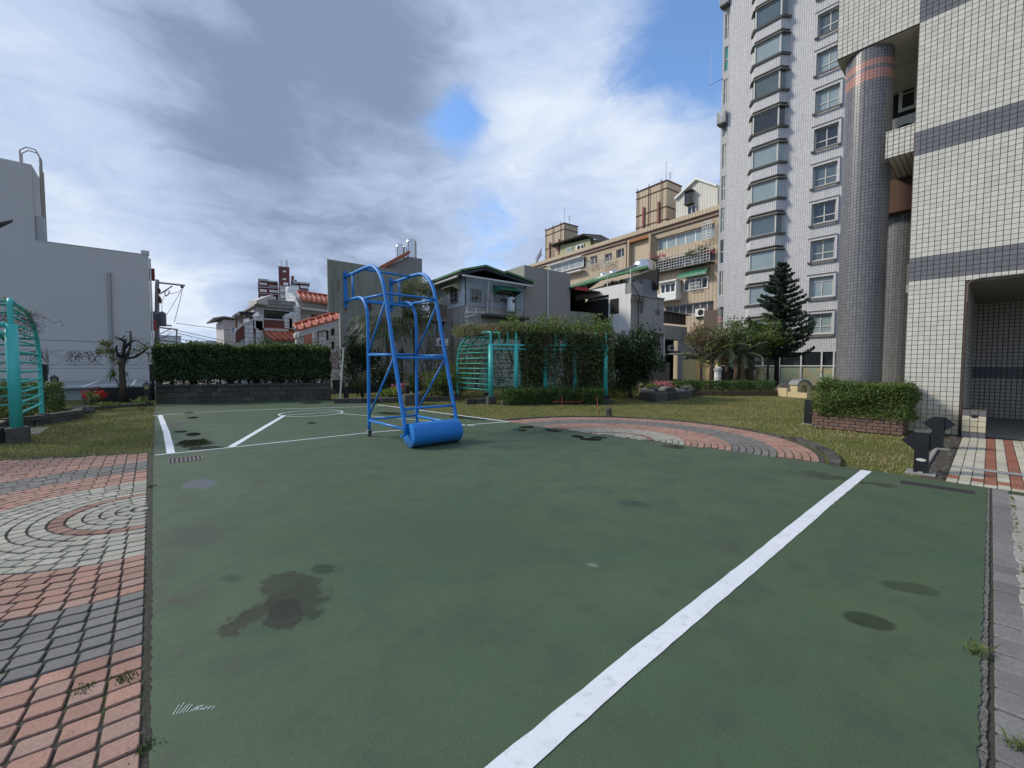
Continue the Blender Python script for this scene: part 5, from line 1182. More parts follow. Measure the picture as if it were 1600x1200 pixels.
for i in range(-3, 11):
    zc_ = zb0 + FH * i; yc = 13.05; hf, hb, dp = .98, 1.42, .62
    if zc_ - .8 < 2.7: continue
    bay = lambda e, d_: [(XT, yc - hb - e), (XT - dp - d_, yc - hf - e), (XT - dp - d_, yc + hf + e), (XT, yc + hb + e)]
    def trap(z_0, z_1, e=0, d_=0, e1=None, d1=None):
        q = MB(); A_ = bay(e, d_); B_ = bay(e if e1 is None else e1, d_ if d1 is None else d1)
        A_ = A_[::-1]; B_ = B_[::-1]
        q.hexa([(x, y, z_0) for x, y in A_], [(x, y, z_1) for x, y in B_]); return q
    apron = trap(zc_ - 1.78, zc_ - .92, -.03, -.03).build('bay_window', M['tw'], tw)
    trap(zc_ - .76, zc_ + .74, -.06, -.06).build('pane', gmats[(i + 6) % 14], apron)
    q = MB()
    for (x, y) in (bay(-.04, -.04)[1], bay(-.04, -.04)[2]): q.box(x - .05, y - .05, zc_ - .76, x + .05, y + .05, zc_ + .74)
    A_ = bay(-.05, -.05)
    q.box(XT - .6 , yc - hf, zc_ + .66, XT - .52, yc + hf, zc_ + .74); q.box(XT - .6, yc - hf, zc_ - .76, XT - .52, yc + hf, zc_ - .69)
    for s_ in (-1, 1): q.box(XT - .12, yc + s_ * (hb - .12) - .04, zc_ - .76, XT - .02, yc + s_ * (hb - .12) + .04, zc_ + .74)
    q.build('frame', fr_m, apron)
    trap(zc_ - .92, zc_ - .76, .10, .08, .14, .12).build('ledge', M['twd'], apron); trap(zc_ + .74, zc_ + .92, .14, .14, .04, .04).build('ledge', M['twd'], apron)
    trap(zc_ - 1.86, zc_ - 1.78, .0, .0, .02, .02).build('ledge', M['twd'], apron)
    if i % 2: 
        q = MB(); q.box(XT - .50, yc - .8, zc_ - .6, XT - .47, yc - .2 + .3 * (i % 3), zc_ + .6); q.build('curtain', M['curt'], apron)
# set-back strip on its left with mixed windows
XS = 40.35; PS = Plane((XS, 0), (0, 1))
e0 = PX(1122, 400, XS)[1]
sh_ = []; 
for k in range(13):
    z = 8.0 + FH * k; sh_.append((16.56, e0 - .15, z + .1, z + 2.3))
b = MB(); PS.wall(b, 16.34, e0, 7.0, 43, sh_, 0, .25); b.build('side_bay_wall', M['tww'], tw); b = MB(); b.box(XS + .3, 16.34, 7.0, 54, e0 - .02, 43); b.box(XT, 16.34, 7.0, XS + .3, 16.36, 43); b.build('side_bay', M['tww'], tw)
mix_ = [('glass', 2), ('glass', 1), ('glassg', 2), ('glass', 2), ('curt', 2), ('glassb', 1), ('glassb', 2), ('glassg', 1), ('glass', 2), ('glass', 2), ('glass', 2), ('glass', 2), ('glass', 2)]
for k, h in enumerate(sh_):
    PS.window(tw, h, mix_[k][1], fr_m, M[mix_[k][0]], .07, -.12, 0, .5)
for z, dd in ((23.6, .7), (37.3, .9), (34.0, .6)):
    q = MB(); PS.box(q, 16.5, e0 + .1, z - .2, z - .08, 0, dd); o_ = q.build('balcony', M['twd'], tw)
    q = MB(); PS.box(q, 16.5, e0 + .1, z + .9, z + .95, dd - .05, dd)
    for j in range(9): u = 16.5 + (e0 - 16.4) * j / 8; PS.box(q, u - .015, u + .015, z - .08, z + .9, dd - .04, dd - .01)
    PS.box(q, 16.5, 16.54, z - .08, z + .95, 0, dd - .05); PS.box(q, e0 + .06, e0 + .1, z - .08, z + .95, 0, dd - .05); q.build('railing', M['alu'], o_)
q = MB(); q.tube([PS.pt(e0 - .1, 27.8, 0), PS.pt(e0 + 1.0, 27.4, .5)], .025, 5); q.tube([PS.pt(e0 + .85, 27.2, .45), PS.pt(e0 + .85, 30.4, .45)], .018, 5); q.build('antenna', M['galv'], tw)
# ground floor
b = MB(); b.box(XT + .35, 3, -.05, XT + .6, 17.8, 2.62); b.build('back_wall', M['dark'], tw)
gy = [PX(q, 560, XT)[1] for q in (1303, 1284, 1252, 1218, 1192, 1160)]
for j in range(5):
    q = MB(); PT.box(q, gy[j] + .05, gy[j + 1] - .05, 1.56, 2.55, .02 - .1, -.05); q.build('shop_window', M['glass'], tw)
    q = MB(); PT.box(q, gy[j] - .05, gy[j] + .05, 0, 2.62, -.1, .06); q.build('mullion', M['alu'], tw)
q = MB(); PT.box(q, 5, 17.6, 1.47, 1.56, -.1, .07); q.build('rail', M['alu'], tw)
a = MN('faded_mural'); n = a.noise(.9, 6, .7, dist=1.5); n2 = a.noise(2.6, 5, .7, dist=1.0); m_ = a.mix(a.ramp(n, .35, .62), (0.22, 0.33, 0.26), (0.36, 0.33, 0.20)); m_ = a.mix(a.ramp(n2, .55, .68, 0, .6), m_, (0.30, 0.17, 0.08))
wv = a.noise(1.8, 2, .4, dist=2); m_ = a.mix(a.ramp(a.math('ABSOLUTE', a.math('SUBTRACT', wv, .5)), .012, .0, 0, .6), m_, (0.08, 0.07, 0.05)); M['mural'] = a.fin(m_, .8)
for j in range(5):
    q = MB(); PT.box(q, gy[j] + .055, gy[j + 1] - .055, -.05, 1.465, -.08, -.02); q.build('mural_panel', M['mural'], tw)
cY = PX(1129, 480, XS + .6)[1]
column('far grey round column with pink bands at the left foot of the white tower', XS + .6, cY, .42, 6.99, ((5.9, 6.1), (5.6, 5.8)), 'column_tiles_c')
b = MB(); b.box(XS + 1.6, 16.4, 0, XS + 1.8, 19.0, 7); b.build('recess_wall', plain('brown_wall', (0.14, 0.105, 0.085), .8), tw)
# garden in front of the tower: cream stepped wall, little arch, hedge, brick kerb
cr = plain('cream_plaster', (0.52, 0.42, 0.24), .85, .12, 2)
A, B, C = G(1212, 617), G(1232, 619.5), G(1263, 622)
def slabwall(b, p, q, h, th=.2):
    p, q = Vector(p), Vector(q); d = (q - p).normalized(); n_ = Vector((-d.y, d.x)) * th / 2; b.hexa([(*(p + n_), -.05), (*(p - n_), -.05), (*(q - n_), -.05), (*(q + n_), -.05)], [(*(p + n_), h), (*(p - n_), h), (*(q - n_), h), (*(q + n_), h)])
b = MB(); slabwall(b, A, B, .40); slabwall(b, Vector(B) + (Vector(C) - Vector(B)) * .02, C, .24); tag(b.build('low_wall', cr), 'low cream stepped garden wall at the far end of the lawn', 'wall')
t = thing('garden_arch', 'tiny cream arched garden house with a rounded grey roof behind the brick planter hedge', 'ornament', (*G(1256, 617), 0))
c_ = Vector(G(1256, 616)); d_ = Vector((math.cos(YAW), -math.sin(YAW))); f_ = Vector((math.sin(YAW), math.cos(YAW)))
def P3(u, z, v): q = c_ + d_ * u + f_ * v; return (q.x, q.y, z)
outr = [(-.36, 0)] + [(-.36 * math.cos(k), .36 + .36 * math.sin(k)) for k in np.linspace(0, math.pi, 13)] + [(.36, 0)]
inn = [(.17, 0)] + [(.17 * math.cos(k), .33 + .17 * math.sin(k)) for k in np.linspace(0, math.pi, 9)] + [(-.17, 0)]
b = MB(); b.prism([P3(u, z, 0) for u, z in outr + inn], (f_.x * .12, f_.y * .12, 0)); b.build('arch_front', cr, t)
b = MB(); b.prism([P3(u, z, .12) for u, z in outr], (f_.x * .5, f_.y * .5, 0)); b.build('body', cr, t)
sh3 = [(-.43 * math.cos(k), .40 + .40 * math.sin(k)) for k in np.linspace(.25, math.pi - .25, 13)]; sh4 = [(u * .88, z - .045) for u, z in sh3[::-1]]
b = MB(); b.prism([P3(u, z, -.06) for u, z in sh3 + sh4], (f_.x * .75, f_.y * .75, 0)); b.build('roof', M['galv'], t)
for i, (px_, s_) in enumerate(((1229, .55), (1240, .4))):
    c2 = G(px_, 613 + i); b = MB(); b.lathe((*c2, .1), [(s_ * .8, 0), (s_, .15), (s_ * .8, .35), (s_ * .3, .52 * s_ + .2)], 9); tag(b.build('rock', M['darkst']), ('larger dark rounded rock left of the tiny cream arch', 'smaller dark rock touching the tiny cream arch')[i], 'rock')
hp = [G(1052, 617), G(1130, 618), G(1212, 617.5)]
P_, Nn = [], []
for i, (c_, d_, ln) in enumerate(along_path([Vector(p) for p in hp], 1.5)):
    p, nn = box_pts(-ln * .52, 0, .22, ln * .52, 1.2, .72, 420, .04, .3, 150 + i, (c_.x, c_.y, math.atan2(d_.y, d_.x) + math.pi if False else math.atan2(d_.y, d_.x))); P_.append(p); Nn.append(nn)
hedge('long low green clipped hedge on a brick kerb at the far side of the lawn', (np.vstack(P_), np.vstack(Nn)), .08, 'hedge')
stone_bed('brown brick kerb under the long low hedge at the far side of the lawn', hp, .25, .2, plain('brown_brick', (0.12, 0.085, 0.06), .9, .3, 5), .5)
# raised rock bed
rb = thing('rock_bed', 'raised dark stone bed with rocks and pink flowers right of the round bush', 'planter', (*G(1030, 622), 0))
q = [G(1002, 624), G(1022, 628), G(1072, 622), G(1086, 616), G(1010, 614)]
for i, (c_, d_, ln) in enumerate(along_path([Vector(p) for p in q[:4]], .9)):
    n_ = Vector((-d_.y, d_.x)) * .12; co = [c_ - d_ * ln * .49 + n_, c_ - d_ * ln * .49 - n_, c_ + d_ * ln * .49 - n_, c_ + d_ * ln * .49 + n_]
    b = MB(); b.hexa([(*p, -.05) for p in co], [(*p, .34) for p in co]); b.build('stone', M['darkst'], rb, bevel=.02)
b = MB(); b.prism([(*p, .0) for p in q], (0, 0, .28)); b.build('soil', M['dirt'], rb)
rs = random.Random(61)
for i in range(16):
    c2 = G(rs.uniform(1005, 1075), rs.uniform(616, 621)); s_ = rs.uniform(.12, .38); b = MB(); b.lathe((*c2, .22), [(s_, 0), (s_ * 1.05, s_ * .3), (s_ * .7, s_ * .7), (s_ * .2, s_ * .85)], 7); b.build('rock', M['darkst'] if i % 3 else M['conc'], rb)
for i, (x_, n_, m_) in enumerate(((1015, 220, 'lime'), (1030, 160, 'pink'), (1045, 180, 'pink'), (1060, 160, 'olive'))):
    c2 = G(x_, 617); leaves('flower_clump', blob_pts((*c2, .55), (.6, .6, .25), n_, 8, .5, i + 7), .09, LF[m_], rb)

# ---- trees and palms
def tree(label, base, h_, r_, crown_z, mat, n, leaf, seed, name='tree', lean=(0, 0), trunk_r=.12, clumps=26, limbs=3, squash=.75, dry=None, cr=.34):
    x, y = base; t = thing(name, label, 'tree', (x, y, 0)); rs = random.Random(seed); tips = []
    b = MB(); p0 = Vector((x, y, -.05)); p1 = Vector((x + lean[0], y + lean[1], crown_z - r_ * .45)); mid = (p0 + p1) / 2 + Vector((rs.uniform(-.1, .1), rs.uniform(-.1, .1), 0))
    b.tube([p0, mid, p1], [trunk_r * 1.2, trunk_r, trunk_r * .8], 8); b.build('trunk', M['bark'], t, True)
    l_ = MB()
    for i in range(limbs):
        a_ = 6.283 * i / limbs + rs.random(); branchy(l_, p1, (math.cos(a_), math.sin(a_), .45), r_ * .48, trunk_r * .55, 2, .8, .2, tips, rs)
    l_.build('limbs', M['bark'], t)
    P_ = blob_pts((x + lean[0], y + lean[1], crown_z), (r_, r_, r_ * squash), int(n * .7), clumps, cr, seed)
    T = np.array([tips[rs.randrange(len(tips))] for _ in range(int(n * .15))]) + np.random.default_rng(seed).normal(size=(int(n * .15), 3)) * .22
    leaves('crown', np.vstack([P_, T]), leaf, LF[mat], t)
    if dry: leaves('dry_foliage', blob_pts((x + lean[0] * 1.2, y + lean[1], crown_z), (r_ * .95, r_ * .95, r_ * squash), int(n * dry), 12, .3, seed + 5), leaf, LF['dry'], t)
    return t
DG = lambda px_, py_, d: DP(px_, py_, d)
tree('round dark evergreen bush tree at the right end of the right teal pergola', G(985, 622), 3.6, 1.65, 1.85, 'dark', 19000, .12, 201, trunk_r=.08, clumps=60, squash=1.08, cr=.3)
tree('bronze brown leaved tree in front of the yellow wall', G(1112, 606), 4, 2.3, 3.0, 'olive', 2600, .15, 202, dry=1.5, trunk_r=.2, limbs=4, cr=.26, clumps=34)
tree('leafy green tree left of the Norfolk pine with a thick short trunk', G(1172, 606), 4, 2.5, 3.3, 'hedgeb', 6500, .16, 203, trunk_r=.32, limbs=4, clumps=36)
tree('leafy tree behind the white garden pillar', G(1150, 603), 4, 2.0, 3.1, 'olive', 3000, .16, 204, trunk_r=.24, limbs=3, clumps=28)
tree('slim green tree overlapping the left side of the Norfolk pine', G(1200, 605), 4, 1.3, 3.2, 'hedgeb', 2200, .16, 205, trunk_r=.08, limbs=3)
# cycad-like palms among them
def palm(label, base, h_, nf, ln, seed, mat='palm', tr_=.14, droop=1.0, name='palm_tree', wid=.05, nl=26, ll=.5):
    x, y = base; t = thing(name, label, 'palm tree', (x, y, 0)); rs = random.Random(seed)
    b = MB(); b.tube([(x, y, -.05), (x + .05, y, h_ * .5), (x, y, h_)], [tr_ * 1.2, tr_, tr_ * 1.1], 9); b.build('trunk', M['bark'], t, True)
    V, Fc = [], []
    fm = MB()
    for i in range(nf):
        a_ = 2.4 * i + rs.uniform(-.2, .2); el = 1.25 - 1.9 * (i / nf) ** .8; pts = []; p = Vector((x, y, h_)); d = Vector((math.cos(a_) * math.cos(el), math.sin(a_) * math.cos(el), math.sin(el))); k = 9
        for j in range(k): pts.append(p.copy()); p = p + d * ln / k; d = (d + Vector((0, 0, -.11 * droop))).normalized()
        pts.append(p); fm.tube(pts, .012, 3)
        for j in range(nl):
            u = .2 + .8 * j / nl; q = u * k; i0 = min(int(q), k - 1); c = pts[i0].lerp(pts[i0 + 1], q - i0); dd = (pts[i0 + 1] - pts[i0]).normalized(); s = dd.cross(Vector((0, 0, 1))).normalized()
            for sg in (-1, 1):
                e = c + (s * sg + dd * .9 + Vector((0, 0, -.25 * droop - rs.random() * .3))).normalized() * ll * (1.1 - .6 * u) * rs.uniform(.8, 1.1); w2 = dd * wid * .5
                fm.add([c - w2, c + w2, e], [(0, 1, 2)])
    o = fm.build('fronds', LF[mat], t); me = o.data; at = me.attributes.new('rnd', 'FLOAT', 'FACE'); at.data.foreach_set('value', rng.random(len(me.polygons))); return t
palm('drooping grey green palm between the bronze tree and the leafy tree', G(1135, 607), 2.7, 22, 1.9, 301, 'palmd', wid=.05)
palm('drooping palm at the left of the thick trunked leafy tree', G(1160, 608), 2.3, 16, 1.6, 302, 'palmd', wid=.05)
def fanpalm(label, base, h_, rad, nf, seed, skirt=.0, mat='palm'):
    x, y = base; t = thing('palm_tree', label, 'palm tree', (x, y, 0)); rs = random.Random(seed)
    b = MB(); b.tube([(x, y, -.05), (x + .04, y + .03, h_ * .5), (x, y, h_)], [.13, .10, .12], 9); b.build('trunk', M['bark'], t, True); fm = MB(); sm = MB()
    for i in range(nf):
        a_ = 2.4 * i; el = 1.3 - 2.3 * (i / nf); d = Vector((math.cos(a_) * math.cos(el), math.sin(a_) * math.cos(el), math.sin(el))); c = Vector((x, y, h_)); st_ = rad * .5; hub = c + d * st_ + Vector((0, 0, -.08)); sm.tube([c, hub], .013, 3)
        s = d.cross(Vector((0, 0, 1))).normalized(); up = s.cross(d)
        for j in range(22):
            th = -1.9 + 3.8 * j / 21; dr = (d * math.cos(th) + s * math.sin(th)).normalized(); l_ = rad * .62 * (1 - .15 * abs(th)) * rs.uniform(.85, 1.1)
            m_ = hub + dr * l_ * .6 + up * .03; e = hub + dr * l_ + Vector((0, 0, -.32 * rad * .6 * rs.uniform(.5, 1.3))); w2 = dr.cross(up).normalized() * .035
            fm.add([hub, m_ - w2, m_ + w2, e], [(0, 1, 2), (1, 3, 2)])
    o = fm.build('fronds', LF[mat], t); me = o.data; at = me.attributes.new('rnd', 'FLOAT', 'FACE'); at.data.foreach_set('value', rng.random(len(me.polygons))); sm.build('stalks', M['bark'], t); return t
def atd(px_, d): q = DP(px_, 600, d); return (q[0], q[1])
fanpalm('fan palm with drooping fronds seen through the left half of the basketball stand', atd(606, 21.5), 4.3, 2.15, 34, 401)
fanpalm('fan palm behind the right leg of the basketball stand against the tall grey gable', atd(648, 23.5), 5.0, 2.0, 32, 402)
# Norfolk pine
bx_, by_ = G(1213, 605); hN = 11.4; dN = bx_ * math.sin(YAW) + by_ * math.cos(YAW); topN = DP(1216, 412, dN); hN = topN[2]
t = thing('norfolk_pine', 'tall dark Norfolk pine with tiered branches in front of the white tower', 'tree', (bx_, by_, 0)); rs = random.Random(77)
b = MB(); b.tube([(bx_, by_, -.05), (bx_ - .05, by_, 2), (bx_ + .1, by_ - .1, hN * .6), (topN[0], topN[1], hN)], [.17, .15, .10, .02], 8); b.build('trunk', M['barkd'], t, True)
nd = []; lm_ = MB(); z = 2.35; ti = 0
while z < hN - .15:
    f = (z - 2.35) / (hN - 2.35); ln = (2.5 * (1 - f) ** .85 + .2) * (1.0 if z > 3.1 else .8); nbr = 6 if f < .8 else 5; cx0 = bx_ + .1 * min(1, f * 1.5); cy0 = by_ - .1 * min(1, f * 1.5)
    for i in range(nbr):
        if rs.random() < .10: continue
        a_ = ti * .9 + 6.283 * i / nbr + rs.uniform(-.25, .25); l_ = ln * rs.uniform(.72, 1.1); pts = []; k = 7
        for j in range(k + 1):
            u = j / k; pts.append(Vector((cx0 + math.cos(a_) * l_ * u, cy0 + math.sin(a_) * l_ * u, z + l_ * (.10 * u - .34 * u * (1 - u) * (1.5 - f) + .10 * u * u))))
        lm_.tube(pts, [.03 * (1 - u / 9) for u in range(k + 1)], 4)
        m_ = int(210 * l_ / 1.5) + 50
        for q in range(m_):
            u = rs.random() ** .8; i0 = min(int(u * k), k - 1); c = pts[i0].lerp(pts[i0 + 1], u * k - i0); side = rs.uniform(-1, 1) * (.07 + .30 * l_ / 2.2 * (1 - u * .6)); sv = Vector((-math.sin(a_), math.cos(a_), 0))
            nd.append(c + sv * side + Vector((math.cos(a_), math.sin(a_), 0)) * abs(side) * .5 + Vector((0, 0, rs.uniform(-.10, .11) + abs(side) * .12)))
    z += .34 + .08 * rs.random() - .12 * f; ti += 1
lm_.build('branches', M['barkd'], t); leaves('foliage', np.array(nd), .17, LF['pine'], t, None, .4)
# white garden pillars, yellow walls
for lab, px_, yb, yt, wd, m_ in (('white garden pillar with a round cap in front of the leafy trees', 1121, 607, 574, .22, 'white'), ('cream pillar right of the thick trunked tree', 1186, 605, 573, .26, None)):
    c2 = G(px_, yb); b = MB(); hh = H - (yt - 570) / 650 * (c2[0] * math.sin(YAW) + c2[1] * math.cos(YAW)); b.lathe((*c2, -.05), [(wd * .9, 0), (wd * .9, .15), (wd, .2), (wd, hh - .2), (wd * 1.25, hh - .15), (wd * 1.25, hh), (wd * .5, hh + .1)], 14); tag(b.build('garden_pillar', M[m_] if m_ else cr, None, False), lab, 'pillar')
yw = plain('yellow_plaster', (0.80, 0.60, 0.28), .85, .1, 1, .2, (0.3, 0.24, 0.12))
PYw = Plane(G(1068, 599), (.55, .83))
t = thing('yellow_wall', 'warm yellow plastered garden wall behind the bronze tree', 'wall', (*G(1088, 599), 0))
for (x0_, x1_, yt) in ((1067, 1088, 562), (1089, 1111, 563)):
    r4 = PYw.rect((x0_, yt), (x1_, 600)); b = MB(); PYw.box(b, r4[0], r4[1], -.05, r4[3], -.3 - (x0_ > 1080) * .5, 0 - (x0_ > 1080) * .5); b.build('panel', yw, t)
# ================================================================== BLANK GREY BUILDING (left)
M['gw'] = plain('grey_render', (0.50, 0.49, 0.465), .9, .06, .5, .25, (0.40, 0.39, 0.37), .3, 12, streak=True)
M['gwl'] = plain('pale_render', (0.50, 0.50, 0.49), .85, .1, .6, .3, (0.3, 0.3, 0.28), streak=True)
bl = thing('grey_building', 'big blank grey rendered building with a caged roof ladder on the left', 'building', (-5, 38, 0))
b = MB(); b.box(-22, 36, -.08, .14, 48, 8.68); b.build('wall', M['gw'], bl)
b = MB(); b.box(-22, 36.002, 8.681, -4.72, 39.6, 12.92); b.build('stair_tower', M['gw'], bl)
b = MB(); b.box(-4.716, 36.1, 8.69, -4.70, 39.6, 12.8); b.build('side_wall', M['gwl'], bl)
b = MB(); b.box(-.22, 35.97, 8.685, .18, 36.3, 8.95); b.build('parapet_cap', M['gwl'], bl)
b = MB(); b.box(-4.69, 35.98, 8.682, -.23, 36.06, 8.72); b.build('coping', M['gwl'], bl)
b = MB(); b.tube([(-1.80, 35.93, .6), (-1.74, 35.93, 7.15)], .075, 10); b.tube([(-1.74, 35.93, 7.15), (-1.74, 35.93, 7.3)], .09, 8); b.build('drain_pipe', M['galv'], bl)
ld = MB(); 
for y in (36.5, 37.0): ld.tube([(-4.45, y, 8.7), (-4.45, y, 13.6), (-4.6, y, 13.95), (-4.95, y, 14.0), (-5.2, y, 13.75), (-5.2, y, 12.95)], .035, 6)
for k in range(16): ld.tube([(-4.45, 36.5, 8.9 + .3 * k), (-4.45, 37.0, 8.9 + .3 * k)], .018, 5)
for q in ((-4.6, 37.6), (-4.6, 38.6)): ld.tube([(*q, 8.7), (*q, 13.4)], .04, 6)
ld.build('roof_ladder', plain('rusty_galvanised', (0.33, 0.28, 0.26), .6, .3, 4), bl)
b = MB(); b.box(-4.69, 36.15, 8.7, -4.35, 36.45, 10.1); b.build('cable_box', M['galv'], bl)
for z, c_ in ((7.3, (0.25, 0.03, 0.03)), (3.9, (0.5, 0.08, 0.09))):
    b = MB()
    for k in range(5): b.box(.145, 36.3, z + k * .13, .42, 37.6, z + k * .13 + .10)
    b.build('red_shutter', plain('red_%d' % int(z), c_, .6), bl)
b = MB(); b.tube([(.2, 36.1, 0), (.2, 36.1, 8.5)], .05, 6); b.build('drain_pipe', M['alu'], bl)

# power pole and wires
P0 = DP(245, 600, 34); pole = thing('utility_pole', 'grey concrete utility pole with crossarms and transformers between the blank building and the hedge', 'utility pole', (P0[0], P0[1], 0)); d34 = P0[0] * math.sin(YAW) + P0[1] * math.cos(YAW)
Q = lambda px_, py_, dd=0: Vector(DP(px_, py_, d34 + dd))
b = MB(); b.tube([(P0[0], P0[1], -.05), Q(245.5, 437)], [.21, .13], 12); b.build('pole', plain('weathered_concrete', (0.24, 0.225, 0.21), .9, .3, 5), pole, True)
b = MB(); b.tube([Q(243, 441), Q(288.5, 446)], .075, 6); b.tube([Q(250, 459), Q(269, 447)], .05, 5); b.build('crossarm', M['galv'], pole)
b = MB(); b.tube([Q(238, 507.5), Q(268, 509)], .06, 5); b.tube([Q(250, 512), Q(277, 515)], .06, 5); b.tube([Q(276, 515), Q(275.5, 538)], .06, 5); b.tube([Q(250, 532), Q(277, 535)], .06, 5); b.tube([Q(250, 522), Q(266, 514)], .035, 5); b.build('bracket', M['galv'], pole)
for x_, dd in ((241, -.2), (254, -.1)):
    c_ = Q(x_, 503, dd); b = MB(); b.lathe((c_.x, c_.y, c_.z - .35), [(.22, 0), (.25, .1), (.25, 1.0), (.2, 1.1), (.05, 1.2)], 12); b.build('transformer', plain('transformer_grey', (0.13, 0.15, 0.17), .6), pole)
for p_, q_ in (((284.5, 446), (284.5, 451)), ((248, 450), (249, 458)), ((249, 463), (251, 474))):
    b = MB(); b.tube([Q(*p_), Q((p_[0] + q_[0]) / 2, (p_[1] + q_[1]) / 2), Q(*q_)], [.05, .13, .05], 6); b.build('insulator', M['rust'], pole)
b = MB(); b.tube([Q(259, 463), Q(263, 460), Q(265, 455), Q(260, 453), Q(257, 458), Q(260, 463)], .035, 5); b.build('fuse_ring', M['black'], pole)
wires = MB()
def wire(mb, p, q, sag, r=.018, n=10):
    p, q = Vector(p), Vector(q); mb.tube([p.lerp(q, k / n) - Vector((0, 0, sag * 4 * (k / n) * (1 - k / n))) for k in range(n + 1)], r, 4)
for p_, q_, s in (((284, 452), (260, 492), .05), ((285, 452), (272, 504), .1), ((284, 452), (262, 458), .15), ((260, 463), (253, 475), -.3), ((253, 476), (253, 500), 0), ((275, 515), (240, 530), .2), ((268, 512), (250, 528), .3), ((238, 507), (234, 515), 0)): wire(wires, Q(*p_), Q(*q_), s)
wires.build('jumper_wire', M['black'], pole)
pw = MB()
for p_, q_, dd in (((275, 505), (470, 521), 25), ((277, 516), (480, 552), 18), ((276, 520), (480, 560), 18), ((276, 528), (470, 566), 18), ((277, 534), (480, 570), 16)): wire(pw, Q(*p_), Q(*q_, dd), .25, .022)
o = pw.build('overhead_wires', M['black']); tag(o, 'sagging overhead wires running right from the utility pole behind the hedge', 'wires')

# hills
def hill(label, pts, d, mat):
    mb = MB(); top_ = [Vector(DP(px_, py_, d)) for px_, py_ in pts]; n = len(top_)
    back = [Vector(DP(px_, 571, d * 1.35)) for px_, py_ in pts]; fr = [Vector((p.x * .8, p.y * .8, -.2)) for p in top_]
    V = [*fr, *top_, *back]; mb.add(V, [(i, i + 1, n + i + 1, n + i) for i in range(n - 1)] + [(n + i, n + i + 1, 2 * n + i + 1, 2 * n + i) for i in range(n - 1)])
    o = mb.build('hills', mat, None, True); o['kind'] = 'structure'
hill('', [(150, 560), (200, 548), (240, 541), (280, 536), (300, 534), (330, 532), (350, 534), (380, 530), (420, 536), (480, 540), (560, 545), (700, 550), (900, 555), (1200, 560)], 1400, plain('far_hill', (0.075, 0.10, 0.115), 1, .25, .01))
b = MB(); q = Vector(DP(265, 538, 420)); b.box(q.x - 9, q.y - 5, -1, q.x + 9, q.y + 5, q.z + 8); t = thing('far_building', 'tiny pale far building just above the hedge by the utility pole', 'building', (q.x, q.y, 0)); b.build('wall', M['gwl'], t)
b = MB(); b.box(q.x - 9.5, q.y - 5.5, q.z + 8, q.x + 9.5, q.y + 5.5, q.z + 8.6); b.build('roof', M['conc'], t)

VX = (1.0, 0.0)
# ---- small beige building
PB_ = Plane(DP(357, 600, 62)[:2], VX); t = thing('beige_building', 'small beige building with a slanting roof and one blue window above the hedge', 'building', PB_.pt(0, 0, 0)); bb = plain('beige_render', (0.42, 0.37, 0.34), .85, .06)
r4 = PB_.rect((349, 499), (384, 560)); wn_ = PB_.rect((361, 510), (368.5, 521))
b = MB(); PB_.wall(b, r4[0], r4[1], -.1, r4[3], [wn_], 0, .3); PB_.box(b, r4[0] + .01, r4[1], -.1, r4[3] - .01, -9, -.32); b.build('wall', bb, t)
r5 = PB_.rect((341, 499), (349, 560)); b = MB(); p0_ = PB_.pt(r4[0], 0, 0); l2 = Vector(DP(341, 600, 66)); b.prism([(p0_[0], p0_[1], -.1), (l2.x, l2.y, -.1), (l2.x, l2.y, r4[3] - .3), (p0_[0], p0_[1], r4[3])], (.05, .3, 0)); b.build('side_wall', plain('pale_side', (0.52, 0.49, 0.46), .85), t)
b = MB(); PB_.poly(b, [(r4[0] - 1.3, r4[3] - .1), (r4[0], r4[3] + .25), (r4[1], r4[3]), (r4[1], r4[3] + .2), (r4[0], r4[3] + .45), (r4[0] - 1.3, r4[3] + .1)], .5, -9); b.build('roof', plain('roof_grey', (0.2, 0.19, 0.19), .7), t)
PB_.window(t, wn_, 1, M['white'], glassm('blue_glass', (0.1, 0.2, 0.33), .1), .12, -.2, 0, .5)

# ---- red tower far behind
PRt = Plane(DP(445, 600, 170)[:2], (math.cos(R(12.4)), -math.sin(R(12.4)))); t = thing('red_tower_block', 'distant red brick tower block with white window bands and a roof stair tower', 'building', PRt.pt(0, 0, 0))
M['rb'] = plain('red_brick_far', (0.17, 0.06, 0.055), .9, .12, .1); M['rbg'] = plain('grey_band_far', (0.40, 0.37, 0.37), .85, .1, .1)
def blk(pl, t, a, c, o0, o1, mat, nm='wall', zmin=None, holes=None):
    r = pl.rect(a, c); b = MB(); z_ = r[2] if zmin is None else zmin; pl.box(b, r[0], r[1], z_, r[3], o0, o1); b.build(nm, mat, t); return r
blk(PRt, t, (403, 441), (437, 560), -25, 0, M['rb'], zmin=0); blk(PRt, t, (435, 417), (455.5, 560), -22, 1.5, M['rb'], zmin=0); blk(PRt, t, (455, 445), (484, 560), -24, 0, M['rb'], zmin=0); blk(PRt, t, (455.5, 428), (460, 446), -20, -4, M['rb'])
for a_, c_ in (((403.2, 435.5), (419, 440)), ((419, 438.5), (434, 442)), ((457, 437), (464, 444)), ((463, 440.5), (484, 444.8))): blk(PRt, t, a_, c_, -6, .6, M['rbg'], 'parapet')
blk(PRt, t, (437, 448), (451, 500), 1.6, 3.0, M['rbg'], 'bay')
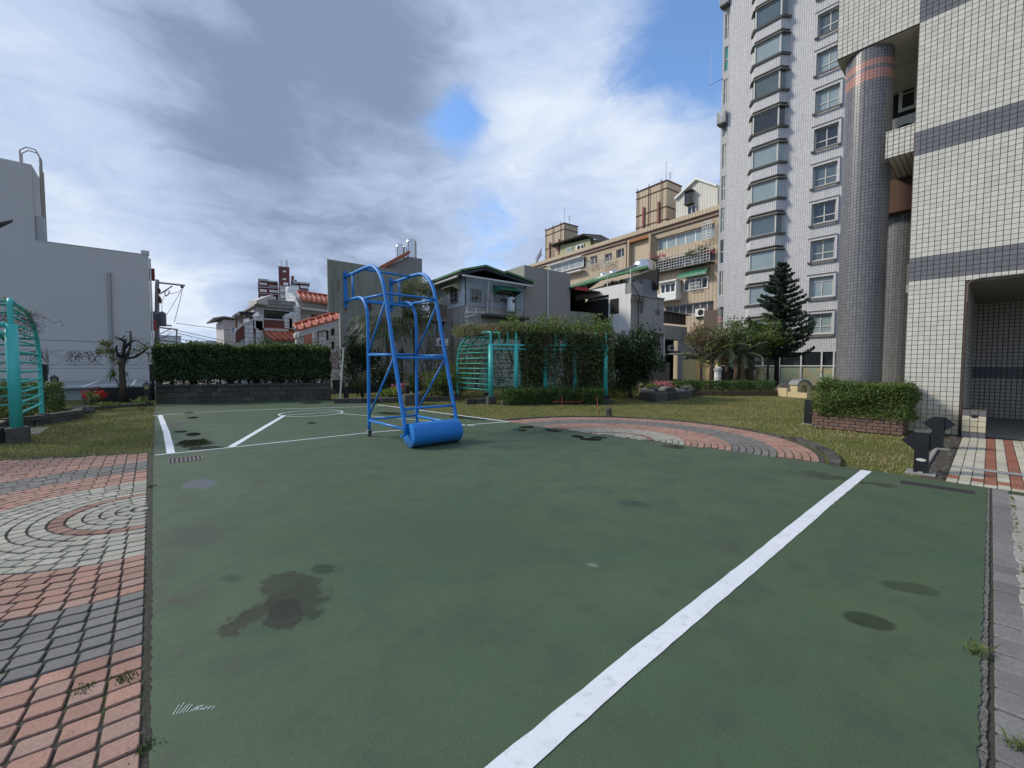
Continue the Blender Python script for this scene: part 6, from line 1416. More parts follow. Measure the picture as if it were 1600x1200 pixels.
for a_, c_, n_, m_ in (((405.5, 441.5), (417, 445.5), 5, 'glass'), ((406, 452), (417, 456.5), 5, 'glass'), ((421, 453), (435, 457.5), 6, 'glass'), ((407, 462.5), (431, 467.5), 8, 'glassb'), ((452, 445), (467, 450), 6, 'glass'), ((469, 446), (481, 451), 5, 'glass'), ((443, 443.5), (450, 448), 2, 'glass'), ((439, 454), (451, 458), 4, 'glass'), ((439, 463), (451, 468), 4, 'glass'), ((442, 425), (447, 428), 1, 'glassb'), ((442, 437), (447, 440), 1, 'glassb')):
    r = PRt.rect(a_, c_); PRt.window(t, r, n_, M['white'], M[m_], .55, 3.2 if a_[0] > 437.5 and a_[0] < 452 else .2, 0)
for a_, c_ in (((420, 446), (434, 449)), ((404, 449), (437, 450.2)), ((404, 459), (437, 460.2)), ((456, 452), (484, 453.5))): blk(PRt, t, a_, c_, .05, .5, M['rbg'], 'band')
c_ = PRt.pt(PRt.uv(456.5, 460)[0], PRt.uv(456.5, 470)[1], 6); b = MB(); z1_ = PRt.uv(456, 456)[1]; b.lathe((c_[0], c_[1], 0), [(2.4, 0), (2.4, z1_), (2.2, z1_ + .8)], 18); b.build('stair_drum', M['white'], t)
q = MB(); 
for x_ in (440, 447, 449): p_ = PRt.pt(PRt.uv(x_, 417)[0], PRt.uv(x_, 417)[1], -2); q.tube([p_, (p_[0], p_[1], p_[2] + 3)], .12, 4)
q.build('antenna', M['galv'], t)

# ---- white tiled house with orange roofs
M['wt'] = tiled('white_house_tiles', (0.60, 0.59, 0.56), (0.16, 0.15, 0.14), 0.7, .34, (1, 0), gap=.016, off=.5, rough=.5, stain=.35, spec=.3)
M['roof'] = None
a = MN('orange_roof_tiles'); x, y, z = a.sxyz(); n = a.noise(.8, 5); col = a.mix(n, (0.34, 0.085, 0.045), (0.46, 0.13, 0.065)); col = a.mix(a.ramp(a.noise(3, 5), .55, .75, 0, .6), col, (0.2, 0.06, 0.04)); M['roof'] = a.fin(col, .45, None, 0, .5)
hs = thing('tiled_house', 'white tiled house with orange glazed tile roofs, terraces and balustrades behind the hedge', 'building', PY(480, 600, 40))
PH = Plane((0, 40.0), VX)
def roof_slope(parent, a, b_, c, d, pitch=.42):
    """tiled roof between eave a-b and ridge d-c, with round ribs as pieces"""
    a, b_, c, d = map(Vector, (a, b_, c, d)); m = MB(); nn = (b_ - a).cross(d - a).normalized(); 
    if nn.z < 0: nn = -nn
    m.prism([a, b_, c, d], -nn * .12); rf = m.build('roof', M['roof'], parent); n = max(2, int((b_ - a).length / pitch))
    for i in range(n + 1):
        u = i / n; p, q = a.lerp(b_, u), d.lerp(c, u); t_ = MB(); t_.tube([p + nn * .05, q + nn * .03], .075, 6); t_.build('roof_tile_row', M['roof'], rf, True)
    t_ = MB(); t_.tube([d + nn * .08, c + nn * .08], .10, 6); t_.build('ridge', M['roof'], rf)
    return rf
def hz(px_, py_, y=40.0): return PY(px_, py_, y)
# main upper volume
r1_ = PH.rect((463, 470), (560, 491)); wh = [PH.rect((486, 491.5), (497, 500)), PH.rect((519, 493), (531, 501))]
b = MB(); PH.poly(b, [(hz(464, 470)[0], 0), (hz(600, 470)[0], 0), (hz(600, 478)[0], hz(600, 478)[2]), (hz(470, 466)[0], hz(470, 466)[2]), (hz(464, 463)[0], hz(464, 463)[2])], -.4, -8); PH.wall(b, hz(464, 470)[0] + .02, hz(560, 500)[0], 0.0, hz(480, 488)[2], wh, -.01, .35); b.build('wall', M['wt'], hs)
for h in wh: PH.window(hs, h, 1, M['darkst'], M['glass'], .08, -.25)
e0_, e1_, g1_, g0_ = hz(468, 467), hz(600, 483), hz(594, 470, 44), hz(463, 455, 44); roof_slope(hs, (e0_[0], 39.5, e0_[2] - .1), (e1_[0], 39.5, e1_[2] - .25), (e1_[0], 41.6, e1_[2] + .75), (hz(464, 455, 41.6)[0], 41.6, e0_[2] + .85))
b = MB(); p_ = hz(466, 485); q_ = hz(600, 497); b.hexa([(p_[0], 38.9, p_[2]), (q_[0], 38.9, q_[2] - .2), (q_[0], 40, q_[2] - .2), (p_[0], 40, p_[2])], [(p_[0], 38.9, p_[2] + .18), (q_[0], 38.9, q_[2] - .02), (q_[0], 40, q_[2] - .02), (p_[0], 40, p_[2] + .18)]); b.build('eave_slab', plain('pale_slab', (0.5, 0.48, 0.45), .85), hs)
b = MB(); gp_ = [(hz(455, 470)[0], 39.3), (hz(464, 470)[0], 39.3)]; z_ = hz(460, 457)[2]; b.hexa([(gp_[0][0], 39.0, 0), (gp_[1][0], 39.0, 0), (gp_[1][0], 41.6, 0), (gp_[0][0], 41.6, 0)], [(gp_[0][0], 39.0, z_ - 1.5), (gp_[1][0], 39.0, z_ - 1.3), (gp_[1][0], 41.6, z_ + .25), (gp_[0][0], 41.6, z_ + .05)]); b.build('gable_wall', M['wt'], hs)
# glazed terrace room
x0_, x1_ = hz(398, 500)[0], hz(459, 500)[0]; zt_ = hz(430, 482)[2]; hw = [PH.rect((411, 483), (436, 500)), PH.rect((437, 484.5), (460, 502))]; hw = [(hw[0][0], hw[0][1], hw[0][2], hw[0][3])]
big = (hz(411, 490)[0], hz(459, 490)[0] - .1, hz(430, 503)[2], hz(430, 486)[2]); b = MB(); PH.wall(b, x0_, x1_, 0, zt_, [big], .3, .5); PH.box(b, x0_ + .01, x1_, 0, zt_ - .01, -6, -.3); b.build('wall', M['wt'], hs)
PH.window(hs, big, 4, M['black'], M['glass'], .07, .0)
b = MB(); PH.box(b, x0_ - .1, x1_, zt_, zt_ + .14, -6, .7); b.build('terrace_slab', M['conc'], hs)
b = MB(); p_ = hz(398, 478); b.hexa([(p_[0] - .1, 38.6, zt_ + .14), (p_[0] + 1.3, 39.7, zt_ + .14), (p_[0] + 1.3, 39.9, zt_ + .14), (p_[0] - .1, 42, zt_ + .14)], [(p_[0] - .1, 38.6, zt_ + .35), (p_[0] + 1.3, 39.7, zt_ + 1.15), (p_[0] + 1.3, 39.9, zt_ + 1.15), (p_[0] - .1, 42, zt_ + .75)]); b.build('slanted_parapet', M['gw'], hs)
def balustrade(parent, p, q, z0, h, n, mat, rail):
    p, q = Vector((*p, z0)), Vector((*q, z0)); b = MB(); b.tube([p + Vector((0, 0, h)), q + Vector((0, 0, h))], .07, 5); b.tube([p + Vector((0, 0, .05)), q + Vector((0, 0, .05))], .05, 5); o = b.build('balustrade', rail, parent)
    for i in range(n + 1):
        c = p.lerp(q, i / n); b = MB(); b.lathe(tuple(c), [(.05, .05), (.09, .2), (.05, h * .6), (.07, h - .05)], 6); b.build('baluster', mat, o)
redm = plain('red_panel', (0.16, 0.05, 0.045), .8, .2, 2)
balustrade(hs, (x0_ + .3, 39.4), (x1_, 39.4), zt_ + .14, .45, 22, M['conc'], M['conc'])
zf = hz(430, 511, 38.7)[2]; b = MB(); PH.box(b, hz(410, 511, 38.7)[0], hz(449, 511, 38.7)[0], zf - .15, zf + .55, 1.2, 1.35); b.build('balustrade', redm, hs)
b = MB(); PH.box(b, hz(403, 511, 38.6)[0], hz(450, 511, 38.6)[0], zf - .35, zf - .16, .2, 1.6); PH.box(b, hz(410, 511, 38.6)[0], hz(449, 511, 38.6)[0], zf + .552, zf + .65, 1.15, 1.4); b.build('terrace_edge', M['gwl'], hs)
for x_, y0, y1 in ((403, 494, 510), (449.5, 496, 510), (456.5, 493, 511), (388, 503, 548), (405, 500, 548)):
    c_ = hz(x_, y0, 38.6); b = MB(); b.box(c_[0] - .28, 38.4, 0 if y1 > 520 else hz(x_, y1)[2] - .3, c_[0] + .28, 38.95, c_[2] - .1); b.build('pier', M['wt'], hs); b = MB(); b.lathe((c_[0], 38.67, c_[2] - .1), [(.38, 0), (.38, .1), (.1, .4)], 4); b.build('pier_cap', M['gwl'], hs)
for x0p, x1p, ya, yb in ((368, 381, 517, 510), (388, 400, 505, 500)):
    a_, c_ = hz(x0p, ya, 38.6), hz(x1p, yb, 38.6); b = MB(); b.prism([(a_[0], 38.6, a_[2] - 1.0), (c_[0], 38.6, c_[2] - .9), (c_[0], 38.6, c_[2] + .1), (a_[0], 38.6, a_[2] - .05)], (0, .15, 0)); b.build('red_panel', redm, hs)
    b = MB(); b.prism([(a_[0], 38.55, a_[2] - .048), (c_[0], 38.55, c_[2] + .102), (c_[0], 38.55, c_[2] + .28), (a_[0], 38.55, a_[2] + .12)], (0, .25, 0)); b.build('rail', M['gwl'], hs)
a_, c_, e_, f_2 = hz(364, 545, 38.8), hz(455, 545, 38.8), hz(403, 512, 38.8), hz(373, 522, 38.8); b = MB(); b.prism([(a_[0] - .8, 38.75, 0), (c_[0], 38.75, 0), (c_[0], 38.75, hz(452, 540)[2]), (hz(411, 530)[0], 38.75, hz(411, 530)[2]), (e_[0], 38.75, e_[2]), (f_2[0], 38.75, f_2[2] - .4)], (0, .4, 0)); b.build('stair_wall', M['wt'], hs)
roof_slope(hs, (hz(414, 530)[0], 37.2, hz(414, 530, 37.2)[2]), (hz(455, 530)[0], 37.2, hz(455, 530, 37.2)[2]), (hz(450, 516)[0], 38.7, hz(450, 516, 38.7)[2]), (hz(402, 514)[0], 38.7, hz(402, 514, 38.7)[2]), .36)
c_ = hz(394, 486, 40.5); b = MB(); pa = hz(368, 487, 41); b.box(pa[0], 39, pa[2] - .4, x0_ - .02, 43, pa[2] - .15); b.build('canopy_roof', M['black'], hs)
for x_ in (369, 378, 386): p_ = hz(x_, 500, 39.2); b = MB(); b.box(p_[0] - .06, 39.15, 2, p_[0] + .06, 39.27, pa[2] - .41); b.build('canopy_post', M['rust'], hs)
# porch with sloping orange edge
p1_, p2_ = hz(462, 516, 33), hz(549, 492, 33); roof_slope(hs, (p1_[0], 32.6, p1_[2]), (p2_[0], 32.6, p2_[2]), (p2_[0] + .2, 34.2, p2_[2] + .55), (p1_[0] + .2, 34.2, p1_[2] + .5), .5)
b = MB(); b.prism([(p1_[0] + .1, 32.7, p1_[2] - .15), (p1_[0] + .1, 32.7, p1_[2] - .5), (p2_[0], 32.7, p2_[2] - .5), (p2_[0], 32.7, p2_[2] - .15)], (0, 1.4, 0)); b.build('porch_beam', M['gwl'], hs)
for x_, wd_ in ((468, .22), (504, .26), (492.5, .12)):
    yy_ = 33 if x_ != 492.5 else 36; p_ = hz(x_, 520, yy_); b = MB(); b.box(p_[0] - wd_, yy_, 0, p_[0] + wd_, yy_ + .4, hz(x_, 516 - (x_ - 468) * .27 + 4, yy_)[2]); b.build('porch_column', M['wt'], hs)
PP = Plane((0, 36.6), VX); s0_, s1_ = hz(494, 520, 36.6)[0], hz(545, 520, 36.6)[0]; dh = [PP.rect((509, 516), (514, 532)), PP.rect((517, 513), (523, 524)), PP.rect((518, 533), (523, 546))]
b = MB(); PP.wall(b, s0_, s1_, 0, hz(520, 503, 36.6)[2], dh, 0, .4); b.build('porch_back_wall', M['wt'], hs)
for h in dh: PP.window(hs, h, 1, M['darkst'], M['glass'], .06, -.3)
roof_slope(hs, (hz(476, 530, 37.5)[0], 37.5, hz(476, 530, 37.5)[2] - .4), (hz(491, 530, 37.5)[0], 37.5, hz(491, 530, 37.5)[2] - .4), (hz(491, 517, 38.5)[0], 38.5, hz(491, 519, 38.5)[2]), (hz(476, 517, 38.5)[0], 38.5, hz(476, 519, 38.5)[2]), .3)
# lattice wall beneath
b = MB(); L0, L1 = hz(518, 545, 31), hz(533, 545, 31); b.box(L0[0], 31, 0, L1[0] + 3, 31.3, 1.25); b.build('boundary_wall', M['wt'], hs)
q = MB()
for i in range(-6, 16):
    for sg in (1, -1):
        x_ = L0[0] + i * .16; q.tube([(x_, 30.98 + .02 * sg, 1.3), (x_ + sg * 1.15, 30.98 + .02 * sg, 2.55)], .022, 4)
o_ = q.build('lattice_screen', plain('pink_lattice', (0.35, 0.25, 0.23), .8), hs); b = MB(); b.box(L0[0] - 1.1, 30.9, 2.5, L1[0] + 1.6, 31.08, 2.62); b.build('lattice_rail', M['gwl'], hs)

# ---- grey building behind the stand
gb = thing('grey_house', 'plain grey house behind the basketball stand with a red tiled ridge and dark window', 'building', DP(620, 600, 27.5)); 
PGh = Plane(DP(620, 600, 28)[:2], VL)
win = PGh.rect((675, 502), (694, 527)); rr4 = PGh.rect((533, 494), (706, 620)); dk = PGh.rect((676, 560), (700, 570))
M['gwd'] = plain('dark_grey_render', (0.25, 0.245, 0.235), .9, .1, .7, .35, (0.17, 0.165, 0.155), .3, 12, streak=True)
b = MB(); PGh.wall(b, rr4[0], rr4[1], -.05, PGh.uv(620, 494)[1], [win], 0, .3); PGh.box(b, rr4[0] + .02, rr4[1], -.05, PGh.uv(620, 494)[1] - .01, -.7, -.32); b.build('wall', M['gwd'], gb)
PGh.window(gb, win, 2, M['darkst'], M['glass'], .06, -.2); ac_unit(PGh, gb, *PGh.uv(680, 541), .85, .55)
b = MB(); PGh.box(b, win[0] - .1, win[1] + .1, win[3] + .02, win[3] + .12, 0, .3); b.build('window_hood', M['gwd'], gb)
up = [PGh.uv(598, 500), PGh.uv(598, 420), PGh.uv(637, 400.5), PGh.uv(660, 404), PGh.uv(660, 500)]
b = MB(); PGh.poly(b, up, -.05, -6); b.build('gable_block', M['gwd'], gb)
A_, B_ = PGh.uv(596, 421), PGh.uv(637, 399); p, q = Vector(PGh.pt(*A_, .25)), Vector(PGh.pt(*B_, .25)); p2, q2 = Vector(PGh.pt(*A_, -6)), Vector(PGh.pt(*B_, -6)); m = MB(); m.prism([p, q, q2, p2], (0, 0, .14)); rf = m.build('roof', M['roof'], gb)
for i in range(12): c = p.lerp(q, i / 11); d__ = p2.lerp(q2, i / 11); t_ = MB(); t_.tube([c + Vector((0, 0, .17)), d__ + Vector((0, 0, .17))], .10, 6); t_.build('roof_tile_row', M['roof'], rf, True)
for x_, yt, rr_ in ((625.5, 383, .36), (643, 375, .40)):
    c = Vector(DP(x_, 402, 31.5)); zt2 = c.z + (402 - yt) / 650 * 30; tk = thing('water_tank', 'shorter stainless steel water tank on the grey roof, left of the taller one' if x_ < 630 else 'taller stainless steel water tank on the grey roof', 'water tank', (c.x, c.y, c.z - 1)); b = MB(); n = 24
    prof = [(rr_ * 1.0, -.8)] + [(rr_ * (1.0 if k % 2 else .965), -.6 + (zt2 - c.z + .5) * k / 12) for k in range(13)] + [(rr_ * .8, zt2 - c.z + .05), (.05, zt2 - c.z + .15)]
    b.lathe((c.x, c.y, c.z), prof, n); b.build('body', M['steel'], tk, True); b = MB()
    for k in range(4): an = k * 1.57 + .5; b.tube([(c.x + rr_ * math.cos(an), c.y + rr_ * math.sin(an), c.z - 1), (c.x + rr_ * 1.03 * math.cos(an), c.y + rr_ * 1.03 * math.sin(an), zt2 - .1)], .02, 4)
    b.build('frame', M['galv'], tk)
A_, B_ = PGh.uv(660, 488), PGh.uv(698, 486); q = MB(); z0l, z1l = PGh.uv(680, 494)[1], PGh.uv(680, 478)[1]; n = 14
for i in range(n):
    for sg in (0, 1): u0 = A_[0] + (B_[0] - A_[0]) * i / n; u1 = A_[0] + (B_[0] - A_[0]) * (i + 1) / n; q.tube([PGh.pt(u0 if sg else u1, z0l, .02 * sg), PGh.pt(u1 if sg else u0, z1l, .02 * sg)], .025, 4)
q.build('lattice_rail', plain('brown_lattice', (0.16, 0.09, 0.07), .8), gb); b = MB(); PGh.box(b, A_[0], B_[0], z1l, z1l + .08, -.05, .1); b.build('coping', redm, gb)

# ---- corrugated house
ch = thing('corrugated_house', 'house with a blue grey corrugated upper floor, green edged roof and two awnings', 'building', DP(728, 600, 30))
c0 = DP(728, 600, 29); PCl = Plane(c0[:2], UL); PCf = Plane(c0[:2], VL)     # left face recedes, front face runs right
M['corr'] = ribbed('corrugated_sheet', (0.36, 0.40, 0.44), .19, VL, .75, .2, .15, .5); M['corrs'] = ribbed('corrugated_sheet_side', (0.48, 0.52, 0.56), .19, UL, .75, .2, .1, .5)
zc0 = PCf.uv(728, 477)[1]; zc1 = PCf.uv(728, 430)[1]
def corrugated(mb, pl, s0, s1, z0, z1a, z1b, o=.0, pitch=.19, dp=.045):
    n = int((s1 - s0) / pitch * 2); 
    for i in range(n):
        a_, c_ = s0 + (s1 - s0) * i / n, s0 + (s1 - s0) * (i + 1) / n; o0, o1 = (o, o + dp) if i % 2 else (o + dp, o); za = z1a + (z1b - z1a) * i / n; zb = z1a + (z1b - z1a) * (i + 1) / n
        mb.poly([pl.pt(a_, z0, o0), pl.pt(c_, z0, o1), pl.pt(c_, zb, o1), pl.pt(a_, za, o0)])
sL = PCl.uv(672, 470)[0]; sF = PCf.uv(806, 470)[0]; sF2 = PCf.uv(818, 500)[0]
wl_ = PCl.rect((705, 452), (717, 472)); wf1 = PCf.rect((735, 450), (751, 471)); wf2 = PCf.rect((772, 455), (801, 474))
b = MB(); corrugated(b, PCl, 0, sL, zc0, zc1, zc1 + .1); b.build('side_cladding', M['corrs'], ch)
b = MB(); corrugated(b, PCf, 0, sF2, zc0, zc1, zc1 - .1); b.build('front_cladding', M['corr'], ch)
b = MB(); z_b = zc0 - .003; PCl.box(b, .0, sL, z_b - 7, z_b, -.2, -.01); b.build('white_tiled_side', tiled('white_side_tiles', (0.55, 0.55, 0.52), (0.3, 0.3, 0.28), .4, .2, UL, gap=.012, stain=.4), ch)
b = MB(); PCf.box(b, 0, sF2, -.05, z_b, -6, -.012); b.build('lower_wall', plain('stained_render', (0.36, 0.35, 0.31), .9, .15, .8, .5, (0.14, 0.13, 0.1), streak=True), ch)
b = MB(); PCf.box(b, .05, sF2 - .05, z_b, zc1 - .2, -6, -.1); b.build('core', M['dark'], ch)
for pl, h, n_ in ((PCl, wl_, 2), (PCf, wf1, 3), (PCf, wf2, 2)):
    pl.window(ch, h, n_, plain('window_brown', (0.28, 0.25, 0.21), .6), M['glass'], .06, .06, 2)
def awning(pl, parent, s0, s1, z, drop, out_, mat, nm='awning'):
    b = MB(); b.add([pl.pt(s0, z, .06), pl.pt(s1, z, .06), pl.pt(s1, z - drop, out_), pl.pt(s0, z - drop, out_), pl.pt(s0, z - .04, .06), pl.pt(s1, z - .04, .06), pl.pt(s1, z - drop - .04, out_), pl.pt(s0, z - drop - .04, out_)], [(0, 1, 2, 3), (4, 7, 6, 5), (0, 4, 5, 1), (2, 6, 7, 3), (0, 3, 7, 4), (1, 5, 6, 2)])
    b.add([pl.pt(s0, z - .05, .06), pl.pt(s0, z - drop - .05, out_), pl.pt(s0, z - drop - .3, .07)], [(0, 1, 2)]); b.add([pl.pt(s1, z - .05, .06), pl.pt(s1, z - drop - .05, out_), pl.pt(s1, z - drop - .3, .07)], [(0, 1, 2)]); return b.build(nm, mat, parent)
M['grn'] = plain('green_plastic', (0.02, 0.16, 0.09), .5, .2, 2); M['grnr'] = plain('green_roof', (0.09, 0.20, 0.095), .5, .2, 1, .3, (0.12, 0.12, 0.08))
awning(PCl, ch, wl_[0] - .3, wl_[1] + .3, wl_[3] + .3, .3, .7, plain('cream_awning', (0.5, 0.47, 0.3), .6)); awning(PCf, ch, wf2[0] - .1, PCf.uv(803, 460)[0], wf2[3] + .45, .42, 1.0, M['grn'])
b = MB(); PCf.box(b, PCf.uv(801, 460)[0], PCf.uv(805, 460)[0], PCf.uv(803, 490)[1], PCf.uv(803, 453)[1], .05, .12); b.build('green_sheet', M['grn'], ch)
c_ = Vector(PCf.pt(*PCf.uv(792, 490), .5)); b = MB(); b.lathe((c_.x, c_.y, c_.z), [(.1, 0), (.28, .06), (.30, .2), (.30, 1.0), (.26, 1.1), (.05, 1.16)], 18); hb_ = b.build('water_heater', plain('heater_white', (0.6, 0.62, 0.66), .4), ch, True)
b = MB(); b.box(c_.x - .1, c_.y - .315, c_.z + .7, c_.x + .12, c_.y - .29, c_.z + .95); b.build('label_plate', redm, hb_)
# roof: dark underside, green edge, gutters
rp_ = [PCl.pt(sL, PCl.uv(674, 444)[1] + .15, .5), PCl.pt(0, zc1 + .35, .5)]
RT = [Vector(PCl.pt(sL + 1.2, zc1 + .0, .7)), Vector(PCl.pt(-.4, zc1 + .02, .7)), Vector(PCf.pt(PCf.uv(760, 430)[0], zc1 + .62, .8)), Vector(PCf.pt(sF2 + .2, zc1 + .05, .8)), Vector(PCf.pt(sF2 + .2, zc1 + .3, -7)), Vector(PCl.pt(sL + 1.2, zc1 + .5, -4))]
m = MB(); P5 = [Vector(PCl.pt(sL + .6, zc1 + .1, .55)), Vector(PCf.pt(-.55, zc1 + .22, .6)), Vector(PCf.pt(1.3, zc1 + .66, .6)), Vector(PCf.pt(1.3, zc1 + .66, -7)), Vector(PCf.pt(-.55, zc1 + .22, -7))]
def slabq(m, q, t_=.14): 
    q = [Vector(p) for p in q]; m.prism(q, (0, 0, t_))
L_ = sL
slabq(m, [PCf.pt(-.75, zc1 + .05, .7), PCf.pt(1.25, zc1 + .62, .7), PCf.pt(1.25, zc1 + .62, -L_ - .6), PCf.pt(-.75, zc1 + .05, -L_ - .6)])
slabq(m, [PCf.pt(1.252, zc1 + .62, .7), PCf.pt(2.9, zc1 + .32, .7), PCf.pt(2.9, zc1 + .32, -L_), PCf.pt(1.252, zc1 + .62, -L_)])
slabq(m, [PCf.pt(2.902, zc1 + .42, .75), PCf.pt(sF2 + .45, zc1 + .0, .75), PCf.pt(sF2 + .45, zc1 + .0, -L_), PCf.pt(2.902, zc1 + .42, -L_)])
m.build('roof', M['grnr'], ch)
m = MB(); slabq(m, [PCf.pt(-.70, zc1 - .16, .62), PCf.pt(1.25, zc1 + .40, .62), PCf.pt(1.25, zc1 + .40, -L_), PCf.pt(-.70, zc1 - .16, -L_)], .16); slabq(m, [PCf.pt(1.252, zc1 + .40, .62), PCf.pt(sF2 + .4, zc1 - .2, .66), PCf.pt(sF2 + .4, zc1 - .2, -L_), PCf.pt(1.252, zc1 + .40, -L_)], .16); m.build('roof_underside', M['black'], ch)
m = MB(); m.tube([PCf.pt(-.6, zc1 - .2, .66), PCf.pt(sF2 + .3, zc1 - .28, .7)], .08, 6); m.tube([PCl.pt(-.2, zc1 - .2, .72), PCl.pt(L_ + .4, zc1 - .2, .72)], .08, 6); m.build('gutter', M['alu'], ch)
m = MB(); m.tube([PCf.pt(*PCf.uv(759, 437), .4), PCf.pt(*PCf.uv(760, 490), .12)], .05, 6); m.tube([PCf.pt(*PCf.uv(740, 482), .3), PCf.pt(*PCf.uv(740, 492), .3), PCf.pt(*PCf.uv(723, 497), .3), PCf.pt(*PCf.uv(723, 489), .3), PCf.pt(*PCf.uv(755, 489), .3)], .06, 6); m.build('pipes', M['alu'], ch)
m = MB(); PCf.box(m, PCf.uv(752, 494)[0], sF2, PCf.uv(752, 496)[1], PCf.uv(752, 492)[1], 0, .9); m.build('ledge', M['darkst'], ch)
m = MB(); m.tube([PCf.pt(*PCf.uv(758, 490), .9), PCf.pt(*PCf.uv(758, 470), .9)], .04, 6); q_ = Vector(PCf.pt(*PCf.uv(751, 467), 1.0)); m.hexa([(q_.x - .2, q_.y - .05, q_.z - .25), (q_.x + .25, q_.y - .15, q_.z - .2), (q_.x + .3, q_.y + .05, q_.z - .2), (q_.x - .15, q_.y + .15, q_.z - .25)], [(q_.x - .3, q_.y - .1, q_.z + .15), (q_.x + .15, q_.y - .2, q_.z + .25), (q_.x + .2, q_.y, q_.z + .25), (q_.x - .25, q_.y + .1, q_.z + .15)]); m.build('floodlight', M['galv'], ch)
sw = PCf.rect((731, 503), (738, 516)); PCf.window(ch, sw, 1, M['alu'], M['glass'], .06, .0, 3)
# ---- grey block with a light pipe
gk = thing('grey_block', 'windowless mid grey rendered block with a pale vertical pipe beside the corrugated house', 'building', DP(855, 600, 28)); PK = Plane(DP(820, 600, 32.3)[:2], VL)
r = [PK.uv(819, 620)[0], PK.uv(890, 620)[0]]; zA, zB = PK.uv(820, 414)[1], PK.uv(889, 427.5)[1]; M['gwk'] = plain('block_render', (0.30, 0.28, 0.255), .9, .06, .6, .3, (0.22, 0.21, 0.19), .5, 9, streak=True)
b = MB(); PK.poly(b, [(r[0], 0), (r[1], 0), (r[1], zB), (r[0], zA)], 0, -6); b.build('wall', M['gwk'], gk)
b = MB(); s_ = PK.uv(855, 440)[0]; b.tube([PK.pt(s_, 1.8, .07), PK.pt(s_, PK.uv(855, 423)[1], .07)], .07, 8); b.build('pipe', M['alu'], gk)
b = MB(); PK.box(b, PK.uv(802, 415)[0], r[0], PK.uv(810, 422)[1] - 2, PK.uv(810, 416)[1], -9, -6); b.build('rear_block', M['conc'], gk)
q = MB()
for u in (804, 815): a_, c_ = Vector(PK.pt(PK.uv(u - 2, 418)[0], PK.uv(u, 418)[1], -6.5)), Vector(PK.pt(PK.uv(u + 2, 418)[0], PK.uv(u, 418)[1], -6.5)); up_ = Vector((0, 0, .75)); q.tube([a_, a_ + up_, a_.lerp(c_, .5) + up_ * 1.2, c_ + up_, c_], .03, 6)
q.build('ladder_hoop', M['galv'], gk)

# ---- white house with green roof
wh_ = thing('white_house', 'white and grey stained concrete house with a green roof terrace and open dark carport floor', 'building', DP(985, 600, 31)); cW = DP(984, 600, 34); PWl = Plane(cW[:2], UL); PWf = Plane(cW[:2], VL)
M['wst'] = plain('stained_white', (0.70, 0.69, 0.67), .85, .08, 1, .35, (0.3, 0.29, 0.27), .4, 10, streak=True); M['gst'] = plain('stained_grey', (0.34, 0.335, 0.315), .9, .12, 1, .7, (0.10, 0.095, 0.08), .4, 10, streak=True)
sw_ = PWl.uv(917, 455)[0]; wz_ = PWl.rect((953, 468), (967, 490)); ztop = PWl.uv(984, 441)[1]
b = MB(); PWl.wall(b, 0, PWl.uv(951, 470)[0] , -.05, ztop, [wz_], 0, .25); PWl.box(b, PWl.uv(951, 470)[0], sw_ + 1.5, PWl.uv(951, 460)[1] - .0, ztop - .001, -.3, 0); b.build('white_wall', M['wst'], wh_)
PWl.window(wh_, wz_, 2, M['alu'], plain('brown_shutter', (0.12, 0.09, 0.06), .7), .08, -.12)
sR = PWf.uv(1037, 500)[0]; g1 = PWf.rect((996, 470), (1005, 491)); g2 = PWf.rect((1024, 483), (1031, 494)); g3 = PWf.rect((1018, 522), (1029, 541)); zr = PWf.uv(984, 460)[1]
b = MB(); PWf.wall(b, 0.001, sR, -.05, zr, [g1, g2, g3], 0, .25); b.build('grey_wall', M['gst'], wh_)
for h in (g1, g2, g3): PWf.window(wh_, h, 2, M['galv'], plain('dim_window', (0.10, 0.09, 0.08), .5), .07, -.12, 2)
b = MB(); PWf.box(b, 0.002, sR, zr + .002, zr + .1, -5, .12); PWf.box(b, PWf.uv(1004, 530)[0], sR + .1, PWf.uv(1020, 521)[1] + .0, PWf.uv(1020, 515)[1], 0, .25); b.build('string_course', M['gst'], wh_)
b = MB(); PWf.box(b, .3, PWf.uv(1006, 455)[0], zr + .1, ztop + .02, -.6, -.02); PWf.box(b, 0, .3, zr + .1, ztop, -.6, 0); PWf.box(b, PWf.uv(996, 450)[0], PWf.uv(1010, 450)[0], zr + .11, PWf.uv(1000, 432)[1], -1.5, -.7); b.build('upper_wall', M['gst'], wh_)
b = MB(); PWf.box(b, PWf.uv(1010, 450)[0], PWf.uv(1032, 450)[0], zr + .105, PWf.uv(1020, 437)[1], -3, -.3); b.build('metal_clad_box', ribbed('dull_sheet', (0.22, 0.23, 0.25), .3, VL, .8), wh_)
b = MB(); PWf.box(b, .05, sR - .02, -.05, zr, -8, -.3); b.build('core', M['dark'], wh_)
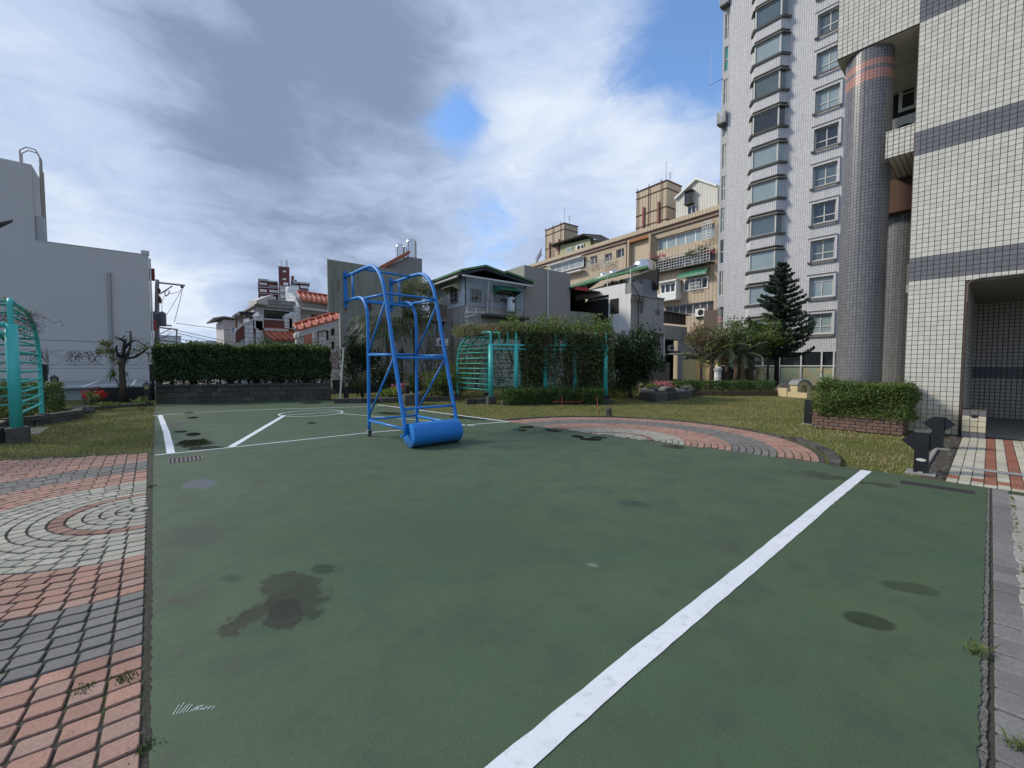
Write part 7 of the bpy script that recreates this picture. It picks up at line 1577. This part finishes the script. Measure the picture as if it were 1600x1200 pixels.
# green roof on posts
e = [PWl.pt(-.3, PWl.uv(1000, 432)[1] - .1, .5), PWl.pt(sw_ + 2.2, PWl.uv(893, 447)[1] + .12, .5)]
gA, gB = Vector(PWf.pt(.8, zr + 2.15, 1.0)), Vector(PWl.pt(sw_ + 3, ztop + .35, .8)); gC = Vector(PWl.pt(sw_ + 3, ztop + .5, -3.2)); gD = Vector(PWf.pt(1.6, zr + 2.2, -3.5)); m = MB(); m.prism([gA, gB, gC + Vector((0, 0, .35)), gD + Vector((0, 0, .3))], (0, 0, .12)); m.build('green_roof', M['grnr'], wh_)
m = MB(); m.tube([gA + Vector((0, 0, -.05)), gB + Vector((0, 0, -.05))], .09, 5); m.build('roof_edge', M['grnr'], wh_)
for u in (.15, 2.6, 5.2, 7.8):
    m = MB(); p_ = PWl.pt(u, ztop, -.12); fr_ = u / (sw_ + 3); m.tube([p_, (p_[0], p_[1], gA.z + (gB.z - gA.z) * fr_)], .045, 5); m.build('roof_post', M['alu'], wh_)
m = MB(); PWl.poly(m, [(-.2, ztop - .3), (sw_ + 3, ztop - .3), (sw_ + 3, gC.z + .3), (-.2, gD.z + .25)], -3.4, -3.2); m.build('roof_shade_sheet', M['dark'], wh_)  # near-black sheet added for the shade under the green roof
for i, (u, v_) in enumerate(((1.2, -.5), (2.4, -.5), (3.2, -.7), (.6, -.9))): leaves('roof_plants', blob_pts(PWl.pt(u, ztop + .35, v_), (.5, .5, .3), 110, 6, .5, i + 50), .14, LF['dark'], wh_)
for u in (.2, .35): 
    p_ = gA.lerp(gB, u) ; c_ = p_.lerp(gC, .3) + Vector((0, 0, .3)); m = MB(); m.lathe(tuple(c_), [(.3, 0), (.45, .12), (.45, .35), (.2, .5)], 12); m.build('roof_vent', M['steel'], wh_, True)
m = MB(); m.tube([gA.lerp(gB, .1) + Vector((0, 0, .35)), gB.lerp(gC, .3) + Vector((0, 0, .3))], .10, 6); m.build('roof_duct', M['galv'], wh_, True)
# open dark storey with brown eave, concrete parapet
PO = Plane(PWl.pt(PWl.uv(951, 470)[0], 0, 0)[:2], VL); so_ = PO.uv(890, 470)[0]
PO2 = Plane(DP(920, 600, 37)[:2], VL); a0, a1 = PO2.uv(886, 480)[0], PO2.uv(952, 480)[0]
m = MB(); PO2.box(m, a0, a1, 0, PO2.uv(920, 489)[1], -.3, .0); m.build('parapet', M['gst'], wh_); m = MB(); PO2.box(m, PO2.uv(903, 480)[0], a1 - .6, PO2.uv(920, 520)[1], PO2.uv(920, 487)[1] - .1, .001, .12); m.build('parapet_panel', M['conc'], wh_)
m = MB(); PO2.box(m, a0 - 1.5, a1 + 1, 0, PO2.uv(920, 448)[1] + .6, -4.2, -4); m.build('back_wall', M['dark'], wh_)
m = MB(); p = [Vector(PO2.pt(a0 - .2, PO2.uv(889, 454)[1], 1.0)), Vector(PO2.pt(a1 + .3, PO2.uv(952, 463)[1], .6)), Vector(PO2.pt(a1 + .3, PO2.uv(952, 461)[1] + .1, -4)), Vector(PO2.pt(a0 - .2, PO2.uv(889, 452)[1] + .3, -4))]; m.prism(p, (0, 0, .12)); m.build('brown_roof', plain('brown_sheet', (0.07, 0.06, 0.055), .6), wh_)
m = MB(); PO2.box(m, a0 - .1, PO2.uv(903, 455)[0], PO2.uv(895, 457)[1], PO2.uv(895, 452)[1], 1.02, 1.15); m.build('red_tarpaulin', plain('red_tarp', (0.4, 0.03, 0.03), .7), wh_)
m = MB(); PO2.box(m, PO2.uv(943, 480)[0], a1, 0, PO2.uv(948, 463)[1], -.3, .1); m.build('pier', M['gst'], wh_)
q = MB(); a_ = Vector(PWf.pt(*PWf.uv(992, 474), .0)); 
g_ = PWf.rect((985, 466), (998, 474))
for k in range(5): u = g_[0] + (g_[1] - g_[0]) * k / 4; q.tube([PWf.pt(u, g_[2], .5), PWf.pt(u, g_[3], .5)], .025, 4)
for k in range(4): z = g_[2] + (g_[3] - g_[2]) * k / 3; q.tube([PWf.pt(g_[0], z, .5), PWf.pt(g_[1], z, .5)], .025, 4); q.tube([PWf.pt(g_[0], z, 0), PWf.pt(g_[0], z, .5)], .025, 4)
q.build('window_cage', M['rust'], wh_); q = MB(); q.tube([PWf.pt(*PWf.uv(985, 443), .1), PWf.pt(*PWf.uv(994, 462), .3), PWf.pt(*PWf.uv(996, 515), .1)], .04, 5); q.build('pipe', M['rust'], wh_)
q = MB(); q.tube([PWf.pt(*PWf.uv(1036, 520), .12), PWf.pt(PWf.uv(1036, 520)[0], .1, .12)], .07, 6); q.build('drain_pipe', M['alu'], wh_)
ivy = thing('ivy', 'thin dark ivy climbing the pier of the white house', 'ivy', PWl.pt(PWl.uv(951, 500)[0], 0, .1)); 
pts_ = np.array([Vector(PO2.pt(PO2.uv(951 + rng.normal(0, 1.2), 500)[0], PO2.uv(951, rng.uniform(468, 520))[1], .2)) for _ in range(260)]); leaves('leaves', pts_, .14, LF['dark'], ivy)
# dark stone boundary wall right of the bush
m = MB(); PQ = Plane(DP(1025, 600, 26)[:2], VL); r = PQ.rect((1004, 566), (1046, 612)); PQ.box(m, r[0], r[1], -.05, r[3], -.4, 0); tag(m.build('boundary_wall', plain('mossy_wall', (0.11, 0.095, 0.07), .95, .3, 2, .6, (0.05, 0.045, 0.03), .9, 8)), 'dark mossy stone boundary wall right of the round bush tree', 'wall')
# ---- dark shack and glazed porch
sk = thing('shack', 'dim stained annex with a glazed upper floor between the white house and the beige block', 'building', DP(1055, 600, 40)); PSK = Plane(DP(1038, 600, 41)[:2], VL)
r = PSK.rect((1036, 497), (1072, 600)); gl_ = PSK.rect((1039, 487), (1071, 510)); m = MB(); PSK.box(m, r[0], r[1], PSK.uv(1050, 530)[1], PSK.uv(1050, 509)[1], -5, 0); m.build('wall', M['gst'], sk)
h = PSK.rect((1038, 487), (1072, 508)); PSK.window(sk, h, 5, M['rust'], plain('grimy_glass', (0.07, 0.065, 0.06), .4), .1, -.1); m = MB(); m.prism([PSK.pt(h[0] - .2, h[3] + .02, .3), PSK.pt(h[1] + .4, h[3] - .15, .3), PSK.pt(h[1] + .4, h[3] + .3, -4), PSK.pt(h[0] - .2, h[3] + .3, -4)], (0, 0, .1)); m.build('roof', M['conc'], sk)
m = MB(); PSK.box(m, r[0], r[1], -.05, PSK.uv(1050, 530)[1] - .01, -5, -1.5); m.build('lower_recess', M['dark'], sk); ac_unit(PSK, sk, *PSK.uv(1040, 552), .9, .65, -1.0); ac_unit(PSK, sk, *PSK.uv(1056, 548), .8, .6, -1.0)
wp = PSK.rect((1047, 554), (1068, 600)); m = MB(); PSK.box(m, wp[0] - .1, wp[1] + .6, wp[3], wp[3] + .12, -1, 2.2); m.build('porch_roof', M['alu'], sk); PSK.window(sk, (wp[0], wp[1] + .4, 0, wp[3]), 4, M['alu'], M['glass'], .12, 1.6)

# ================================================================== TAN APARTMENT BLOCK
tb = thing('tan_apartment_block', 'long tan tiled apartment block with roof towers, awnings and caged balconies', 'building', DP(1000, 600, 50)); cT = DP(1121, 600, 45); PTn = Plane(cT[:2], (-UL[0], -UL[1])); PTn.d = Vector(UL); U = PTn.uv
M['tan'] = ribbed('tan_ribbed_tiles', (0.47, 0.38, 0.265), .42, UL, .58, .10, .42, .7, (0.16, 0.11, 0.07)); M['tanp'] = plain('tan_plain', (0.45, 0.365, 0.26), .8, .1, .5, .5, (0.17, 0.12, 0.08), .3, 8, streak=True); M['tanf'] = ribbed('tan_ribbed_front', (0.47, 0.38, 0.265), .42, VL, .6, .10, .35, .7, (0.18, 0.12, 0.08))
M['brn'] = plain('brown_line', (0.10, 0.05, 0.04), .8)
sE = U(821, 420)[0]; zR = U(1118, 330)[1]; zRl = U(1118, 345)[1]; zPar = U(1118, 322)[1]
wins = dict(big1=((1025, 389), (1061, 370)), cage=((1100, 380), (1118, 350)))
H_ = []
def hl(x0, y0, x1, y1): r = PTn.rect((x0, y0), (x1, y1)); H_.append(r); return r
hA = hl(1025, 364, 1117, 375); hA = H_[-1] = (U(1117, 360)[0], U(1025, 370)[0], U(1070, 381)[1], U(1070, 361)[1])
hB = H_.append((U(933, 400)[0], U(922, 400)[0], U(928, 412)[1], U(928, 400)[1])) or H_[-1]
hC = H_.append((U(956, 400)[0], U(945, 400)[0], U(950, 408)[1], U(950, 396)[1])) or H_[-1]
hD = H_.append((U(975, 400)[0], U(963, 400)[0], U(969, 402)[1], U(969, 389)[1])) or H_[-1]
hE = H_.append((U(1019, 400)[0], U(1010, 400)[0], U(1015, 408)[1], U(1015, 397)[1])) or H_[-1]
hF = H_.append((U(914, 410)[0], U(861, 420)[0], U(890, 423)[1], U(890, 409)[1])) or H_[-1]
hG = H_.append((U(1107, 440)[0], U(1069, 445)[0], U(1088, 453)[1], U(1088, 434)[1])) or H_[-1]
hH = H_.append((U(1115, 480)[0], U(1040, 480)[0], U(1080, 491)[1], U(1080, 474)[1])) or H_[-1]
hI = H_.append((U(1060, 450)[0], U(1036, 450)[0], U(1048, 459)[1], U(1048, 443)[1])) or H_[-1]
hJ = H_.append((U(1117, 410)[0], U(1020, 420)[0], U(1068, 416)[1], U(1068, 400)[1])) or H_[-1]
m = MB(); PTn.wall(m, 0, sE, -.05, zRl, H_, 0, .8); m.build('wall', M['tan'], tb)
m = MB(); PTn.box(m, 0.01, sE, -.05, zRl - .05, -12, -.85); m.build('core', M['dark'], tb)
m = MB(); PTn.box(m, 0, sE + .2, zRl, zR, -12, .02); m.build('parapet', M['tanp'], tb)
m = MB(); PTn.box(m, 0, sE + .3, zR, zPar, -.3, .12); m.build('parapet_rail', M['tan'], tb)
m = MB(); PTn.box(m, 0, sE + .3, zR - .1, zR, .021, .25); PTn.box(m, 0, sE + .3, zR - .55, zR - .47, .021, .2); m.build('string_course', M['brn'], tb)
fw = M['white']
PTn.window(tb, (hA[0], hA[1], hA[2], hA[3]), 6, fw, M['glassb'], .12, -.5, 0); m = MB(); PTn.box(m, hA[0], hA[0] + 2.6, hA[2], hA[3] + .1, .05, .5)
cg = MB()
def cage(pl, parent, s0, s1, z0, z1, n, k, o, mat=M['alu']):
    q = MB()
    for i in range(n + 1): u = s0 + (s1 - s0) * i / n; q.tube([pl.pt(u, z0, o), pl.pt(u, z1, o)], .035, 4)
    for j in range(k + 1): z = z0 + (z1 - z0) * j / k; q.tube([pl.pt(s0, z, o), pl.pt(s1, z, o)], .035, 4)
    for u in (s0, s1):
        for z in (z0, z1): q.tube([pl.pt(u, z, 0), pl.pt(u, z, o)], .035, 4)
    return q.build('window_cage', mat, parent)
cage(PTn, tb, U(1117, 370)[0] + .1, U(1101, 370)[0], hA[2] - .3, hA[3] + .2, 5, 6, .55, fw)
for h, n_ in ((hB, 2), (hC, 2), (hD, 2), (hE, 2)): PTn.window(tb, h, n_, M['alu'], M['glass'], .1, -.3)
cage(PTn, tb, hB[0] - .1, hB[1] + .1, hB[2] - .5, hB[3] - .6, 5, 3, .5); cage(PTn, tb, hC[0] - .4, hC[1] + .4, hC[2] - .7, hC[3] - .8, 7, 3, .6)
PTn.window(tb, hF, 5, fw, M['glassb'], .14, .25, 0); cage(PTn, tb, hF[0], hF[1], hF[2] - .5, hF[3] - .8, 16, 2, .8, fw); m = MB(); PTn.box(m, hF[0] - .1, hF[1] + .1, hF[3] + .02, hF[3] + .12, 0, .9); PTn.box(m, hF[0] - .1, hF[1] + .1, hF[2] - .62, hF[2] - .5, 0, .9); m.build('balcony', fw, tb)
PTn.window(tb, hG, 4, fw, M['glass'], .14, .02); m = MB(); s0_, s1_ = hG[0] - .2, hG[1] + .3; n = 7
pr = [(0.02, .75), (.5, .62), (.8, .3), (.85, 0)]; z_a = hG[3] + .1
for i in range(3): m.prism([PTn.pt(s0_, z_a + pr[i][1], pr[i][0]), PTn.pt(s1_, z_a + pr[i][1], pr[i][0]), PTn.pt(s1_, z_a + pr[i + 1][1], pr[i + 1][0]), PTn.pt(s0_, z_a + pr[i + 1][1], pr[i + 1][0])], (0, 0, -.05))
m.build('awning', M['grn'], tb); cage(PTn, tb, hG[0] + .8, hG[1] - .8, hG[2], hG[2] + .8, 8, 2, .35, fw)
PTn.window(tb, hI, 3, fw, M['glass'], .14, .5); m = MB(); PTn.box(m, hI[0] - .4, hI[1] + .4, hI[2] - .9, hI[2] - .05, 0, 1.1); PTn.box(m, hI[0] - .4, hI[1] + .4, hI[3] + .05, hI[3] + .2, 0, 1.1); m.build('balcony', fw, tb); m = MB(); PTn.box(m, hI[0] - .35, hI[0] - .25, hI[2], hI[3], .05, 1.0); m.build('balcony_side', fw, tb)
PTn.window(tb, hH, 7, M['galv'], plain('dim_pane', (0.06, 0.055, 0.055), .3), .12, -.3, 0); ac_unit(PTn, tb, U(1104, 496)[0], U(1104, 494)[1], 1.1, .85, .1)
cage(PTn, tb, hJ[0] + .1, hJ[1], hJ[2] - .25, hJ[3] + .1, 22, 5, .9, M['alu']); m = MB(); PTn.box(m, hJ[0], hJ[1], hJ[2] - .38, hJ[2] - .26, 0, 1.0); m.build('balcony', M['darkst'], tb); PTn.window(tb, hJ, 8, M['galv'], M['glass'], .1, -.6)
for i, (x_, y_, m_, k) in enumerate(((1034, 401, 'pink', 260), (1030, 408, 'dark', 200), (1105, 391, 'hedge', 500), (1090, 395, 'hedge', 260), (1114, 395, 'pink', 90), (1025, 412, 'hedge', 160))):
    c_ = PTn.pt(*U(x_, y_), .8); q = thing('balcony_plant', ('pink bougainvillea at the left end of the caged balcony', 'dark trailing plant under the pink bougainvillea', 'green plants on the right end of the caged balcony near the white tower', 'smaller green plants hanging in the middle of the caged balcony', 'few reddish blooms at the far right end of the caged balcony', 'green shoots below the left end of the caged balcony')[i], 'plant', c_); leaves('leaves', blob_pts(c_, (.7, 1.3, .5), k, 10, .4, 500 + i), .16, LF[m_], q)
# recessed bay in the middle
rB = (U(1021, 380)[0], U(985, 380)[0]); m = MB(); PTn.box(m, rB[0], rB[1], U(1000, 425)[1], U(1000, 376)[1], .002, .05); m.build('recess_back', M['tanf'], tb)
m = MB(); PTn.box(m, rB[1] - .25, rB[1], U(1000, 425)[1], U(1000, 372)[1], .05, .6); PTn.box(m, rB[0], rB[0] + .25, U(1000, 425)[1], U(1000, 372)[1], .05, .6); m.build('pilaster', M['tanp'], tb); m = MB(); PTn.box(m, rB[0] + .25, rB[1] - .25, U(1000, 377)[1], U(1000, 373)[1], .05, .6); m.build('orange_soffit', plain('orange_soffit', (0.35, 0.15, 0.06), .8), tb)
m = MB(); PTn.box(m, rB[0] - .2, rB[0], -.05, zRl, .01, .3); m.build('pilaster', M['tanp'], tb)
for x_ in (980, 880): m = MB(); m.tube([PTn.pt(*U(x_, 372 + (980 - x_) * .3), .15), PTn.pt(U(x_, 400)[0], U(x_, 425)[1], .15)], .06, 5); m.build('drain_pipe', M['brn'], tb)
# end wall towards the tower, lower shopfront
m = MB(); PTn.box(m, -.5, -.02, -.05, zRl, -12, -.2); m.build('end_pier', M['brn'], tb)
m = MB(); PTn.box(m, .3, U(1060, 520)[0], U(1090, 523)[1], U(1090, 519)[1], 0, .8); m.build('ledge', M['darkst'], tb); m = MB(); PTn.box(m, .3, U(1060, 520)[0], 0, U(1090, 523)[1] - .02, .02, .1); m.build('shop_recess', plain('blue_dark', (0.03, 0.035, 0.06), .6), tb)
# roof towers
def roof_tower(x0, x1, x2, y_top, y_mid, y_base, lab):
    """left edge, corner, right edge in the photo"""
    t_ = tb; sC, sL_ = U(x1, y_top)[0], U(x0, y_top)[0]
    zT = U(x1, y_top)[1]; zB_ = U(x1, y_base)[1] - 1.5; dpt_ = (x2 - x1) / 650 * 50 * 1.25
    c = PTn.pt(sC, 0, -1.0); pf = Plane(c[:2], VL); pl = Plane(c[:2], UL); w_ = sL_ - sC
    m = MB(); pl.box(m, 0, w_, zB_, zT, -.3, 0); m.build('tower_side', M['tan'], t_); m = MB(); pf.box(m, 0.001, dpt_, zB_, zT, -w_, -.001); m.build('tower_front', M['tanf'], t_)
    m = MB()
    for zz_ in (zT - .9, zT - 3.1, zB_ + 1.9): pl.box(m, -.02, w_ + .02, zz_, zz_ + .1, .001, .07); pf.box(m, .0, dpt_ + .02, zz_, zz_ + .1, .001, .07)
    pl.box(m, -.05, w_ + .05, zT, zT + .12, -.2, .1); pf.box(m, 0.0, dpt_ + .05, zT, zT + .12, -.2, .1); m.build('tower_band', M['brn'], t_)
    m = MB()
    for f in (.15, .55, .95): m.tube([pl.pt(w_ * f, zB_, .15), pl.pt(w_ * f, zT + .4, .15)], .05, 5)
    m.build('tower_pipe', M['brn'], t_)
    m = MB()
    for f in (.2, .7): pl.box(m, w_ * f, w_ * f + .25, zB_ + .5, zT - 2.2, .08, .2)
    m.build('tower_duct', plain('red_duct', (0.22, 0.06, 0.05), .7), t_)
    m = MB(); m.tube([pl.pt(w_ * .1, zT, -.5), pl.pt(w_ * .1, zT + 2.6, -.5)], .03, 4); m.tube([pf.pt(dpt_ * .7, zT, -1), pf.pt(dpt_ * .7, zT + 2.0, -1)], .03, 4)
    for k in range(4): p_ = Vector(pf.pt(dpt_ * .7, zT + 1.2 + .2 * k, -1)); m.tube([p_ - Vector((.3, 0, 0)), p_ + Vector((.3, 0, 0))], .02, 4)
    m.build('antenna', M['galv'], t_)
roof_tower(987, 1034, 1066, 279, 0, 345, ''); roof_tower(845, 874, 905, 347, 0, 400, '')
# white gable penthouse
c = PTn.pt(U(1056, 330)[0], 0, -.9); 
gpt = [(1056, 345), (1056, 313), (1089, 281.5), (1121, 292), (1121, 345)]; PG2 = Plane(PTn.pt(0, 0, -.6)[:2], UL); m = MB(); gp2 = [PG2.uv(*p) for p in gpt]; gw_ = PG2.rect((1074, 303), (1085, 317)); gw2 = PG2.rect((1075, 324), (1089, 333))
m = MB(); PG2.poly(m, gp2, 0, -5); m.build('gable_house', ribbed('white_boarding', (0.60, 0.59, 0.52), .3, UL, .8, .1, .15), tb); 
m = MB(); rr5 = [gp2[1], gp2[2], gp2[3]]
for p, q in ((gp2[1], gp2[2]), (gp2[2], gp2[3])): m.prism([PG2.pt(p[0], p[1], .3), PG2.pt(q[0], q[1], .3), PG2.pt(q[0], q[1], -5), PG2.pt(p[0], p[1], -5)], (0, 0, .25))
m.build('gable_roof', M['white'], tb); q_ = PG2.window(tb, gw_, 2, M['darkst'], M['glass'], .12, .5); m = MB(); PG2.box(m, gw_[0], gw_[1], gw_[3] + .01, gw_[3] + .15, 0, .8); PG2.box(m, gw_[0], gw_[1], gw_[2] - .15, gw_[2] - .01, 0, .7); m.build('hood', M['darkst'], q_); PG2.window(tb, gw2, 2, M['alu'], M['glass'], .1, .1)
# yellow green roof house
PY2 = Plane(PTn.pt(0, 0, -.8)[:2], UL); yp = [PY2.uv(*p) for p in ((874, 400), (876, 384), (922, 372.5), (923, 392))]; m = MB(); PY2.poly(m, yp, 0, -3); m.build('roof_house', plain('pale_green_boards', (0.38, 0.40, 0.23), .8, .1), tb)
e_ = PY2.uv(948, 378); m = MB(); PY2.poly(m, [yp[3], yp[2], e_, (e_[0], e_[1] - 1.2)], -.5, -3); m.build('roof_house_side', plain('pale_green_side', (0.30, 0.33, 0.20), .8), tb)
p, q = PY2.uv(864, 386), PY2.uv(918, 368.5); m = MB(); m.prism([PY2.pt(*p, .9), PY2.pt(*q, .9), PY2.pt(q[0], q[1] + .5, -3), PY2.pt(p[0], p[1] + .3, -3)], (0, 0, .18)); p = PY2.uv(948, 380); m.prism([PY2.pt(*q, .9), PY2.pt(*p, .2), PY2.pt(p[0], p[1] + .2, -3), PY2.pt(q[0], q[1] + .5, -3)], (0, 0, .12)); m.build('roof_house_roof', M['darkst'], tb)
for a_, c_ in (((886, 388), (895, 395)), ((904, 383), (913, 391))): PY2.window(tb, PY2.rect(a_, c_), 2, M['alu'], M['glassb'], .09, .06)
ac_unit(PY2, tb, PY2.uv(911, 392)[0], PY2.uv(908, 392)[1], 1.0, .8, .2)
q = MB(); a_ = U(838, 415); 
for k in range(8): q.tube([PTn.pt(U(835 + k, 400)[0], U(835, 412 - k * 2.2)[1], -.5), PTn.pt(U(835 + k, 400)[0], U(835, 405 - k * 2.2)[1], -.5)], .05, 4)
q.tube([PTn.pt(*U(833, 405), -.5), PTn.pt(*U(843, 388), -.5)], .06, 4); q.tube([PTn.pt(*U(831, 414), -.5), PTn.pt(*U(843, 396), -.5)], .10, 4); q.build('roof_stair', plain('rust_red', (0.18, 0.05, 0.03), .8), tb)
# steel tank on a lower roof in front
c_ = Vector(DP(1006, 420, 44)); tk = thing('water_tank', 'broad stainless water tank in front of the beige block above the green roof', 'water tank', tuple(c_)); b = MB(); b.lathe(tuple(c_), [(.1, -.6), (1.1, -.5), (1.15, 0), (1.15, .55), (.9, .8), (.2, .95)], 22); b.build('body', M['steel'], tk, True)
b = MB()
for k in range(3): an = k * 2.1; b.tube([(c_.x + math.cos(an), c_.y + math.sin(an), c_.z - 1.6), (c_.x + math.cos(an), c_.y + math.sin(an), c_.z - .4)], .06, 5)
b.build('leg', M['galv'], tk)
# filler slab building behind (between shack and block, ground level)
# ---- shrubs around the court
def bush(label, px_, py_, r_, z_, mat, n, leaf, seed, sq=.8, name='shrub', cat='shrub', d=None, cl=16):
    c_ = G(px_, py_) if d is None else atd(px_, d); t = thing(name, label, cat, (*c_, 0)); leaves('foliage', blob_pts((*c_, z_), (r_, r_, z_ * sq), n, cl, .38, seed), leaf, LF[mat], t); b = MB(); rs_ = random.Random(seed)
    for k in range(6): a_ = k * 1.05; b.tube([(c_[0], c_[1], -.04), (c_[0] + math.cos(a_) * r_ * .3, c_[1] + math.sin(a_) * r_ * .3, z_ * .7), (c_[0] + math.cos(a_) * r_ * .6, c_[1] + math.sin(a_) * r_ * .6, z_ * 1.2)], [.03, .02, .01], 5)
    b.build('stems', M['barkd'], t); return t
t = bush('tall dark conifer bush at the right end of the hedge behind the white pole', 558, 622, 1.05, 1.9, 'dark', 3600, .12, 601, .95, d=22, cl=20)
for dx_, hh_, n_, rr_ in ((548, 3.0, 900, .38), (560, 3.3, 1000, .42), (574, 2.8, 900, .5), (586, 2.4, 800, .6)): c_ = atd(dx_, 22); leaves('foliage', blob_pts((*c_, hh_ * .72), (rr_, rr_, hh_ * .36), n_, 14, .4, dx_), .11, LF['dark'], t)
bush('loose olive shrub at the left foot of the basketball stand frame', 566, 622, .55, .8, 'vine', 500, .09, 602, d=20)
bush('dark shrubby mass under the fan palms', 598, 624, 1.3, 1.2, 'dark', 2200, .11, 603, d=21.5)
bush('bright low green shrub with yellow leaves between the stand legs', 612, 628, .7, .35, 'lime', 700, .08, 604, d=19.6)
bush('low green shrub right of the lantern between the stand legs', 650, 622, .75, .75, 'hedgeb', 800, .09, 605, d=21)
bush('rounded lime green clipped bush left of the right teal pergola', 690, 624, 1.15, .85, 'hedgeb', 4200, .08, 606, .85, d=19.3, cl=30)
bush('second lime green bush partly behind the ladder end of the right teal pergola', 716, 620, .9, .85, 'lime', 1500, .08, 607, .85, d=20.5, cl=22)
bush('low green groundcover shrub by the kerb right of the stand', 668, 628, .6, .3, 'vine', 420, .08, 608, d=19)
for i, (x_, d_2) in enumerate(((622, 20.3), (632, 20), (664, 20.6), (674, 20.8))): bush(('pink cordyline left of the lantern behind the stand', 'pink cordyline right beside the lantern behind the stand', 'pink leaved plant left of the lime bush', 'dark pink plant touching the lime bush')[i], x_, 620, .35, .8 if i > 1 else .55, 'pink', 220, .10, 620 + i, .5, 'flower_plant', 'flowers', d_2, 6)
c_ = atd(628, 22.0); t = thing('agave', 'pale spiky yucca head in front of the grey house', 'plant', (*c_, 0)); b = MB(); b.tube([(*c_, 0), (*c_, 1.9)], .06, 6); b.build('stem', M['bark'], t); spiky(t, (*c_, 1.95), 90, .75, .035, LF['palm'], 9, nm='leaves')
for i, (x_, d_2, hh_) in enumerate(((668, 22.5, 3.6), (682, 23.2, 3.0))):
    c_ = atd(x_, d_2); t = thing('bare_shrub', ('taller bare twiggy shrub in front of the grey house window', 'smaller bare twiggy shrub beside the air conditioner of the grey house')[i], 'shrub', (*c_, 0)); m = MB(); rs_ = random.Random(i); tips = []
    for k in range(5): branchy(m, (*c_, 0), (rs_.uniform(-.4, .4), rs_.uniform(-.4, .4), 1), hh_ * .42, .035, 3, .6, .3, tips, rs_)
    m.build('branches', M['bark'], t); T = np.array([tuple(tips[rs_.randrange(len(tips))]) for _ in range(160)]) + rng.normal(size=(160, 3)) * .12; leaves('leaves', T, .08, LF['dry'], t)
for i, (x_, r_, z_, n_, m_) in enumerate(((405, 1.6, 2.1, 1900, 'olive'), (430, 1.7, 2.3, 2200, 'hedge'), (455, 1.3, 2.1, 1500, 'hedgeb'), (484, 1.2, 2.4, 1500, 'olive'))):
    tree(('small leafy tree at the left of the orange roof behind the hedge', 'green tree under the orange lower roof behind the hedge', 'light green tree left of the porch column behind the hedge', 'green tree seen through the porch columns')[i], atd(x_, 28 + i * .5), 3, r_, z_ + .1, m_, n_, .16, 640 + i, trunk_r=.09)
for i, (x_, d_2) in enumerate(((703, 24), (722, 25.5), (744, 26))): bush(('pale olive shrub left behind the ladder end of the pergola', 'olive shrub behind the pergola ladder', 'taller loose shrub behind the left bay of the overgrown pergola')[i], x_, 615, .9, 1.1 + .35 * i, 'olive', 900, .12, 660 + i, .9, d=d_2)
stone_bed('low dark stone kerb edging the shrub bed behind the basketball stand', [G(523, 630), G(590, 629), G(640, 627), G(712, 626)], .2, .3, step=.6)
b = MB(); q = G(642, 632); b.box(q[0] - .35, q[1] - .2, -.04, q[0] + .45, q[1] + .25, .42); tag(b.build('stone_block', M['darkst'], None, bevel=.03), 'dark square stone block beside the lantern behind the stand', 'stone')
# dark backing yard wall seen under the shrubs
b = MB(); PZ = Plane(atd(620, 25.5), VL); PZ.box(b, PZ.uv(520, 600)[0], PZ.uv(720, 600)[0], -.05, .75, -.2, 0); tag(b.build('yard_wall', plain('dark_yard_wall', (0.05, 0.048, 0.045), .9)), 'dark low yard wall behind the shrubs at the foot of the grey house', 'wall')
b = MB(); PZ = Plane(DP(1120, 600, 42)[:2], VL); PZ.box(b, -2, 1.2, -.05, 3.2, -.2, 0); tag(b.build('yard_wall', plain('dark_yard_wall')) if False else b.build('yard_wall', M['conc']), 'plain concrete yard wall below the beige block behind the bronze tree', 'wall')
